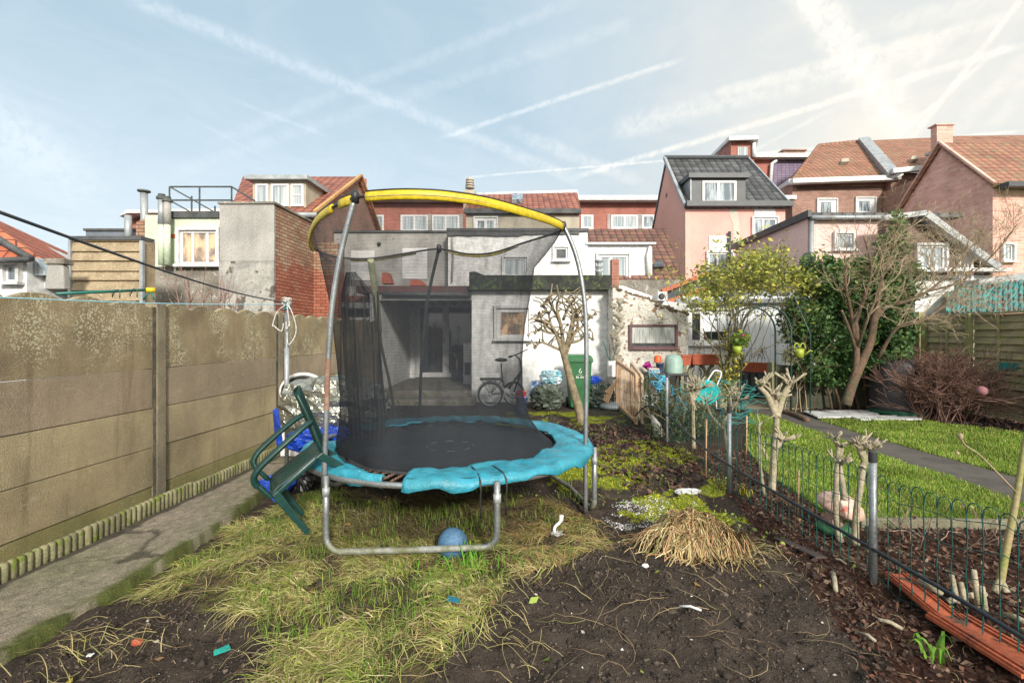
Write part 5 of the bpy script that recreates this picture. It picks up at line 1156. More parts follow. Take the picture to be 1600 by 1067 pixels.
tag(b.build('wood_offcuts', M['wood']), 'short timber offcuts leaning below the white electrical box', 'timber')
# wooden safety gate panels
def gate(a, b_, zt_a, zt_b, n, label, loc, m):
    g = thing('wooden_gate', loc, label, 'gate', 'slatted wooden panels leaning by the outhouse'); a, b_ = Vector(a), Vector(b_)
    at, bt = a+Vector((0, 0, zt_a)), b_+Vector((0, 0, zt_b))
    MB().bar(at, bt, .05, .05).build('top_rail', m, g, bevel=.006); MB().bar(a+Vector((0, 0, .05)), b_+Vector((0, 0, .05)), .05, .05).build('bottom_rail', m, g, bevel=.006)
    for q, qt in ((a, at), (b_, bt)): MB().bar(q, qt, .08, .045, up=(1, 0, 0)).build('stile', m, g, bevel=.006)
    for i in range(1, n):
        t = i/n; MB().bar(a.lerp(b_, t)+Vector((0, 0, .06)), at.lerp(bt, t), .022, .014, up=(1, 0, 0)).build('slat', m, g)
A = Vector((X(965, 9.6), 9.6, 0)); B2 = Vector((X(996, 7.8), 7.8, 0))
pa = G(965, 640); 
gate((X(964, 10), 10.0, .05), (X(994, 8.25), 8.25, .0), .92, .83, 13, 'bare wood slatted safety gate nearer the bin', (X(980, 9), 9, 0), M['wood'])
gate((X(985, 10), 9.9, .05), (X(1003, 8.3), 8.3, .0), .88, .80, 13, 'second slatted wooden panel behind the first one, nearer the outhouse window', (X(1000, 9), 9, 0), mat('pale_wood', (.6, .46, .34), (.5, .38, .28), 6, .6))
# bicycle against the white wall
bk = thing('bicycle', (X(790, 9.9), 9.9, 0), 'electric folding bicycle with rear carrier battery leaning on the white wall', 'bicycle')
def wheel(cx, cy, cz, r, ax=(0, 1, 0), rad_off=0):
    axv = Vector(ax).normalized(); R = axv.to_track_quat('Z', 'Y').to_matrix()
    cir = [Vector((cx, cy, cz))+R @ Vector((r*math.cos(t), r*math.sin(t), 0)) for t in np.linspace(0, 2*math.pi, 28, endpoint=False)]
    w_ = MB().tube([Vector((cx, cy, cz))+(q-Vector((cx, cy, cz)))*.9 for q in cir], .009, 6, closed=True); 
    for k in range(14): q = cir[k*2]; w_.tube([Vector((cx, cy, cz)), Vector((cx, cy, cz))+(q-Vector((cx, cy, cz)))*.9], .003, 4)
    w_.lathe((cx, cy, cz), [(.035, -.04), (.035, .04)], 10, ax=ax)
    w_ = w_.build('wheel', M['zinc'], bk, True); MB().tube(cir, .022, 8, closed=True).build('tyre', M['rubber'], w_, True); return w_
d = 9.9; w1 = (X(766, d), d, .30); w2 = (X(803, 10.2), 10.2, .32)
wheel(*w1, .235); wheel(w2[0], w2[1], w2[2]-.04, .235, (.45, .9, 0))
b = MB(); BBp = Vector((X(790, 10), 10.0, .33)); seat = Vector((X(783, d), d, Z(563, d)-.05)); head = Vector((X(815, 10.1), 10.1, .75))
b.tube([BBp, (X(785, d), 9.95, .6)], .02, 8); b.tube([(X(785, d), 9.95, .55), seat], .014, 8); b.tube([BBp, head], .026, 8); b.tube([BBp, w1], .014, 6); b.tube([(X(785, d), 9.95, .6), w1], .011, 6); b.tube([(w2[0], w2[1], w2[2]), head], .018, 8); b.build('frame', M['black'], bk, True)
b = MB(); hb = Vector(P(803, 556, 9.9)); b.tube([head, Vector((X(812, 10), 10, 1.0)), hb+Vector((.04, .1, 0))], .015, 8); b.tube([hb+Vector((-.1, -.2, -.01)), hb+Vector((.05, .1, .02)), hb+Vector((.28, .3, .12))], .012, 8); b.build('handlebar', M['black'], bk, True)
MB().tube([hb+Vector((-.1, -.2, -.01)), hb+Vector((-.03, -.1, 0))], .019, 8).build('grip', M['rubber'], bk, True)
b = MB(); b.ball(seat+Vector((0, 0, .06)), (.13, .07, .04), 14, 8); b.build('saddle', M['black'], bk, True)
MB().box(X(752, d), X(781, d), d-.06, d+.06, Z(590, d), Z(583, d)).build('battery', M['cwhite'], bk, bevel=.01)
b = MB(); b.box(X(750, d), X(783, d), d-.07, d+.07, Z(593.5, d), Z(590.5, d)); b.tube([(X(752, d), d, Z(592, d)), w1], .007, 5); b.tube([(X(776, d), d, Z(592, d)), w1], .007, 5); b.build('carrier', M['black'], bk)
b = MB(); b.tube([Vector(w1)+Vector((.27*math.cos(t), 0, .27*math.sin(t))) for t in np.linspace(.1, 3.0, 16)], .02, 6, sq=(.3, 1)); b.build('mudguard', M['black'], bk, True)
b = MB(); b.lathe(BBp+Vector((0, -.06, 0)), [(.1, -.004), (.1, .004), (.03, .02)], 20, ax=(0, -1, 0)); b.build('chainring', M['zinc'], bk)
MB().tube([BBp+Vector((0, -.07, 0)), BBp+Vector((.12, -.08, -.1)), BBp+Vector((.2, -.1, -.1))], .012, 6).build('pedal', M['black'], bk, True)
bu = thing('bucket', (X(815, 9.3), 9.3, 0), 'small blue patterned bucket holding a red cloth in front of the bicycle', 'bucket')
MB().lathe((X(815, 9.3), 9.3, .02), [(.0, 0), (.095, 0), (.115, .30), (.122, .30), (.122, .32), (.108, .32), (.09, .04)], 22, cap=False).build('pail', mat('blue_pattern', (.05, .09, .38), (.25, .28, .5), 14, .4), bu, True)
crumple('cloth', (X(815, 9.3)-.01, 9.3, .38), (.11, .1, .08), mat('red_cloth', (.35, .03, .03), (.22, .02, .02), 8, .8), .3, 31, 'crumpled red cloth in the blue bucket', 'cloth', 3, nu=24, nv=14)
# patio clutter
pl = thing('potted_plant', (X(713, 13.4), 13.4, .25), 'spiky potted plant standing on the patio by the glass door', 'plant')
MB().lathe((X(714, 13.4), 13.4, .25), [(.0, 0), (.13, 0), (.17, .3), (.15, .3), (.0, .26)], 16, cap=False).build('pot', M['black'], pl, True)
b = MB()
for i in range(22):
    a = random.uniform(0, 6.28); L = random.uniform(.4, .65); o = Vector((X(714, 13.4), 13.4, .8)); e = Vector((math.cos(a)*L*.55, math.sin(a)*L*.55, L*.5)); b.tube([o, o+e*.5+Vector((0, 0, .06)), o+e*.9, o+e*1.1+Vector((0, 0, -.06))], [.014, .018, .012, .002], 4, sq=(.3, 1))
b.build('leaves', mat('yucca_leaf', (.10, .13, .03), (.2, .18, .06), 5, .6), pl); MB().tube([(X(714, 13.4), 13.4, .5), (X(714, 13.4), 13.4, .85)], .03, 6).build('stem', M['wood'], pl, True)
cb = thing('cabinet', (X(732, 12.6), 12.6, .25), 'white cabinet against the corner of the patio', 'cabinet')
MB().box(X(724, 12.4), X(737, 12.4), 12.4, 12.9, .25, 1.3).build('body', M['cwhite'], cb, bevel=.01); MB().box(X(723, 12.4), X(737.5, 12.4), 12.37, 12.92, 1.302, 1.34).build('top', M['wood'], cb); MB().box(X(726, 12.4), X(735, 12.4), 12.38, 12.395, .5, .8).build('opening', M['black'], cb)
crumple('cloth', (X(560, 9.3), 9.3, .12), (.25, .2, .14), M['grey'], .3, 41, 'grey dust sheet in a heap behind the left side of the net', 'sheet', 3, nu=24, nv=14)

# plant table with pots
tb = thing('potting_table', (X(1040, 9.6), 9.6, 0), 'black plastic table beneath the outhouse window, crowded with pots', 'table')
x0, x1 = X(1010, 9.6), X(1074, 9.6); zt = Z(583, 9.6)
MB().box(x0, x1, 9.5, 10.1, zt-.05, zt).build('tabletop', M['black'], tb, bevel=.01)
for a in (x0+.05, x1-.05):
    for y in (9.55, 10.05): MB().box(a-.025, a+.025, y-.025, y+.025, -.05, zt-.052).build('leg', M['black'], tb)
def pot(x, y, z, r, h, col, label, inv=False, cat='pot', name='flower_pot', tilt=(0, 0, 1)):
    pr = [(r*.7, 0), (r, h*.85), (r*1.08, h*.85), (r*1.08, h), (r*.95, h), (r*.6, h*.1)] if not inv else [(r*1.05, 0), (r, h*.7), (r*.75, h*.95), (r*.3, h), (0, h)]
    b = MB(); b.lathe((x, y, z), pr, 20, ax=tilt, cap=False); return tag(b.build(name, mat('pot_'+col[0], col[1], None, 6, .5), None, True), label, cat)
pot(X(1054, 9.7), 9.75, zt, .17, .36, ('aqua', (.30, .45, .40)), 'pale green upturned pot on the black table', True)
pot(X(1031, 9.7), 9.7, zt, .075, .2, ('slate', (.06, .10, .18)), 'dark blue pot in the middle of the black table')
pot(X(1030, 9.7), 9.8, zt+.2, .07, .14, ('orange', (.75, .12, .02)), 'bright orange pot stacked on the dark blue pot', True)
pot(X(1019, 9.7), 9.85, zt+.06, .08, .14, ('magenta', (.45, .03, .30)), 'magenta pot tipped over at the left of the black table', False, tilt=(-.6, 0, .8))
b = MB(); b.box(X(1014, 9.55), X(1030, 9.55), 9.5, 9.65, zt+.002, zt+.07); b.box(X(1013, 9.55), X(1029, 9.55), 9.49, 9.66, zt+.072, zt+.1); tag(b.build('tray', mat('cream_plastic', (.6, .48, .42), None, 5, .5), None, bevel=.01), 'cream seed tray lying at the front of the black table', 'tray')
pot(X(1052, 9), 8.9, gz1(X(1052, 9), 8.9)+.12, .12, .18, ('clay', (.30, .12, .06)), 'clay pot on the ground beneath the black table')
# breeze block wall with planters
ww = thing('block_wall', (X(1110, 10), 10, 0), 'low openwork concrete block wall with ring pattern left of the arch', 'wall')
bw_ = mat('block_concrete', (.30, .28, .17), (.2, .19, .12), 5, .9, .5); x0, x1 = X(1064, 10), X(1142, 10); zt = Z(567, 10)
b = MB(); b.box(x0, x0+.12, 10, 10.15, -.1, zt); b.box(x1-.1, x1, 10, 10.15, -.1, zt); b.box(x0+.12, x1-.1, 10, 10.15, zt-.05, zt); b.box(x0+.12, x1-.1, 10, 10.15, -.1, .12); mid = (zt+.12)/2-.02; b.box(x0+.12, x1-.1, 10, 10.15, mid-.03, mid+.03)
b.build('frame', bw_, ww)
for row in (mid+.215, mid-.215):
    for i in range(2):
        for sg in (-1, 1):
            c = Vector((x0+.33+.4*i+sg*.03, 10.02, row)); b = MB(); b.tube([c+Vector((sg*.14*math.cos(t), 0, .16*math.sin(t))) for t in np.linspace(-1.35, 1.35, 12)], .035, 6, sq=(1, 1)); b.tube([c+Vector((sg*.06*math.cos(t), 0, .09*math.sin(t))) for t in np.linspace(-1.35, 1.35, 8)], .018, 5); b.build('block_ring', bw_, ww)
def planter(px0, px1, py, d, label, d1=None, full=.2, m=None):
    p0, p1 = Vector(P(px0, py, d)), Vector(P(px1, py+(2 if d1 is None else 0), d1 or d)); r = thing('planter_box', (p0+p1)/2, label, 'planter', 'red window boxes on the low walls')
    u = (p1-p0); u.z = 0; p1.z = p0.z; L = u.length; u.normalize(); w_ = Vector((-u.y, u.x, 0))
    b = MB(); vs = []
    for z, s in ((-.12, .8), (.06, 1.)):
        for q, e in ((p0, -1), (p1, 1)):
            for sd in (-1, 1): vs.append(q+w_*sd*.1*s-u*e*(1-s)*.1+Vector((0, 0, z)))
    b.add(vs, [(0, 1, 3, 2), (0, 2, 6, 4), (1, 5, 7, 3), (0, 4, 5, 1), (2, 3, 7, 6)]); b.build('box', M['terracotta'], r)
    b = MB(); 
    for q in ((p0, p1, -.1), (p0, p1, .1)): b.bar(q[0]+w_*q[2]+Vector((0, 0, .07)), q[1]+w_*q[2]+Vector((0, 0, .07)), .03, .03)
    b.build('rim', M['terracotta'], r); MB().prism([p0-w_*.085+Vector((0, 0, .03)), p1-w_*.085+Vector((0, 0, .03)), p1+w_*.085+Vector((0, 0, .03)), p0+w_*.085+Vector((0, 0, .03))], (0, 0, .015)).build('compost', mat('compost', (.04, .03, .025), None, 20), r)
planter(1063, 1078, 561, 9.8, 'short red planter box at the left end of the block wall'); planter(1079, 1122, 560, 9.9, 'long red planter box on the openwork block wall')
planter(1150, 1208, 571, 11.2, 'red planter box seen through the rose arch', 10.6)
lw_ = thing('low_wall', (X(1180, 11.4), 11.4, 0), 'dark low wall carrying the planter seen through the arch', 'wall'); b = MB(); b.box(X(1148, 11.4), X(1215, 11.4), 11.4, 11.6, -.1, Z(577, 11.4)); b.build('wall', mat('dark_panel', (.05, .055, .06), (.09, .095, .10), 5, .7), lw_)
for i in range(4): MB().box(X(1163+11*i, 11.35), X(1169+11*i, 11.35), 11.35, 11.395, .1, .6).build('panel', mat('grey_panel', (.16, .18, .2), None, 4, .5), lw_)
lw_ = thing('block_wall', (X(1240, 9.9), 9.9, 0), 'mossy openwork block wall under the evergreen right of the arch', 'wall')
dk = mat('mossy_block', (.10, .10, .065), (.06, .07, .045), 5, .9, .5); b = MB(); b.box(X(1204, 9.9), X(1212, 9.9), 9.85, 10.05, -.1, Z(566, 9.9)); b.build('pier', bw_, lw_, bevel=.01)
b = MB(); b.box(X(1212, 9.95), X(1390, 9.95), 9.95, 10.05, -.1, Z(571, 9.9)); b.build('wall', dk, lw_)
for i in range(5): c = (X(1226+17*i, 9.9), 9.93, .45); MB().tube([(c[0]+.09*math.cos(t), c[1], c[2]+.15*math.sin(t)) for t in np.linspace(0, 6.28, 18, endpoint=False)], .025, 6, closed=True).build('block_ring', dk, lw_)
# hose reel
hr = thing('hose_reel', (X(1108, 8.4), 8.4, 0), 'turquoise garden hose reel with white tubular handle', 'hose reel')
c = Vector(P(1103, 612, 8.4)); tq = mat('turquoise_plastic', (.01, .42, .42), (.02, .5, .5), 5, .4)
for sg, s in ((-1, .2), (1, .2)): MB().lathe(c+Vector((sg*.05, sg*.11, 0)), [(s, -.012), (s, .012)], 26, ax=(.4, .9, 0)).build('reel_side', tq, hr)
b = MB()
for i in range(5): b.tube([c+Vector((.9*(.15-.002*i)*math.cos(t)-.02*i+.04, -.4*(.15)*math.cos(t)+.045*i-.09, .15*math.sin(t))) for t in np.linspace(0, 6.28, 22, endpoint=False)], .014, 6, closed=True)
b.build('hose_coil', mat('green_hose', (.02, .35, .28), (.03, .28, .22), 5, .4), hr, True)
MB().tube(smooth_path([c+Vector((-.02, 0, -.3)), c+Vector((.0, 0, .1)), P(1113, 583, 8.4), P(1118, 579, 8.4), P(1126, 581, 8.4), P(1126, 588, 8.4), P(1119, 608, 8.4), c+Vector((.2, .05, -.3))], 35), .013, 8).build('handle', M['cwhite'], hr, True)
nt = MB()
rs = random.Random(4)
for i in range(16): a = Vector(P(rs.uniform(1020, 1040), 585+i*4.2, 7.6))+Vector((.06*i*.4, 0, 0)); nt.tube(smooth_path([a+Vector((rs.uniform(-.12, .12), rs.uniform(-.1, .1), rs.uniform(-.08, .08))) for _ in range(7)], 20), .009, 4)
tag(nt.build('netting', mat('blue_netting', (.04, .32, .55), (.1, .42, .6), 8, .5), None, True), 'tangled bright blue netting caught in the shrub by the fence', 'netting')
nt = MB()
for i in range(26): a = Vector(P(rs.uniform(1075, 1175), 600+rs.uniform(0, 60), 7.4)); nt.tube(smooth_path([a+Vector((rs.uniform(-.25, .25), rs.uniform(-.1, .1), rs.uniform(-.12, .12))) for _ in range(6)], 20), .004, 4)
tag(nt.build('netting', mat('green_netting', (.02, .26, .24), (.03, .2, .2), 8, .6), None, True), 'loose dark green plastic netting behind the pruned shrubs', 'netting')
# ---------------------------------------------------------------- wire fence on the right
FL = [(2.36, 1.5), (2.19, 2.95), (2.05, 4.58), (2.20, 6.9), (1.72, 8.6), (1.45, 9.6)]
def fl(y):
    ys = [q[1] for q in FL]; return float(np.interp(y, ys, [q[0] for q in FL]))
wf = thing('wire_fence', (2.19, 2.95, 0), 'low green hoop topped wire fence between the soil and the lawn', 'fence')
wg = mat('green_wire', (.012, .105, .095), (.015, .06, .055), 20, .45)
def fz(y): return gz1(fl(y), y)
b = MB(); y = 1.55; S = .074
path = []
while y < 9.5:
    x = fl(y); nx = fl(min(y+S, 9.5)); top = .665+fz(y)*.5
    if y > 6.9: top -= .05
    A = Vector((x, y, 0)); B2 = Vector((nx, min(y+S, 9.6), 0)); g = fz(y)
    n = 5 if y < 5 else 3; pts = [A+Vector((0, 0, g-.03))]
    for k in range(1, 7): pts.append(A+Vector((.003*math.sin(k*2.4+y*9), .003*math.cos(k*2.1), g+(top-.05-g)*k/6)))
    for k in range(1, n+1): t = math.pi*k/(n+1); pts.append((A+B2)/2+(A-B2)/2*math.cos(t)*1.+Vector((0, 0, top-.045+.05*math.sin(t))))
    pts.append(B2+Vector((0, 0, top-.06)))
    b.tube(pts, .0030 if y < 4.6 else .0019, 4, cap=False)
    if y < 5: b.tube([p+Vector((.004*math.sin(i*2.5), .004*math.cos(i*2.5), 0)) for i, p in enumerate(pts[:7])], .0022, 3, cap=False)
    y += S
b.build('hoop_wires', wg, wf, True)
b = MB()
for hz in (.03, .15, .29, .43, .57):
    pts = []
    for k, yy in enumerate(np.arange(1.5, 9.6, .11)): pts.append((fl(yy)+.004*(k % 2), yy, fz(yy)+hz+.004*((k*7) % 3)))
    b.tube(pts[:30], .0022, 4, cap=False); b.tube(pts[29:], .0015, 4, cap=False)
b.build('cross_wires', wg, wf, True)
for (x, y, top, r) in ((2.19, 2.95, .785, .021), (2.05, 4.58, .82, .019), (2.20, 6.9, .95, .017)):
    MB().tube([(x-.03, y-.0, -.2), (x-.03, y, top)], r, 14).build('post', M['steel'] if y < 6 else M['zinc'], wf, True)
    MB().lathe((x-.03, y, top-.045), [(r+.003, 0), (r+.003, .06), (r-.004, .066)], 14).build('post_cap', M['black'], wf)
hs = MB(); q = [(1.9, 7.6, .25), (1.95, 7.0, .50), (2.02, 6.2, .44), (2.02, 5.4, .33), (2.0, 4.58, .3), (2.04, 3.9, .28), (2.1, 3.3, .25), (2.16, 2.85, .22), (2.2, 2.3, .20), (2.3, 1.6, .12)]
tag(hs.tube(smooth_path(q, 50), .011, 8) and hs.build('garden_hose', mat('dark_hose', (.012, .02, .03), (.02, .03, .04), 5, .45), None, True), 'black garden hose strung along the wire fence', 'hose')

# ---------------------------------------------------------------- branching helpers
def branch(b, p, d, L, r, depth, rs, spread=.6, n=4, up=.15, shrink=.72, kids=(2, 3), tips=None, segs=4, wob=.18, rmin=.0025):
    p = Vector(p); d = Vector(d).normalized(); pts = [p.copy()]; rr = [r]; r1 = max(rmin, r*shrink)
    for k in range(segs):
        d = (d+Vector((rs.uniform(-wob, wob), rs.uniform(-wob, wob), rs.uniform(-wob, wob)+up*.3))).normalized()
        p = p+d*L/segs; pts.append(p.copy()); rr.append(r+(r1-r)*(k+1)/segs)
    b.tube(pts, rr, n if r > .006 else 3, cap=depth == 0)
    if depth == 0:
        if tips is not None: tips.append((p.copy(), d.copy()))
        return
    for k in range(rs.randint(*kids)):
        ax = Vector((rs.gauss(0, 1), rs.gauss(0, 1), rs.gauss(0, 1))).cross(d).normalized()
        nd = (d*math.cos(spread*rs.uniform(.5, 1.2))+ax*math.sin(spread*rs.uniform(.5, 1.2))+Vector((0, 0, up))).normalized()
        i = rs.randint(max(1, segs-2), segs); branch(b, pts[i], nd, L*rs.uniform(.6, .9), r1*rs.uniform(.7, .95), depth-1, rs, spread, n, up, shrink, kids, tips, segs, wob, rmin)
def leaves(name, cen, size, mat_, parent, colors, seed=0, jit=0., flat=0., droop=0.0, aspect=.5):
    g = np.random.default_rng(seed); cen = np.asarray(cen, float); n = len(cen)
    a = g.normal(size=(n, 3)); a[:, 2] = a[:, 2]*(1-flat)-droop; a /= np.linalg.norm(a, axis=1)[:, None]
    t = g.normal(size=(n, 3)); t[:, 2] += flat*2; w = np.cross(a, t); w /= np.linalg.norm(w, axis=1)[:, None]; nrm = np.cross(a, w)
    s = size*np.clip(np.exp(g.normal(-.08, .35, n)), .4, 1.55)[:, None]; c = cen+g.normal(size=(n, 3))*jit
    v = np.stack([c-a*s*.5, c+w*s*aspect*.5+nrm*s*.08, c+a*s*.5, c-w*s*aspect*.5+nrm*s*.08], 1).reshape(-1, 3)
    col = np.asarray(colors, float)[g.integers(0, len(colors), n)]*g.uniform(.7, 1.25, n)[:, None]
    return np_mesh(name, v, np.arange(4*n).reshape(-1, 4), mat_, parent, np.repeat(col, 4, 0))
leafm = attrmat('leaf', .55, 0, spec=.4, trans=.25, vary=.1); drym = attrmat('dry_matter', .85, 0, spec=.2, vary=.2, trans=.0); grassm = attrmat('grass_blade', .6, 0, spec=.25, trans=.3, vary=.15)

bark_p = mat('pollard_bark', (.32, .26, .17), (.17, .14, .09), 11, .95, 1., 50, spots=(.12, .12, .07), sscale=20, sthr=.64)
pale_b = mat('pale_bark', (.42, .37, .27), (.27, .24, .16), 14, .9, .9, 70, spots=(.26, .3, .12), sscale=14, sthr=.62)
brown_b = mat('brown_bark', (.20, .125, .08), (.12, .085, .06), 9, .95, 1., 45, spots=(.10, .11, .06), sscale=9, sthr=.58, bdist=.03)
twig_b = mat('twig_bark', (.30, .22, .14), (.42, .34, .22), 8, .85)
# pollarded tree by the bin
tree = thing('pollarded_tree', (P(905, 660, 8.3)[0], 8.3, 0), 'pollarded leafless small tree with knobbly crown in front of the white wall', 'tree')
b = MB(); pts = [P(911, 668, 8.3), P(905, 640, 8.3), P(896, 610, 8.3), P(888, 580, 8.3), P(881, 555, 8.3)]; b.tube(smooth_path(pts, 16), [.085-.0022*i for i in range(17)], 10)
b.build('trunk', bark_p, tree, True)
limbs = [[(881, 560), (872, 530), (860, 507), (838, 500)], [(881, 560), (878, 520), (870, 480), (874, 465)], [(881, 560), (892, 528), (896, 500), (907, 480), (922, 464)], [(881, 555), (890, 520), (895, 490), (886, 468)], [(878, 548), (860, 540), (845, 535), (836, 543)],
         [(875, 530), (862, 510), (856, 488), (846, 478)], [(872, 520), (858, 520), (843, 515), (836, 520)], [(893, 520), (905, 515), (918, 500), (930, 490)], [(893, 535), (905, 532), (915, 526), (926, 530)], [(878, 512), (868, 490), (858, 472), (850, 475)], [(896, 500), (912, 498), (925, 496)], [(888, 540), (902, 512), (900, 490), (892, 476)], [(880, 500), (888, 480), (898, 466)], [(868, 520), (850, 505), (842, 490)]]
b = MB(); rs = random.Random(3); tips = []
for i, L in enumerate(limbs):
    off = rs.uniform(-.35, .35); m_ = len(L); pts = [P(q[0], q[1], 8.3+off*k/m_) for k, q in enumerate(L)]; sp = smooth_path(pts, 12); n = len(sp)
    r0 = .042 if i < 4 else .026; b.tube(sp, [r0+(.013-r0)*k/(n-1) for k in range(n)], 7)
    for k in range(n//3, n, 1):
        d = Vector((rs.uniform(-1, 1), rs.uniform(-1, 1), rs.uniform(-.2, 1))); L_ = rs.uniform(.08, .34); e = sp[k]+d.normalized()*L_; mid = (sp[k]+e)/2+Vector((rs.uniform(-.03, .03), 0, .03)); b.tube([sp[k], mid, e], [.013, .011, .010], 5)
        if rs.random() < .25: b.ball(e, .024, 6, 5)
    b.ball(sp[-1], .028, 6, 5)
b.build('crown', bark_p, tree, True)

# whitish pruned shrubs along the fence
def pruned(base, stems, label, crown, r0=.03, seed=1, m=pale_b):
    x, y, z = base; t = thing('pruned_shrub', (x, y, 0), label, 'shrub', 'hard pruned pale shrubs along the wire fence'); rs = random.Random(seed); b = MB(); cb_ = MB()
    for st in stems:
        pts = smooth_path([Vector(P(q[0], q[1], y+(q[2] if len(q) > 2 else 0))) for q in st], 14); n = len(pts); b.tube(pts, [r0*(1.15-.5*k/(n-1)) if k else r0*1.5 for k in range(n)], 8)
        for k in range(crown):
            a = rs.uniform(0, 6.28); el = rs.uniform(.2, 1.1); L_ = rs.uniform(.05, .17)*y/4; d = Vector((math.cos(a)*math.cos(el), math.sin(a)*math.cos(el)*.8, math.sin(el))); s = pts[-1-rs.randint(0, 2)]
            e = s+d*L_; mid = s+d*L_*.5+Vector((rs.uniform(-.02, .02), rs.uniform(-.02, .02), .01)); cb_.tube([s, mid, e], [r0*.46, r0*.34, r0*.30], 6)
            if rs.random() < .6: d2 = (d+Vector((rs.uniform(-.8, .8), rs.uniform(-.8, .8), .3))).normalized(); cb_.tube([mid, mid+d2*L_*.5], [r0*.32, r0*.24], 5)
    b.build('stem', m, t, True)
    if crown: cb_.build('crown', m, t, True)
    return t
pruned((X(1208, 4.7), 4.7, 0), [[(1205, 775), (1209, 720), (1213, 670), (1212, 632), (1206, 618)], [(1212, 650), (1200, 620), (1186, 604)], [(1213, 650), (1224, 618), (1234, 600)], [(1209, 700), (1222, 690)]], 'thick whitish pruned shrub with antler like crown, tallest by the fence', 11, .032, 2)
pruned((X(1188, 4.6), 4.6, 0), [[(1195, 775), (1188, 730), (1187, 690), (1186, 665), (1191, 660)], [(1198, 715), (1192, 700)]], 'thin stubby pruned stem just left of the tallest shrub', 2, .014, 3)
pruned((X(1084, 6.3), 6.3, 0), [[(1084, 700), (1083, 660), (1083, 620), (1084, 610)], [(1085, 640), (1078, 612)], [(1083, 625), (1094, 608)]], 'forked pale pruned shrub with dense stubbly head in front of the hose reel', 12, .024, 4)
pruned((X(1142, 5.4), 5.4, 0), [[(1140, 730), (1135, 690), (1130, 660), (1142, 645), (1141, 620), (1141, 610)], [(1130, 670), (1112, 650), (1102, 625)], [(1142, 640), (1152, 626)]], 'crooked pruned shrub with one long sideways arm by the middle fence post', 7, .018, 5)
pruned((X(1308, 3.55), 3.55, 0), [[(1312, 845), (1306, 800), (1307, 740), (1310, 700), (1304, 690)], [(1310, 720), (1316, 698)], [(1320, 780), (1314, 740), (1312, 725)]], 'pruned white shrub rising beside the toadstool ornament', 6, .019, 6)
pruned((X(1340, 3.5), 3.5, 0), [[(1336, 850), (1338, 800), (1346, 750), (1350, 712), (1346, 700)], [(1347, 730), (1360, 702)], [(1349, 715), (1340, 697)]], 'pruned white shrub between the toadstool and the tall fence post', 8, .021, 7)
for i, (a, y0, y1, d, lb) in enumerate(((1103, 735, 655, 5.2, 'thin bamboo cane left of the middle fence post'), (1166, 700, 650, 5.5, 'thin cane right of the middle fence post'), (1247, 815, 735, 4.0, 'thin cane standing before the lawn left of the toadstool'))):
    q = MB().tube([P(a, y0+10, d), P(a+1, y1, d)], .008, 6); tag(q.build('garden_cane', M['wood'], None, True), lb, 'cane')
# sapling at the right edge
t = thing('sapling', (X(1570, 2.75), 2.75, 0), 'green barked sapling with a bare drooping side shoot at the right edge', 'sapling')
b = MB(); b.tube(smooth_path([P(1562, 915, 2.75), P(1568, 880, 2.75), P(1578, 830, 2.75), P(1590, 765, 2.75), P(1600, 700, 2.75), P(1612, 640, 2.75)], 20), [.02-.0004*i for i in range(21)], 8); b.build('trunk', mat('green_bark', (.24, .26, .07), (.36, .28, .16), 6, .8, .3), t, True)
b = MB(); b.tube(smooth_path([P(1589, 770, 2.75), P(1560, 740, 2.7), P(1530, 710, 2.7), P(1508, 695, 2.7), P(1500, 680, 2.7)], 16), .0045, 5); b.ball(P(1501, 682, 2.7), (.012, .012, .02), 8, 6); b.ball(P(1496, 708, 2.7), .01, 6, 5); b.build('shoot', twig_b, t, True)
b = MB(); b.tube([P(1562, 905, 2.75), P(1555, 925, 2.72)], [.014, .02], 6); b.tube([P(1564, 905, 2.75), P(1572, 925, 2.72)], [.014, .02], 6); b.build('root_flare', pale_b, t, True)
# toadstool ornament
ts = thing('toadstool_ornament', (X(1308, 3.75), 3.75, 0), 'faded pink toadstool garden ornament with spotted cap on a green base', 'ornament')
x = X(1306, 3.75); z = gz1(x, 3.75)
MB().lathe((x-.02, 3.75, z), [(.11, 0), (.12, .04), (.10, .06)], 18).build('base', mat('ornament_green', (.03, .13, .05), (.05, .16, .07), 9, .8, .5), ts, True)
MB().lathe((x-.02, 3.75, z+.05), [(.065, 0), (.055, .08), (.05, .13)], 16).build('stem', mat('ornament_pink', (.62, .36, .30), (.5, .3, .26), 6, .7), ts, True)
MB().lathe((x+.02, 3.75, z+.16), [(.05, -.01), (.14, .0), (.165, .03), (.14, .08), (.08, .12), (.0, .14)], 22, ax=(.25, -.2, .9), cap=False).build('cap', mat('ornament_cap', (.72, .48, .40), (.66, .44, .32), 5, .6, .2, 40, spots=(.6, .14, .10), sscale=9, sthr=.62), ts, True)

# ---------------------------------------------------------------- rose arch, climbers
ar = thing('rose_arch', (X(1214, 9.3), 9.3, 0), 'dark green metal rose arch with rounded top over the garden path', 'arch')
dg = mat('arch_metal', (.015, .05, .045), (.03, .07, .06), 10, .5)
for dy in (0, .55):
    xl, xr = X(1158, 9.2), X(1236, 9.2); cx = (xl+xr)/2; R = (xr-xl)/2; zc = 1.55
    pts = [(xl, 9.2+dy, -.1), (xl, 9.2+dy, zc)]+[(cx-R*math.cos(t), 9.2+dy, zc+R*1.05*math.sin(t)) for t in np.linspace(.15, math.pi-.15, 18)]+[(xr, 9.2+dy, zc), (xr, 9.2+dy, -.1)]
    MB().tube(pts, .018, 8).build('hoop', dg, ar, True)
b = MB()
for xx in (xl, xr):
    for k in range(7): b.tube([(xx, 9.2, .25+.22*k), (xx, 9.75, .25+.22*k)], .008, 5)
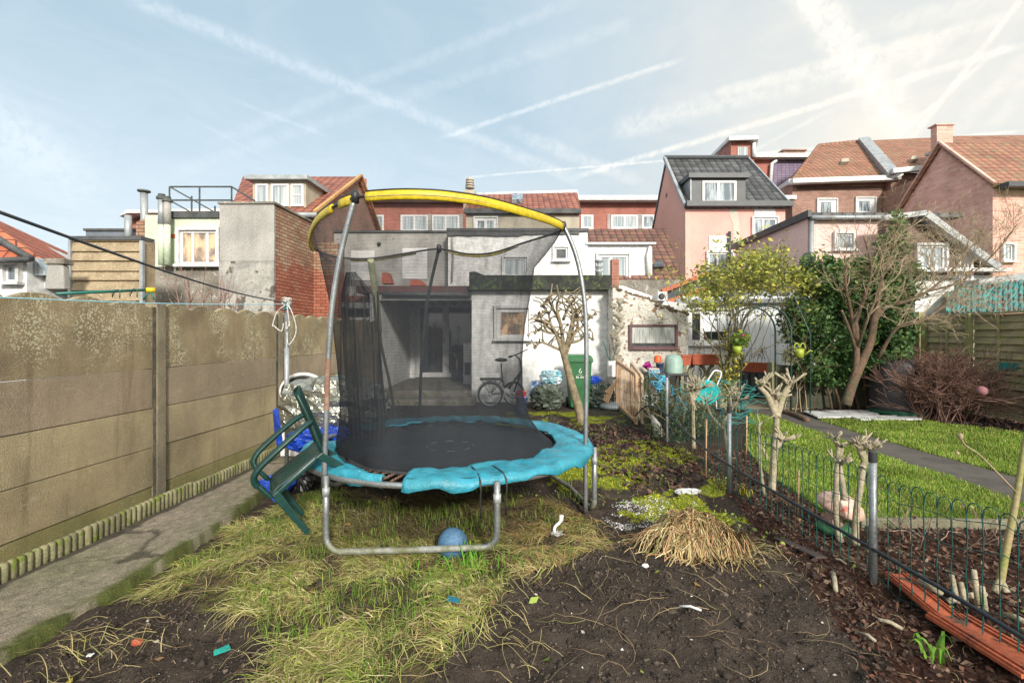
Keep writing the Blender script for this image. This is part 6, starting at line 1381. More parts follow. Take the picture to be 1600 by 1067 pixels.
for t in np.linspace(.3, math.pi-.3, 7): b.tube([(cx-R*math.cos(t), 9.2, zc+R*1.05*math.sin(t)), (cx-R*math.cos(t), 9.75, zc+R*1.05*math.sin(t))], .008, 5)
b.build('rungs', dg, ar, True)
for a_ in (xr+.3,): b = MB(); b.tube([(a_, 9.1, -.1), (a_+.0, 9.1, 1.5), (a_-.3, 9.1, 2.2)], .014, 6); b.build('side_trellis', dg, ar, True)
cl = thing('climbing_rose', (X(1145, 9.4), 9.4, 0), 'sprawling climbing rose with yellow green leaves spilling over the arch', 'climber')
rs = random.Random(11); b = MB(); tips = []
for k in range(5): branch(b, (X(1140+k*4, 9.4), 9.4+rs.uniform(-.1, .2), 0), (rs.uniform(-.15, .2), 0, 1), 1.15, .028, 4, rs, .55, 5, .05, .66, (2, 3), tips, 5, .16)
for k in range(3): branch(b, (X(1225+k*6, 9.5), 9.5, 1.6), (rs.uniform(-.5, .2), 0, .8), .5, .012, 3, rs, .6, 4, .05, .66, (2, 3), tips, 4, .2)
b.build('stems', mat('rose_stem', (.15, .11, .07), (.10, .11, .05), 8, .8), cl, True)
g = np.random.default_rng(5)
def cloud(blobs, n, g, thr=.45, s=2.2, seed=0):
    out = []
    tot = sum(q[3]*q[4]*q[5] for q in blobs)
    for (x, y, z, rx, ry, rz) in blobs:
        k = int(n*rx*ry*rz/tot*2.2)
        d = g.normal(size=(k, 3)); d /= np.linalg.norm(d, axis=1)[:, None]; r = g.uniform(.25, 1, (k, 1))**.45
        p = d*r*np.array([rx, ry, rz])+np.array([x, y, z])
        m_ = (fbm(p[:, 0]*1+p[:, 2]*.7, p[:, 1]+p[:, 2]*1.1, s, seed, 3) > thr); out.append(p[m_])
    return np.concatenate(out)
def B(px, py, d, rpx, rpy, ry=.4): q = P(px, py, d); return (q[0], q[1], q[2], rpx*d/F, ry, rpy*d/F)
cen = cloud([B(1120, 440, 9.4, 48, 30, .5), B(1165, 430, 9.5, 50, 28, .55), B(1210, 435, 9.5, 42, 28, .5), B(1095, 470, 9.3, 30, 22, .4), B(1130, 470, 9.4, 26, 18, .4), B(1240, 445, 9.5, 34, 24, .4), B(1190, 405, 9.6, 45, 14, .4), B(1085, 450, 9.3, 22, 16, .4)], 4300, g, .44, 3.2, 8)
tc = np.array([t[0] for t in tips]); tc = tc[(tc[:, 2] > 1.5)]
leaves('foliage', np.concatenate([cen, np.repeat(tc, 5, 0)]), .075, leafm, cl, [(.28, .32, .06), (.40, .40, .08), (.19, .25, .05), (.5, .45, .08), (.32, .36, .12)], 3, .07, .3)
low = cloud([B(1140, 560, 9.3, 16, 50, .25), B(1128, 600, 9.2, 20, 22, .3)], 500, g, .45, 4, 3)
leaves('lower_leaves', low, .07, leafm, cl, [(.10, .13, .03), (.2, .2, .06), (.5, .42, .05)], 4, .04, .2)
# climber on the right leg of the arch
cr = thing('climber', (X(1245, 9.6), 9.6, 0), 'thin twiggy climber with few dark leaves on the right leg of the arch', 'climber')
b = MB(); tips = []
for k in range(6): branch(b, (X(1225+k*9, 9.6), 9.6, 0), (rs.uniform(-.1, .1), 0, 1), .8, .012, 3, rs, .45, 4, .1, .7, (2, 2), tips, 4, .2)
b.build('stems', twig_b, cr, True); leaves('foliage', np.repeat(np.array([t[0] for t in tips]), 5, 0), .07, leafm, cr, [(.05, .09, .03), (.09, .12, .03)], 5, .09)
# hanging watering can planter and yellow pot
hp = thing('watering_can_planter', P(1248, 550, 9.0), 'lime green watering can shaped pot hanging right of the arch', 'planter')
ly = mat('lime_enamel', (.34, .42, .04), (.28, .36, .03), 6, .45); c = Vector(P(1249, 549, 9.0))
b = MB(); b.lathe(c+Vector((0, 0, -.11)), [(.0, 0), (.07, 0), (.08, .16), (.07, .16)], 18, cap=False); b.build('can', ly, hp, True)
MB().tube([c+Vector((.08, -.03, -.06)), c+Vector((.17, -.05, .02)), c+Vector((.2, -.05, .0))], [.014, .012, .02], 8).build('spout', ly, hp, True)
for sx in (-.06, .05): MB().tube([c+Vector((sx+.045*math.cos(t), -.02, .07+.08*math.sin(t))) for t in np.linspace(-.3, 3.4, 10)], .012, 6).build('handle', ly, hp, True)
leaves('foliage', cloud([B(1235, 556, 9.05, 13, 14, .12)], 260, g, .3, 4), .04, leafm, hp, [(.2, .18, .12), (.14, .16, .06)], 6, .02)
hp = thing('hanging_pot', P(1150, 545, 9.0), 'yellow green pot with a leafy pink flowered geranium on the left leg of the arch', 'planter')
c = Vector(P(1152, 545, 9.0)); MB().lathe(c+Vector((0, 0, -.09)), [(.0, 0), (.055, 0), (.085, .14), (.075, .14)], 16, cap=False).build('pot', ly, hp, True)
leaves('foliage', cloud([B(1157, 530, 9.0, 14, 14, .12)], 200, g, .3, 4), .06, leafm, hp, [(.10, .2, .04), (.3, .34, .05)], 7, .02); MB().ball(P(1161, 524, 8.9), .025, 8, 6, .3).build('flower', mat('pink_petal', (.5, .03, .16), None, 9), hp)
# plants in the planters
for (a, c_, yy, d, n, lb, cols) in ((1078, 1124, 553, 9.9, 5, 'sparse wilted stems in the long red planter', [(.2, .18, .08), (.1, .13, .04)]), (1155, 1205, 562, 11.0, 8, 'red stemmed plants in the planter seen through the arch', [(.25, .04, .05), (.10, .06, .04)])):
    t = thing('potted_plant', P((a+c_)/2, yy, d), lb, 'plant'); b = MB(); tips = []
    for k in range(n): branch(b, P(a+(c_-a)*(k+.5)/n, yy+4, d), (rs.uniform(-.3, .3), 0, 1), .16, .006, 2, rs, .6, 4, .2, .7, (2, 2), tips, 3)
    b.build('stems', mat('red_stem', (.14, .06, .05), None, 9), t, True); leaves('foliage', np.repeat(np.array([q[0] for q in tips]), 3, 0), .045, leafm, t, cols, 8, .03)

# ---------------------------------------------------------------- evergreen, bare tree, twig bush, other shrubs
ev = thing('evergreen_shrub', (X(1320, 9.6), 9.6, 0), 'tall dense dark evergreen behind the leaning brown trunk', 'shrub')
blobs = [B(1290, 440, 9.9, 40, 32, .6), B(1330, 480, 9.8, 62, 48, .7), B(1370, 460, 9.9, 45, 42, .6), B(1290, 520, 9.6, 40, 45, .6), B(1350, 545, 9.6, 62, 38, .7), B(1395, 405, 10.1, 20, 50, .4), B(1398, 355, 10.2, 13, 28, .25), B(1380, 510, 9.7, 40, 40, .6), B(1270, 570, 9.5, 24, 28, .4), B(1310, 588, 9.4, 30, 20, .35), B(1275, 410, 9.9, 22, 18, .35), B(1245, 500, 9.7, 24, 40, .4), B(1415, 440, 10.0, 30, 34, .4), B(1340, 425, 9.9, 40, 24, .4)]
cen = cloud(blobs, 22000, g, .43, 2.4, 31)
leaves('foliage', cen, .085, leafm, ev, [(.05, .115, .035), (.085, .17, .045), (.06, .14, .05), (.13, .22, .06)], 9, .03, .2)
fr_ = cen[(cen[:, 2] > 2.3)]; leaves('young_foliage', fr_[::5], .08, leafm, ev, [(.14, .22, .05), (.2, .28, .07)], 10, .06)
b = MB(); rs = random.Random(21)
for k in range(7): branch(b, (X(1300+k*14, 9.8), 9.8, 0), (rs.uniform(-.3, .3), 0, 1), 1.1, .03, 3, rs, .5, 4, .1, .7, (2, 3), None, 4)
b.build('branches', brown_b, ev, True)
bt = thing('bare_tree', (X(1335, 8.9), 8.9, 0), 'leafless tree with leaning orange brown trunk and wide tangle of pale twigs', 'tree')
b = MB(); d = 8.9
def limb(pp, r0, r1, n=16, m=8): pts = smooth_path([Vector(P(q[0], q[1], d+(q[2] if len(q) > 2 else 0))) for q in pp], n); k = len(pts); b.tube(pts, [r0+(r1-r0)*i/(k-1) for i in range(k)], m); return pts
T0 = limb([(1322, 632), (1332, 600), (1347, 565), (1360, 535), (1366, 500), (1372, 482)], .085, .052)
T1 = limb([(1330, 608), (1338, 570), (1338, 520), (1336, 500)], .06, .035)
L1 = limb([(1368, 500), (1385, 480), (1420, 470), (1450, 455, .3), (1480, 430, .5), (1510, 395, .7)], .038, .016)
L2 = limb([(1372, 560), (1395, 520, -.2), (1415, 505, -.3), (1450, 498, -.3), (1490, 460, -.2), (1520, 420, 0)], .03, .016)
L3 = limb([(1370, 485), (1376, 440), (1392, 400, .2), (1400, 360, .3)], .038, .014)
L4 = limb([(1338, 545), (1330, 490), (1322, 450, -.2), (1320, 400, -.2)], .04, .015)
L5 = limb([(1336, 505), (1352, 460), (1362, 420), (1350, 370)], .035, .012)
L6 = limb([(1337, 545), (1325, 510, -.2), (1315, 485, -.3)], .03, .022)
L7 = limb([(1340, 545), (1355, 500, -.3), (1375, 450, -.3), (1380, 420, -.3)], .028, .012)
L8 = limb([(1450, 455, .3), (1500, 440, .2), (1550, 400, .2), (1590, 350, .1)], .022, .009)
b.build('trunk', brown_b, bt, True)
b = MB(); rs = random.Random(9); tips = []
for Ls, nb, dp in ((L1, 15, 4), (L2, 13, 4), (L3, 9, 3), (L4, 8, 3), (L5, 8, 3), (L7, 7, 3), (L8, 9, 4)):
    n = len(Ls)
    for k in range(nb):
        i = int(n*(.25+.75*k/nb)); i = min(i, n-2); dr = (Ls[i+1]-Ls[i]).normalized(); d_ = (dr*.5+Vector((rs.uniform(-.7, .8), rs.uniform(-.6, .6), rs.uniform(.1, 1)))).normalized()
        branch(b, Ls[i], d_, rs.uniform(.32, .58), .010, dp, rs, .6, 4, .02, .68, (2, 3), tips, 4, .3, .0028)
b.build('crown', twig_b, bt, True)
tb_ = thing('twig_bush', (X(1470, 8.6), 8.6, 0), 'dense reddish brown leafless bush in front of the wooden fence', 'bush')
b = MB(); rs = random.Random(5); tips = []
for k in range(85): branch(b, (X(1474, 8.6)+rs.uniform(-.45, .45), 8.6+rs.uniform(-.3, .3), 0), (rs.uniform(-.9, .9), rs.uniform(-.7, .7), 1.2), .46, .010, 4, rs, .6, 3, .08, .7, (2, 3), tips, 3, .25, .004)
b.build('twigs', mat('russet_twig', (.13, .07, .055), (.20, .11, .085), 8, .85), tb_)
leaves('dead_leaves', np.array([t[0] for t in tips])[::3], .04, drym, tb_, [(.16, .07, .05), (.12, .06, .04)], 12, .03)
for i, (px, d, h0, lb, n) in enumerate(((318, 5.6, 1.55, 'bare reddish shoots poking above the slab wall left of the post', 6), (350, 6.0, 1.6, 'thin bare twigs behind the wall next to the clothesline post', 4), (548, 9.6, 1.4, 'bare upright twigs behind the slab wall near the net', 5))):
    x_ = X(px, d); x_ = min(x_, wall_x(d)-.25); t = thing('bare_shrub', (x_, d, 0), lb, 'shrub'); b = MB(); rs = random.Random(60+i)
    for k in range(n): branch(b, (x_+rs.uniform(-.1, .1), d, h0-.3), (rs.uniform(-.35, .35), rs.uniform(-.2, .2), 1), .38, .009, 3, rs, .4, 4, .12, .72, (1, 3), None, 4, .12, .003)
    b.tube([(x_, d, 0), (x_, d, h0-.3)], .03, 6); b.build('stems', mat('red_shoot', (.22, .13, .11), (.30, .2, .16), 8, .8), t, True)
sh = thing('conifer_shrub', (X(1045, 7.4), 7.4, 0), 'low blue green shrub growing through the wire fence by the netting', 'shrub')
cen = cloud([B(1030, 640, 7.8, 26, 40, .35), B(1060, 635, 7.4, 34, 34, .4), B(1050, 670, 7.2, 40, 24, .35), B(1105, 655, 7.0, 34, 26, .3), B(1020, 600, 8.3, 22, 18, .3)], 4200, g, .4, 3, 44)
leaves('foliage', cen, .055, leafm, sh, [(.06, .10, .05), (.10, .14, .06), (.14, .13, .06), (.05, .08, .04)], 13, .02, 0, .2, .28)
b = MB(); rs = random.Random(77)
for k in range(9): branch(b, (X(1045, 7.4)+rs.uniform(-.3, .5), 7.4+rs.uniform(-.3, .3), 0), (rs.uniform(-.5, .5), 0, 1), .3, .01, 3, rs, .6, 4, .1, .7, (2, 3), None, 3)
b.build('branches', twig_b, sh)
# wooden fence on the right
wfm = mat('mossy_boards', (.60, .52, .33), (.38, .34, .2), 2.2, .9, .7, 40, spots=(.40, .42, .15), sscale=5, sthr=.56, stretch=(1, 1, 3), bdist=.02)
wd = thing('board_fence', (8.9, 8.5, 0), 'mossy horizontal board fence along the far right side', 'fence')
fx = lambda y: 8.42+(10.9-y)*(-.15)+.62
def fx(y): return np.interp(y, [6.5, 8.13, 10.8, 11.2], [8.35, 8.47, 8.97, 9.05])
py = [6.6, 8.0, 9.3, 10.6]
for y in py: b = MB(); x_ = fx(y)-.05; b.box(x_-.06, x_+.03, y-.045, y+.045, -.1, 1.9); b.build('post', mat('mossy_post', (.42, .42, .2), (.28, .28, .13), 3, .9, .5), wd, bevel=.01)
for a, c_ in zip(py[:-1], py[1:]):
    b = MB(); n = 14; rs = random.Random(int(a*10))
    for k in range(n):
        z0 = .06+k*.128; o = .012*(k % 2); q0, q1 = (fx(a+.05)+o, a+.05), (fx(c_-.05)+o, c_-.05)
        b.add([(q0[0]-.035, q0[1], z0), (q1[0]-.035, q1[1], z0), (q1[0]+.015, q1[1], z0), (q0[0]+.015, q0[1], z0), (q0[0], q0[1], z0+.135), (q1[0], q1[1], z0+.135), (q1[0]+.003, q1[1], z0+.135), (q0[0]+.003, q0[1], z0+.135)], [(0, 3, 2, 1), (4, 5, 6, 7), (0, 1, 5, 4), (1, 2, 6, 5), (2, 3, 7, 6), (3, 0, 4, 7)])
    for yy in (a+(c_-a)*.5,): b.box(fx(yy)-.04, fx(yy)-.022, yy-.02, yy+.02, .05, 1.86)
    b.bar((fx(a)-.02, a+.05, 1.885), (fx(c_)-.02, c_-.05, 1.885), .07, .04)
    b.build('board_panel', wfm, wd)
MB().box(fx(8.6)-.07, fx(8.6)-.055, 7.4, 8.6, .90, 1.02).build('teal_strip', mat('teal_paint', (.02, .30, .28), None, 6), wd)
# back fence piece behind the evergreen
wd = thing('board_fence', (8.0, 10.7, 0), 'shaded stretch of board fence behind the trunk with a turquoise panel', 'fence')
b = MB()
for k in range(14): b.box(X(1392, 10.9), fx(10.9), 10.85+.012*(k % 2), 10.87+.012*(k % 2), .06+k*.128, .06+k*.128+.122)
b.build('boards', wfm, wd); MB().box(X(1300, 10.7), X(1400, 10.7), 10.7, 10.74, .0, 1.2).build('green_panel', mat('green_sheet', (.01, .11, .09), (.01, .08, .07), 6, .5), wd)
MB().box(X(1436, 10.8)-.05, X(1436, 10.8)+.05, 10.74, 10.84, 0, 2.0).build('post', MATS['mossy_post'], wd)
# compost barrel
cbn = thing('water_butt', (X(1402, 9.2), 9.2, 0), 'dark plastic compost barrel with banded sides beside the twig bush', 'barrel')
b = MB(); c = (X(1402, 9.2), 9.2, 0); b.lathe(c, [(.40, 0), (.43, .2), (.425, .22), (.44, .24), (.44, .45), (.43, .47), (.435, .5), (.41, .95), (.38, 1.0), (.3, 1.03), (0, 1.05)], 30); b.build('barrel', mat('barrel_plastic', (.055, .05, .055), (.035, .035, .04), 3, .5, .1), cbn, True)
MB().lathe((c[0], c[1], 0), [(.44, -.02), (.445, .12)], 30).build('base_ring', mat('barrel_green', (.01, .10, .05), None, 4, .5), cbn)
tag(MB().ball(P(1534, 611, 7.6), .075, 16, 12, .1).build('ball', mat('old_pink', (.30, .12, .14), (.2, .09, .1), 8, .7), None, True), 'small faded pink ball caught in the brown bush', 'ball')
ps = thing('polystyrene_sheet', G(1350, 652), 'weathered white sheets lying flat at the edge of the lawn', 'sheet')
wm2 = mat('dirty_white_board', (.62, .64, .66), (.45, .46, .46), 4, .8, .3, 40, spots=(.15, .12, .09), sscale=10, sthr=.62)
for poly in ([(1255, 646), (1385, 644), (1396, 654), (1278, 656)], [(1330, 655), (1443, 655), (1440, 659), (1345, 660)], [(1370, 649), (1412, 650), (1400, 654), (1375, 653)]):
    MB().prism([(G(a, c_)[0], G(a, c_)[1], .03+.0*i) for i, (a, c_) in enumerate(poly)], (0, 0, .025)).build('board', wm2, ps)
lg = MB(); lg.tube(smooth_path([G(1218, 642, .04), G(1240, 647, .05), G(1262, 657, .04)], 8), .045, 8); tag(lg.build('log', brown_b, None, True), 'rotting log lying along the lawn edge below the arch', 'log')
# concrete kerb at lawn front
kb = MB(); p = [(2.72, 3.86), (3.4, 3.83), (4.4, 3.80), (5.6, 3.76)]
for a, c_ in zip(p[:-1], p[1:]): kb.bar((a[0], a[1], .015), (c_[0]-.01, c_[1], .015), .05, .11)
tag(kb.build('kerb', mat('kerb_stone', (.20, .19, .13), (.13, .13, .08), 5, .9, .4), None, bevel=.008), 'low concrete kerb along the near edge of the lawn', 'kerb')

# ---------------------------------------------------------------- litter, debris
def gp_(px, py, dz=0.): x, y, _ = G(px, py); return Vector((x, y, gz1(x, y)+dz))
st = MB(); c = gp_(1078, 888, .035); st.ball(c, (.055, .04, .045), 14, 10, .25, 5, fq=1.5); tag(st.build('stone', mat('tan_stone', (.34, .27, .18), (.42, .36, .27), 8, .9, .5), None), 'tan stone at the foot of the hay heap', 'stone')
tl = thing('roof_tile', gp_(1500, 960), 'orange ridged clay plank lying under the wire fence at the lower right', 'tile')
oc = mat('orange_clay', (.46, .11, .045), (.30, .07, .03), 5, .8, .5, 40, spots=(.08, .045, .03), sscale=10, sthr=.58, stain=.6)
def plank(a, b_, w_, name, z=.05):
    A, B_ = gp_(*a, z), gp_(*b_, z); b = MB(); d = (B_-A).normalized(); s = d.cross(Vector((0, 0, 1))).normalized()
    b.bar(A, B_, w_, .018)
    for o in (-.42, -.28, .28, .42): b.bar(A+s*w_*o+Vector((0, 0, .014)), B_+s*w_*o+Vector((0, 0, .014)), w_*.06, .012)
    b.build(name, oc, tl, bevel=.002)
plank((1400, 912), (1490, 985), .13, 'tile'); plank((1480, 975), (1640, 1090), .22, 'tile', .06)
def stick(a, b_, r, m, name, label, cat='stick', z=.03):
    A, B_ = gp_(*a, z), gp_(*b_, z); tag(MB().tube([A, A.lerp(B_, .5)+Vector((0, 0, .01)), B_], [r, r*1.05, r*.9], 7).build(name, m, None, True), label, cat)
stick((1437, 930), (1470, 950), .02, pale_b, 'log', 'pale log resting on the orange tile', 'log', .09)
stick((1480, 945), (1540, 942), .016, pale_b, 'stick', 'pale stick lying across the mulch beyond the orange tile')
stick((1302, 915), (1306, 942), .013, pale_b, 'stick', 'short peeled stick on the mulch left of the tall fence post')
stick((1372, 982), (1410, 992), .010, pale_b, 'stick', 'short stick in front of the orange tile tip')
stick((1345, 1002), (1368, 1016), .008, pale_b, 'stick', 'small stick at the edge of the bare soil right of centre')
stick((1062, 983), (1096, 994), .006, M['cwhite'], 'plastic_strip', 'thin white plastic strip on the bare soil', 'strip')
stick((1305, 893), (1322, 897), .007, pale_b, 'stick', 'tiny pale stick on the mulch near the tall fence post')
stick((1570, 980), (1610, 1003), .014, pale_b, 'stick', 'pale branch leaning on the orange tile at the right edge', 'stick', .08)
for i, (a, h_) in enumerate(((1500, .16), (1512, .13), (1530, .19), (1540, .12))):
    q = gp_(a, 945+i*4); tag(MB().tube([q-Vector((0, 0, .03)), q+Vector((-.03+.01*i, .02, h_))], [.016, .012], 7).build('stump', pale_b, None, True), 'cut pale stem stub number %s from the left beyond the orange tile' % ('one', 'two', 'three', 'four')[i], 'stump', 'cut stem stubs in the mulch bed')
pw = MB(); q = gp_(872, 838, .012); pw.lathe(q, [(.055, 0), (.06, .012), (.045, .02)], 14); pw.tube(smooth_path([q+Vector((-.03, 0, .02)), q+Vector((-.02, .03, .05)), q+Vector((.02, .05, .08)), q+Vector((.03, .05, .13))], 12), [.012]*9+[.018]*4, 7); tag(pw.build('plastic_hook', M['cwhite'], None, True), 'broken white plastic spout lying in the dry grass', 'debris')
crumple('rag', gp_(1075, 776, .02), (.13, .05, .03), mat('white_cloth', (.62, .63, .64), (.4, .4, .4), 8, .8), .3, 55, 'dirty white cloth strip on the moss right of the trampoline', 'cloth', 3, nu=30, nv=14)
crumple('paper', gp_(1008, 910, .01), (.025, .02, .012), M['cwhite'], .3, 56, 'scrap of white paper on the bare soil below the hay heap', 'paper', 3, nu=12, nv=8)
crumple('stone', gp_(140, 1020, .01), (.022, .02, .015), M['cwhite'], .2, 57, 'white pebble on the soil at the lower left', 'stone', 3, nu=12, nv=8)
crumple('brick_piece', gp_(214, 1003, .012), (.03, .02, .016), M['terracotta'], .2, 58, 'chip of red brick on the soil at the lower left', 'brick', 3, nu=12, nv=8)
for (a, y_, ang, c_, lb) in ((708, 973, .5, (.02, .17, .26), 'dark teal clothes peg in the straw'), (347, 1015, 2.2, (.02, .36, .32), 'turquoise clothes peg on the soil')):
    q = gp_(a, y_, .05 if a > 600 else .02); u = Vector((math.cos(ang), -math.sin(ang)*.6, 0)).normalized(); tag(MB().bar(q-u*.035, q+u*.035, .012, .012).bar(q-u*.03+Vector((0, 0, .014)), q+u*.035+Vector((0, 0, .009)), .012, .008).build('clothes_peg', mat('peg_%d' % a, c_, None, 9, .5), None), lb, 'peg')
dp = MB(); A, B_ = gp_(1215, 842, .02), gp_(1283, 898, .03); dp.bar(A, B_, .07, .012); tag(dp.build('board', mat('rusty_sheet', (.07, .045, .04), (.05, .04, .04), 6, .8, .4), None), 'dark rusty strip of sheet at the edge of the soil', 'board')
for (a, y_, lb) in ((1222, 862, 'small green apple on the dark soil'), (1024, 874, 'half eaten green apple beside the hay heap')): tag(MB().ball(gp_(a, y_, .015), .021, 12, 8, .05).build('apple', mat('apple_green', (.30, .42, .05), (.4, .4, .06), 9, .4), None, True), lb, 'apple')
sl = MB(); A = Vector(P(1018, 678, 7.3)); sl.prism([P(1016, 648, 7.3), P(1030, 665, 7.25), P(1032, 690, 7.2), P(1022, 684, 7.3)], (.05, .04, 0)); tag(sl.build('slab_fragment', M['grey'], None, bevel=.005), 'broken grey slab standing against the wire fence', 'slab')

# ---------------------------------------------------------------- straw, grass, chips
def ribbons(name, base, hd, L, w, col, hmax, curl, parent=None, segs=5, tipcol=None, m=grassm, follow=True, z0=.004):
    n = len(base); t = np.linspace(0, 1, segs+1)[None, :]; ang = hd[:, None]+curl[:, None]*t
    st = L[:, None]/segs; dx = np.cumsum(np.cos(ang)*st, 1)-np.cos(ang[:, :1])*st; dy = np.cumsum(np.sin(ang)*st, 1)-np.sin(ang[:, :1])*st
    prof = hmax[:, None]*np.sin(np.pi*np.clip(t*.85, 0, 1))
    px = base[:, :1]+dx*(1); py = base[:, 1:2]+dy
    z = (gz(px, py) if follow else np.repeat(gz(base[:, 0], base[:, 1])[:, None], segs+1, 1))+z0+prof
    ww = w[:, None]*(1-.85*t**2)*.5; ox, oy = -np.sin(ang)*ww, np.cos(ang)*ww
    a = np.stack([px+ox, py+oy, z], -1); b_ = np.stack([px-ox, py-oy, z+ww*.6], -1)
    V = np.stack([a, b_], 2).reshape(n, -1, 3); k = V.shape[1]
    i = np.arange(segs)*2; q = np.stack([i, i+1, i+3, i+2], -1)[None]+(np.arange(n)*k)[:, None, None]
    c = np.repeat(col[:, None, :], k, 1)
    return np_mesh(name, V.reshape(-1, 3), q.reshape(-1, 4), m, parent, c.reshape(-1, 3))
def sample(polys, n, g, dens=None):
    out = []; tot = 0
    allp = np.concatenate([np.array(p) for p in polys]); lo, hi = allp.min(0), allp.max(0)
    while tot < n:
        p = g.uniform(lo, hi, (n*3, 2)); m_ = np.zeros(len(p), bool)
        for pl in polys: m_ |= inpoly(p[:, 0], p[:, 1], pl)
        if dens is not None: m_ &= g.random(len(p)) < dens(p[:, 0], p[:, 1])
        out.append(p[m_]); tot += m_.sum()
    return np.concatenate(out)[:n]
def pick(g, n, cols, wts=None): c = np.array(cols); return c[g.choice(len(c), n, p=wts)]*g.uniform(.7, 1.25, n)[:, None]
g = np.random.default_rng(99)
def edged(poly, amp=.28, s=3.5, seed=3):   # a ragged version of a zone test
    return lambda x, y: inpoly(x+(fbm(x, y, s, seed)-.5)*amp, y+(fbm(x, y, s, seed+9)-.5)*amp, poly)
STR_BIG = [(x*1., y) for x, y in STRAW]
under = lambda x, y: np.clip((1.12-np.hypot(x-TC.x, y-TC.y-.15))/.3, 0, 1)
n = 15500; p = sample([STRAW], n, g, lambda x, y: np.where(edged(STRAW)(x, y), np.clip((fbm(x, y, 5.5, 5, 4)-.40)*4.5, .02, 1)*(1-.82*under(x, y)), .04))
zone = fbm(p[:, 0], p[:, 1], 1.6, 15)
swirl = np.pi*1.12+(fbm(p[:, 0], p[:, 1], 1.2, 25)-.5)*2.6+g.normal(0, .7, n)
green = np.clip((fbm(p[:, 0], p[:, 1], 1.8, 35)-.5)*3, 0, 1)*(p[:, 0] < .2)
col = pick(g, n, [(.46, .40, .18), (.38, .37, .13), (.56, .50, .27), (.24, .16, .08), (.30, .33, .09), (.16, .12, .06)])
gc = pick(g, n, [(.24, .32, .05), (.34, .38, .07), (.17, .26, .04)]); pickg = g.random(n) < (.2+.6*green); col[pickg] = gc[pickg]
red = (p[:, 0] > .05) & (g.random(n) < .45); col[red] = pick(g, red.sum(), [(.36, .22, .10), (.42, .28, .13), (.46, .36, .18)])
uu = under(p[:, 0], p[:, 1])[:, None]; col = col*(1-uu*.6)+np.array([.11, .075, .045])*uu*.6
tone = .5+.9*fbm(p[:, 0], p[:, 1], 2.4, 611)[:, None]; col = col*tone*g.choice([.45, .8, 1.15, 1.4, 1.6], n, p=[.08, .17, .3, .27, .18])[:, None]
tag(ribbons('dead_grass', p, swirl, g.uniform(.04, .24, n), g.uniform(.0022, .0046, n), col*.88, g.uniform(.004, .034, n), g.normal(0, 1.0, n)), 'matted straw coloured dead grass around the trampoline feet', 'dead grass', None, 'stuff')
# green upright tufts
n = 3000; p = sample([GRASSY, MOSS, STRAW], n, g, lambda x, y: np.clip((fbm(x, y, 3.6, 45)-.52)*6, 0, 1)*np.where((x < .6), 1, .35)); L = g.uniform(.03, .11, n)
tag(ribbons('grass', p, g.uniform(0, 6.28, n), L*.5, g.uniform(.003, .005, n), pick(g, n, [(.12, .22, .03), (.18, .28, .05), (.10, .17, .03), (.26, .30, .07)]), L*.8, g.normal(0, .5, n), segs=3, follow=False), 'fresh green grass tufts sprouting through the dead grass', 'grass', None, 'stuff')
# moss cushions
n = 20000; p = sample([MOSS], n, g, lambda x, y: np.clip((fbm(x, y, 3.2, 91)-.42)*8, 0, 1)); z = gz(p[:, 0], p[:, 1])
tag(leaves('moss', np.column_stack([p, z+g.uniform(0, .016, n)]), .016, drym, None, [(.30, .34, .03), (.18, .25, .03), (.42, .42, .03), (.13, .19, .03), (.34, .32, .04)], 14, .0, .5), 'yellow green moss on the soil right of the trampoline', 'moss', None, 'stuff')
n = 1500; p = sample([gpoly([(930, 790), (1080, 775), (1110, 810), (960, 835)])], n, g, lambda x, y: np.clip((fbm(x, y, 4, 191)-.45)*8, 0, 1)); z = gz(p[:, 0], p[:, 1])
tag(leaves('white_grit', np.column_stack([p, z+.006]), .012, drym, None, [(.7, .7, .7), (.5, .5, .5)], 15, .0, .9, 0, .9), 'scatter of white grit on the moss in front of the hay heap', 'grit', None, 'stuff')
# soil crumbs
def crumbs(name, p, size, cols, label, cat, zadd=0.):
    n = len(p); z = gz(p[:, 0], p[:, 1])+zadd; s = size*np.exp(g.normal(0, .5, n)); base = np.array([[1, 0, 0], [0, 1, 0], [-1, 0, 0], [0, -1, 0], [0, 0, .8], [0, 0, -.8]])
    R = g.normal(0, .35, (n, 6, 3)); th = g.uniform(0, 6.28, n); c, s_ = np.cos(th), np.sin(th); bb = base[None]+R
    x = bb[..., 0]*c[:, None]-bb[..., 1]*s_[:, None]; y = bb[..., 0]*s_[:, None]+bb[..., 1]*c[:, None]
    V = np.stack([p[:, :1]+x*s[:, None], p[:, 1:2]+y*s[:, None]*.8, z[:, None]+bb[..., 2]*s[:, None]*.8], -1)
    tri = np.array([[0, 1, 4], [1, 2, 4], [2, 3, 4], [3, 0, 4], [1, 0, 5], [2, 1, 5], [3, 2, 5], [0, 3, 5]]); q = tri[None]+(np.arange(n)*6)[:, None, None]
    return tag(np_mesh(name, V.reshape(-1, 3), q.reshape(-1, 3), drym, None, np.repeat(pick(g, n, cols), 6, 0)), label, cat, None, 'stuff')
SOIL = gpoly([(-60, 1100), (160, 930), (330, 850), (520, 780), (900, 800), (1180, 800), (1330, 900), (1420, 1100)]); SOIL2 = gpoly([(590, 660), (1000, 640), (1100, 760), (1280, 880), (880, 790), (500, 800)])
p = sample([SOIL], 30000, g); p = p[~((p[:, 0] < -2.3))]; crumbs('soil_crumbs', p, .0052, [(.07, .055, .045), (.045, .035, .03), (.10, .08, .066), (.03, .025, .022), (.055, .043, .036)], 'loose dark crumbs of soil in the foreground', 'soil')
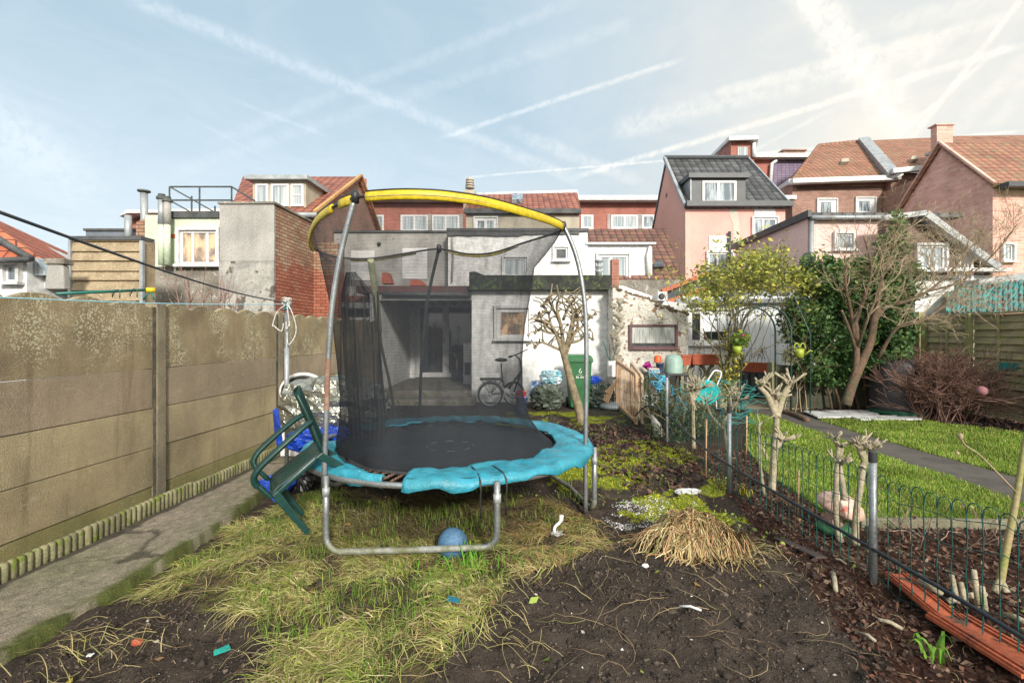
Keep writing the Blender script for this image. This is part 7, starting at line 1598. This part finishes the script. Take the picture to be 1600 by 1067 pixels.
p = sample([SOIL], 260, g); p = p[p[:, 0] > -2.2]; crumbs('soil_clods', p, .014, [(.05, .04, .033), (.035, .028, .024), (.06, .047, .038)], 'small clods of dark soil in the foreground', 'clods', .0)
p = sample([SOIL, SOIL2], 420, g); p = p[p[:, 0] > -2.3]; crumbs('pale_grit', p, .0045, [(.6, .6, .58), (.4, .35, .3)], 'specks of pale grit scattered over the soil', 'grit', .004)
p = sample([MULCH], 15000, g, lambda x, y: np.where(x > fl(3)-.75, 1, .2)*(y < 6.5)); z = gz(p[:, 0], p[:, 1])
tag(leaves('bark_mulch', np.column_stack([p, z+g.uniform(0, .02, len(p))]), .036, drym, None, [(.085, .045, .032), (.05, .028, .022), (.13, .065, .045), (.035, .022, .018), (.07, .045, .035), (.16, .11, .08)], 16, .0, .55, 0, .5), 'red brown bark chips covering the bed along the wire fence', 'bark chips', None, 'stuff')
p = sample([LITTER, BED_R, gpoly([(900, 700), (1060, 700), (1100, 760), (1000, 780)])], 5200, g, lambda x, y: .35+.6*fbm(x, y, 3, 7)); z = gz(p[:, 0], p[:, 1])
tag(leaves('leaf_litter', np.column_stack([p, z+g.uniform(0, .03, len(p))]), .07, drym, None, [(.05, .03, .028), (.08, .05, .04), (.12, .07, .05), (.03, .022, .02), (.045, .03, .03)], 17, .0, .6, 0, .6), 'dark fallen leaves rotting on the soil and border', 'leaf litter', None, 'stuff')
p = sample([SOIL, SOIL2, MOSS, MULCH], 170, g, lambda x, y: (y < 9) & (x > -2.2)); z = gz(p[:, 0], p[:, 1])
tag(leaves('fallen_leaves', np.column_stack([p, z+.012]), .045, leafm, None, [(.45, .36, .05), (.34, .20, .06), (.2, .12, .06), (.25, .34, .06)], 18, .0, .8, 0, .6), 'few yellow and brown leaves scattered on the soil', 'leaves', None, 'stuff')
p = sample([SOIL2, MOSS], 1500, g, lambda x, y: (fbm(x, y, 3, 301) > .55)); z = gz(p[:, 0], p[:, 1])
tag(leaves('weeds', np.column_stack([p, z+g.uniform(.01, .05, len(p))]), .035, leafm, None, [(.14, .22, .03), (.22, .28, .05), (.10, .16, .03)], 19, .0, .5, 0, .6), 'low green weeds dotted over the soil behind the trampoline', 'weeds', None, 'stuff')
# lawn
n = 60000; p = sample([LAWN_L, LAWN_R], n, g, lambda x, y: np.clip(9/(y*y), .1, 1)*(x/y < 1.12)); L = g.uniform(.02, .065, n)*(.6+.8*fbm(p[:, 0], p[:, 1], 5, 411)); tone = fbm(p[:, 0], p[:, 1], 2.5, 401, 4)[:, None]
tag(ribbons('lawn', p, g.uniform(0, 6.28, n), L*.6, g.uniform(.0035, .006, n)*(p[:, 1]*.22+.2), pick(g, n, [(.19, .31, .04), (.24, .37, .05), (.32, .42, .07), (.15, .25, .035), (.40, .40, .12)])*(.45+1.1*tone), L, g.normal(0, .5, n), segs=2, follow=False), 'short bright green lawn grass', 'grass', None, 'stuff')
# long loose stems on the bare soil
n = 170; p = sample([SOIL], n, g, lambda x, y: np.clip(.2+(fbm(x, y, 2, 501)-.45)*5, .05, 1)); p = p[p[:, 0] > -2.25]; n = len(p)
tag(ribbons('dry_stems', p, g.uniform(0, 6.28, n), g.uniform(.1, .5, n), g.uniform(.0018, .0034, n), pick(g, n, [(.28, .21, .11), (.20, .14, .08), (.36, .29, .16)]), g.uniform(.008, .04, n), g.normal(0, 1.6, n), segs=9, m=drym), 'long dry runners curling over the bare soil', 'dry stems', None, 'stuff')
n = 330; c = np.array([gp_(600, 1040)[:2], gp_(170, 1010)[:2], gp_(760, 1000)[:2], gp_(1190, 880)[:2], gp_(500, 1060)[:2], gp_(830, 900)[:2]]); k = g.integers(0, len(c), n); p = c[k]+g.normal(0, .16, (n, 2)); p = p[p[:, 0] > -2.25]; n = len(p)
tag(ribbons('straw_wisps', p, g.normal(2.9, .9, n), g.uniform(.08, .3, n), g.uniform(.002, .0038, n), pick(g, n, [(.42, .36, .16), (.34, .34, .12), (.5, .42, .2)]), g.uniform(.008, .05, n), g.normal(0, 1, n), segs=7), 'thin wisps of straw lying over the soil', 'straw', None, 'stuff')
n = 3800; p = sample([SOIL, MULCH, SOIL2], n, g, lambda x, y: (y < 6)*np.clip(.15+(fbm(x, y, 2.6, 521)-.42)*5, .05, 1)); p = p[p[:, 0] > -2.25]; n = len(p)
tag(ribbons('root_fibres', p, g.uniform(0, 6.28, n), g.uniform(.02, .12, n), g.uniform(.0016, .0034, n), pick(g, n, [(.24, .17, .10), (.16, .11, .07), (.34, .26, .15), (.10, .07, .05)]), g.uniform(.003, .02, n), g.normal(0, 1.6, n), segs=4, m=drym), 'short broken root fibres strewn over the soil', 'root fibres', None, 'stuff')
# hay heap
hh = thing('hay_heap', gp_(1080, 870), 'heap of dry brown hay in front of the wire fence', 'hay heap')
c = gp_(1082, 868); b = MB(); b.ball((c.x, c.y, c.z), (.30, .16, .11), 24, 12, .3, 6); b.build('core', mat('hay_core', (.13, .09, .04), (.05, .04, .02), 14, .95, .8), hh, True)
n = 3200; a = g.uniform(0, 6.28, n); r = np.sqrt(g.random(n)); bx_ = c.x+r*np.cos(a)*.22; by_ = c.y+r*np.sin(a)*.13
z0 = .17*np.sqrt(np.clip(1-(r*.9)**2, 0, 1)); hd = np.where(g.random(n) < .25, g.normal(-.35, .6, n), g.normal(.1, 1.0, n)+np.pi*(g.random(n) < .5)); L = g.uniform(.05, .30, n); segs = 6; t = np.linspace(0, 1, segs+1)[None]
ang = hd[:, None]+g.normal(0, 1.5, n)[:, None]*t; st_ = L[:, None]/segs; px_ = bx_[:, None]+np.cumsum(np.cos(ang)*st_, 1); py_ = by_[:, None]+np.cumsum(np.sin(ang)*st_, 1)
e = np.clip(1-((px_-c.x)/.42)**2-((py_-c.y)/.24)**2, 0, 1)*(.1+1.8*fbm(px_, py_, 7, 77)); zz = gz(px_, py_)+.006+.145*np.sqrt(e)+g.uniform(-.03, .05, (n, 1))*np.sqrt(e+.02)+.02*np.sin(3.1*t)
ww = .0022*np.ones((n, 1)); ox, oy = -np.sin(ang)*ww, np.cos(ang)*ww; V = np.stack([np.stack([px_+ox, py_+oy, zz], -1), np.stack([px_-ox, py_-oy, zz+.002], -1)], 2).reshape(n, -1, 3)
i = np.arange(segs)*2; q = np.stack([i, i+1, i+3, i+2], -1)[None]+(np.arange(n)*V.shape[1])[:, None, None]
np_mesh('hay', V.reshape(-1, 3), q.reshape(-1, 4), drym, hh, np.repeat(pick(g, n, [(.46, .35, .18), (.30, .2, .09), (.58, .48, .27), (.22, .2, .08), (.40, .22, .12), (.12, .08, .04)]), V.shape[1], 0))
# dead flower stalks beyond the fence
ds = thing('dead_stalks', (3.4, 3.5, 0), 'tangle of dry pale flower stalks at the front edge of the lawn', 'dead plant'); ds['kind'] = 'stuff'; b = MB(); rs = random.Random(8); tips = []
for k in range(46): x_, y_ = rs.uniform(2.75, 4.6), rs.uniform(3.35, 3.7); branch(b, (x_, y_, gz1(x_, y_)), (rs.uniform(-1, 1), rs.uniform(-.6, .6), rs.uniform(.2, .8)), rs.uniform(.1, .2), .004, 2, rs, .6, 3, .0, .8, (1, 2), tips, 3, .3, .002)
b.build('stalks', mat('dry_stalk', (.30, .22, .17), (.2, .13, .1), 9, .9), ds); leaves('seed_heads', np.array([t[0] for t in tips]), .022, drym, ds, [(.14, .09, .08), (.2, .14, .1)], 20, .01, 0, 0, .9)
# a few leafy weeds
for i, (a, y_, lb, cl_) in enumerate(((1460, 1030, 'broad bladed green weed in front of the orange tile', (.16, .34, .04)), (1165, 775, 'yellowing leafy weed by the middle fence post', (.45, .42, .04)), (720, 900, 'bright green weed clump in the straw before the blue ball', (.12, .32, .03)))):
    q = gp_(a, y_); t = thing('weed', q, lb, 'weed'); n = 9 if i != 2 else 40; sp = .02 if i != 2 else .12; pb = np.array([[q.x, q.y]])+g.normal(0, sp, (n, 2)); L = g.uniform(.08, .2, n)
    ribbons('leaves', pb, g.uniform(0, 6.28, n), L*.7, np.full(n, .016 if i != 2 else .007), pick(g, n, [cl_]), L*.7, g.normal(0, .4, n), t, 5, follow=False)
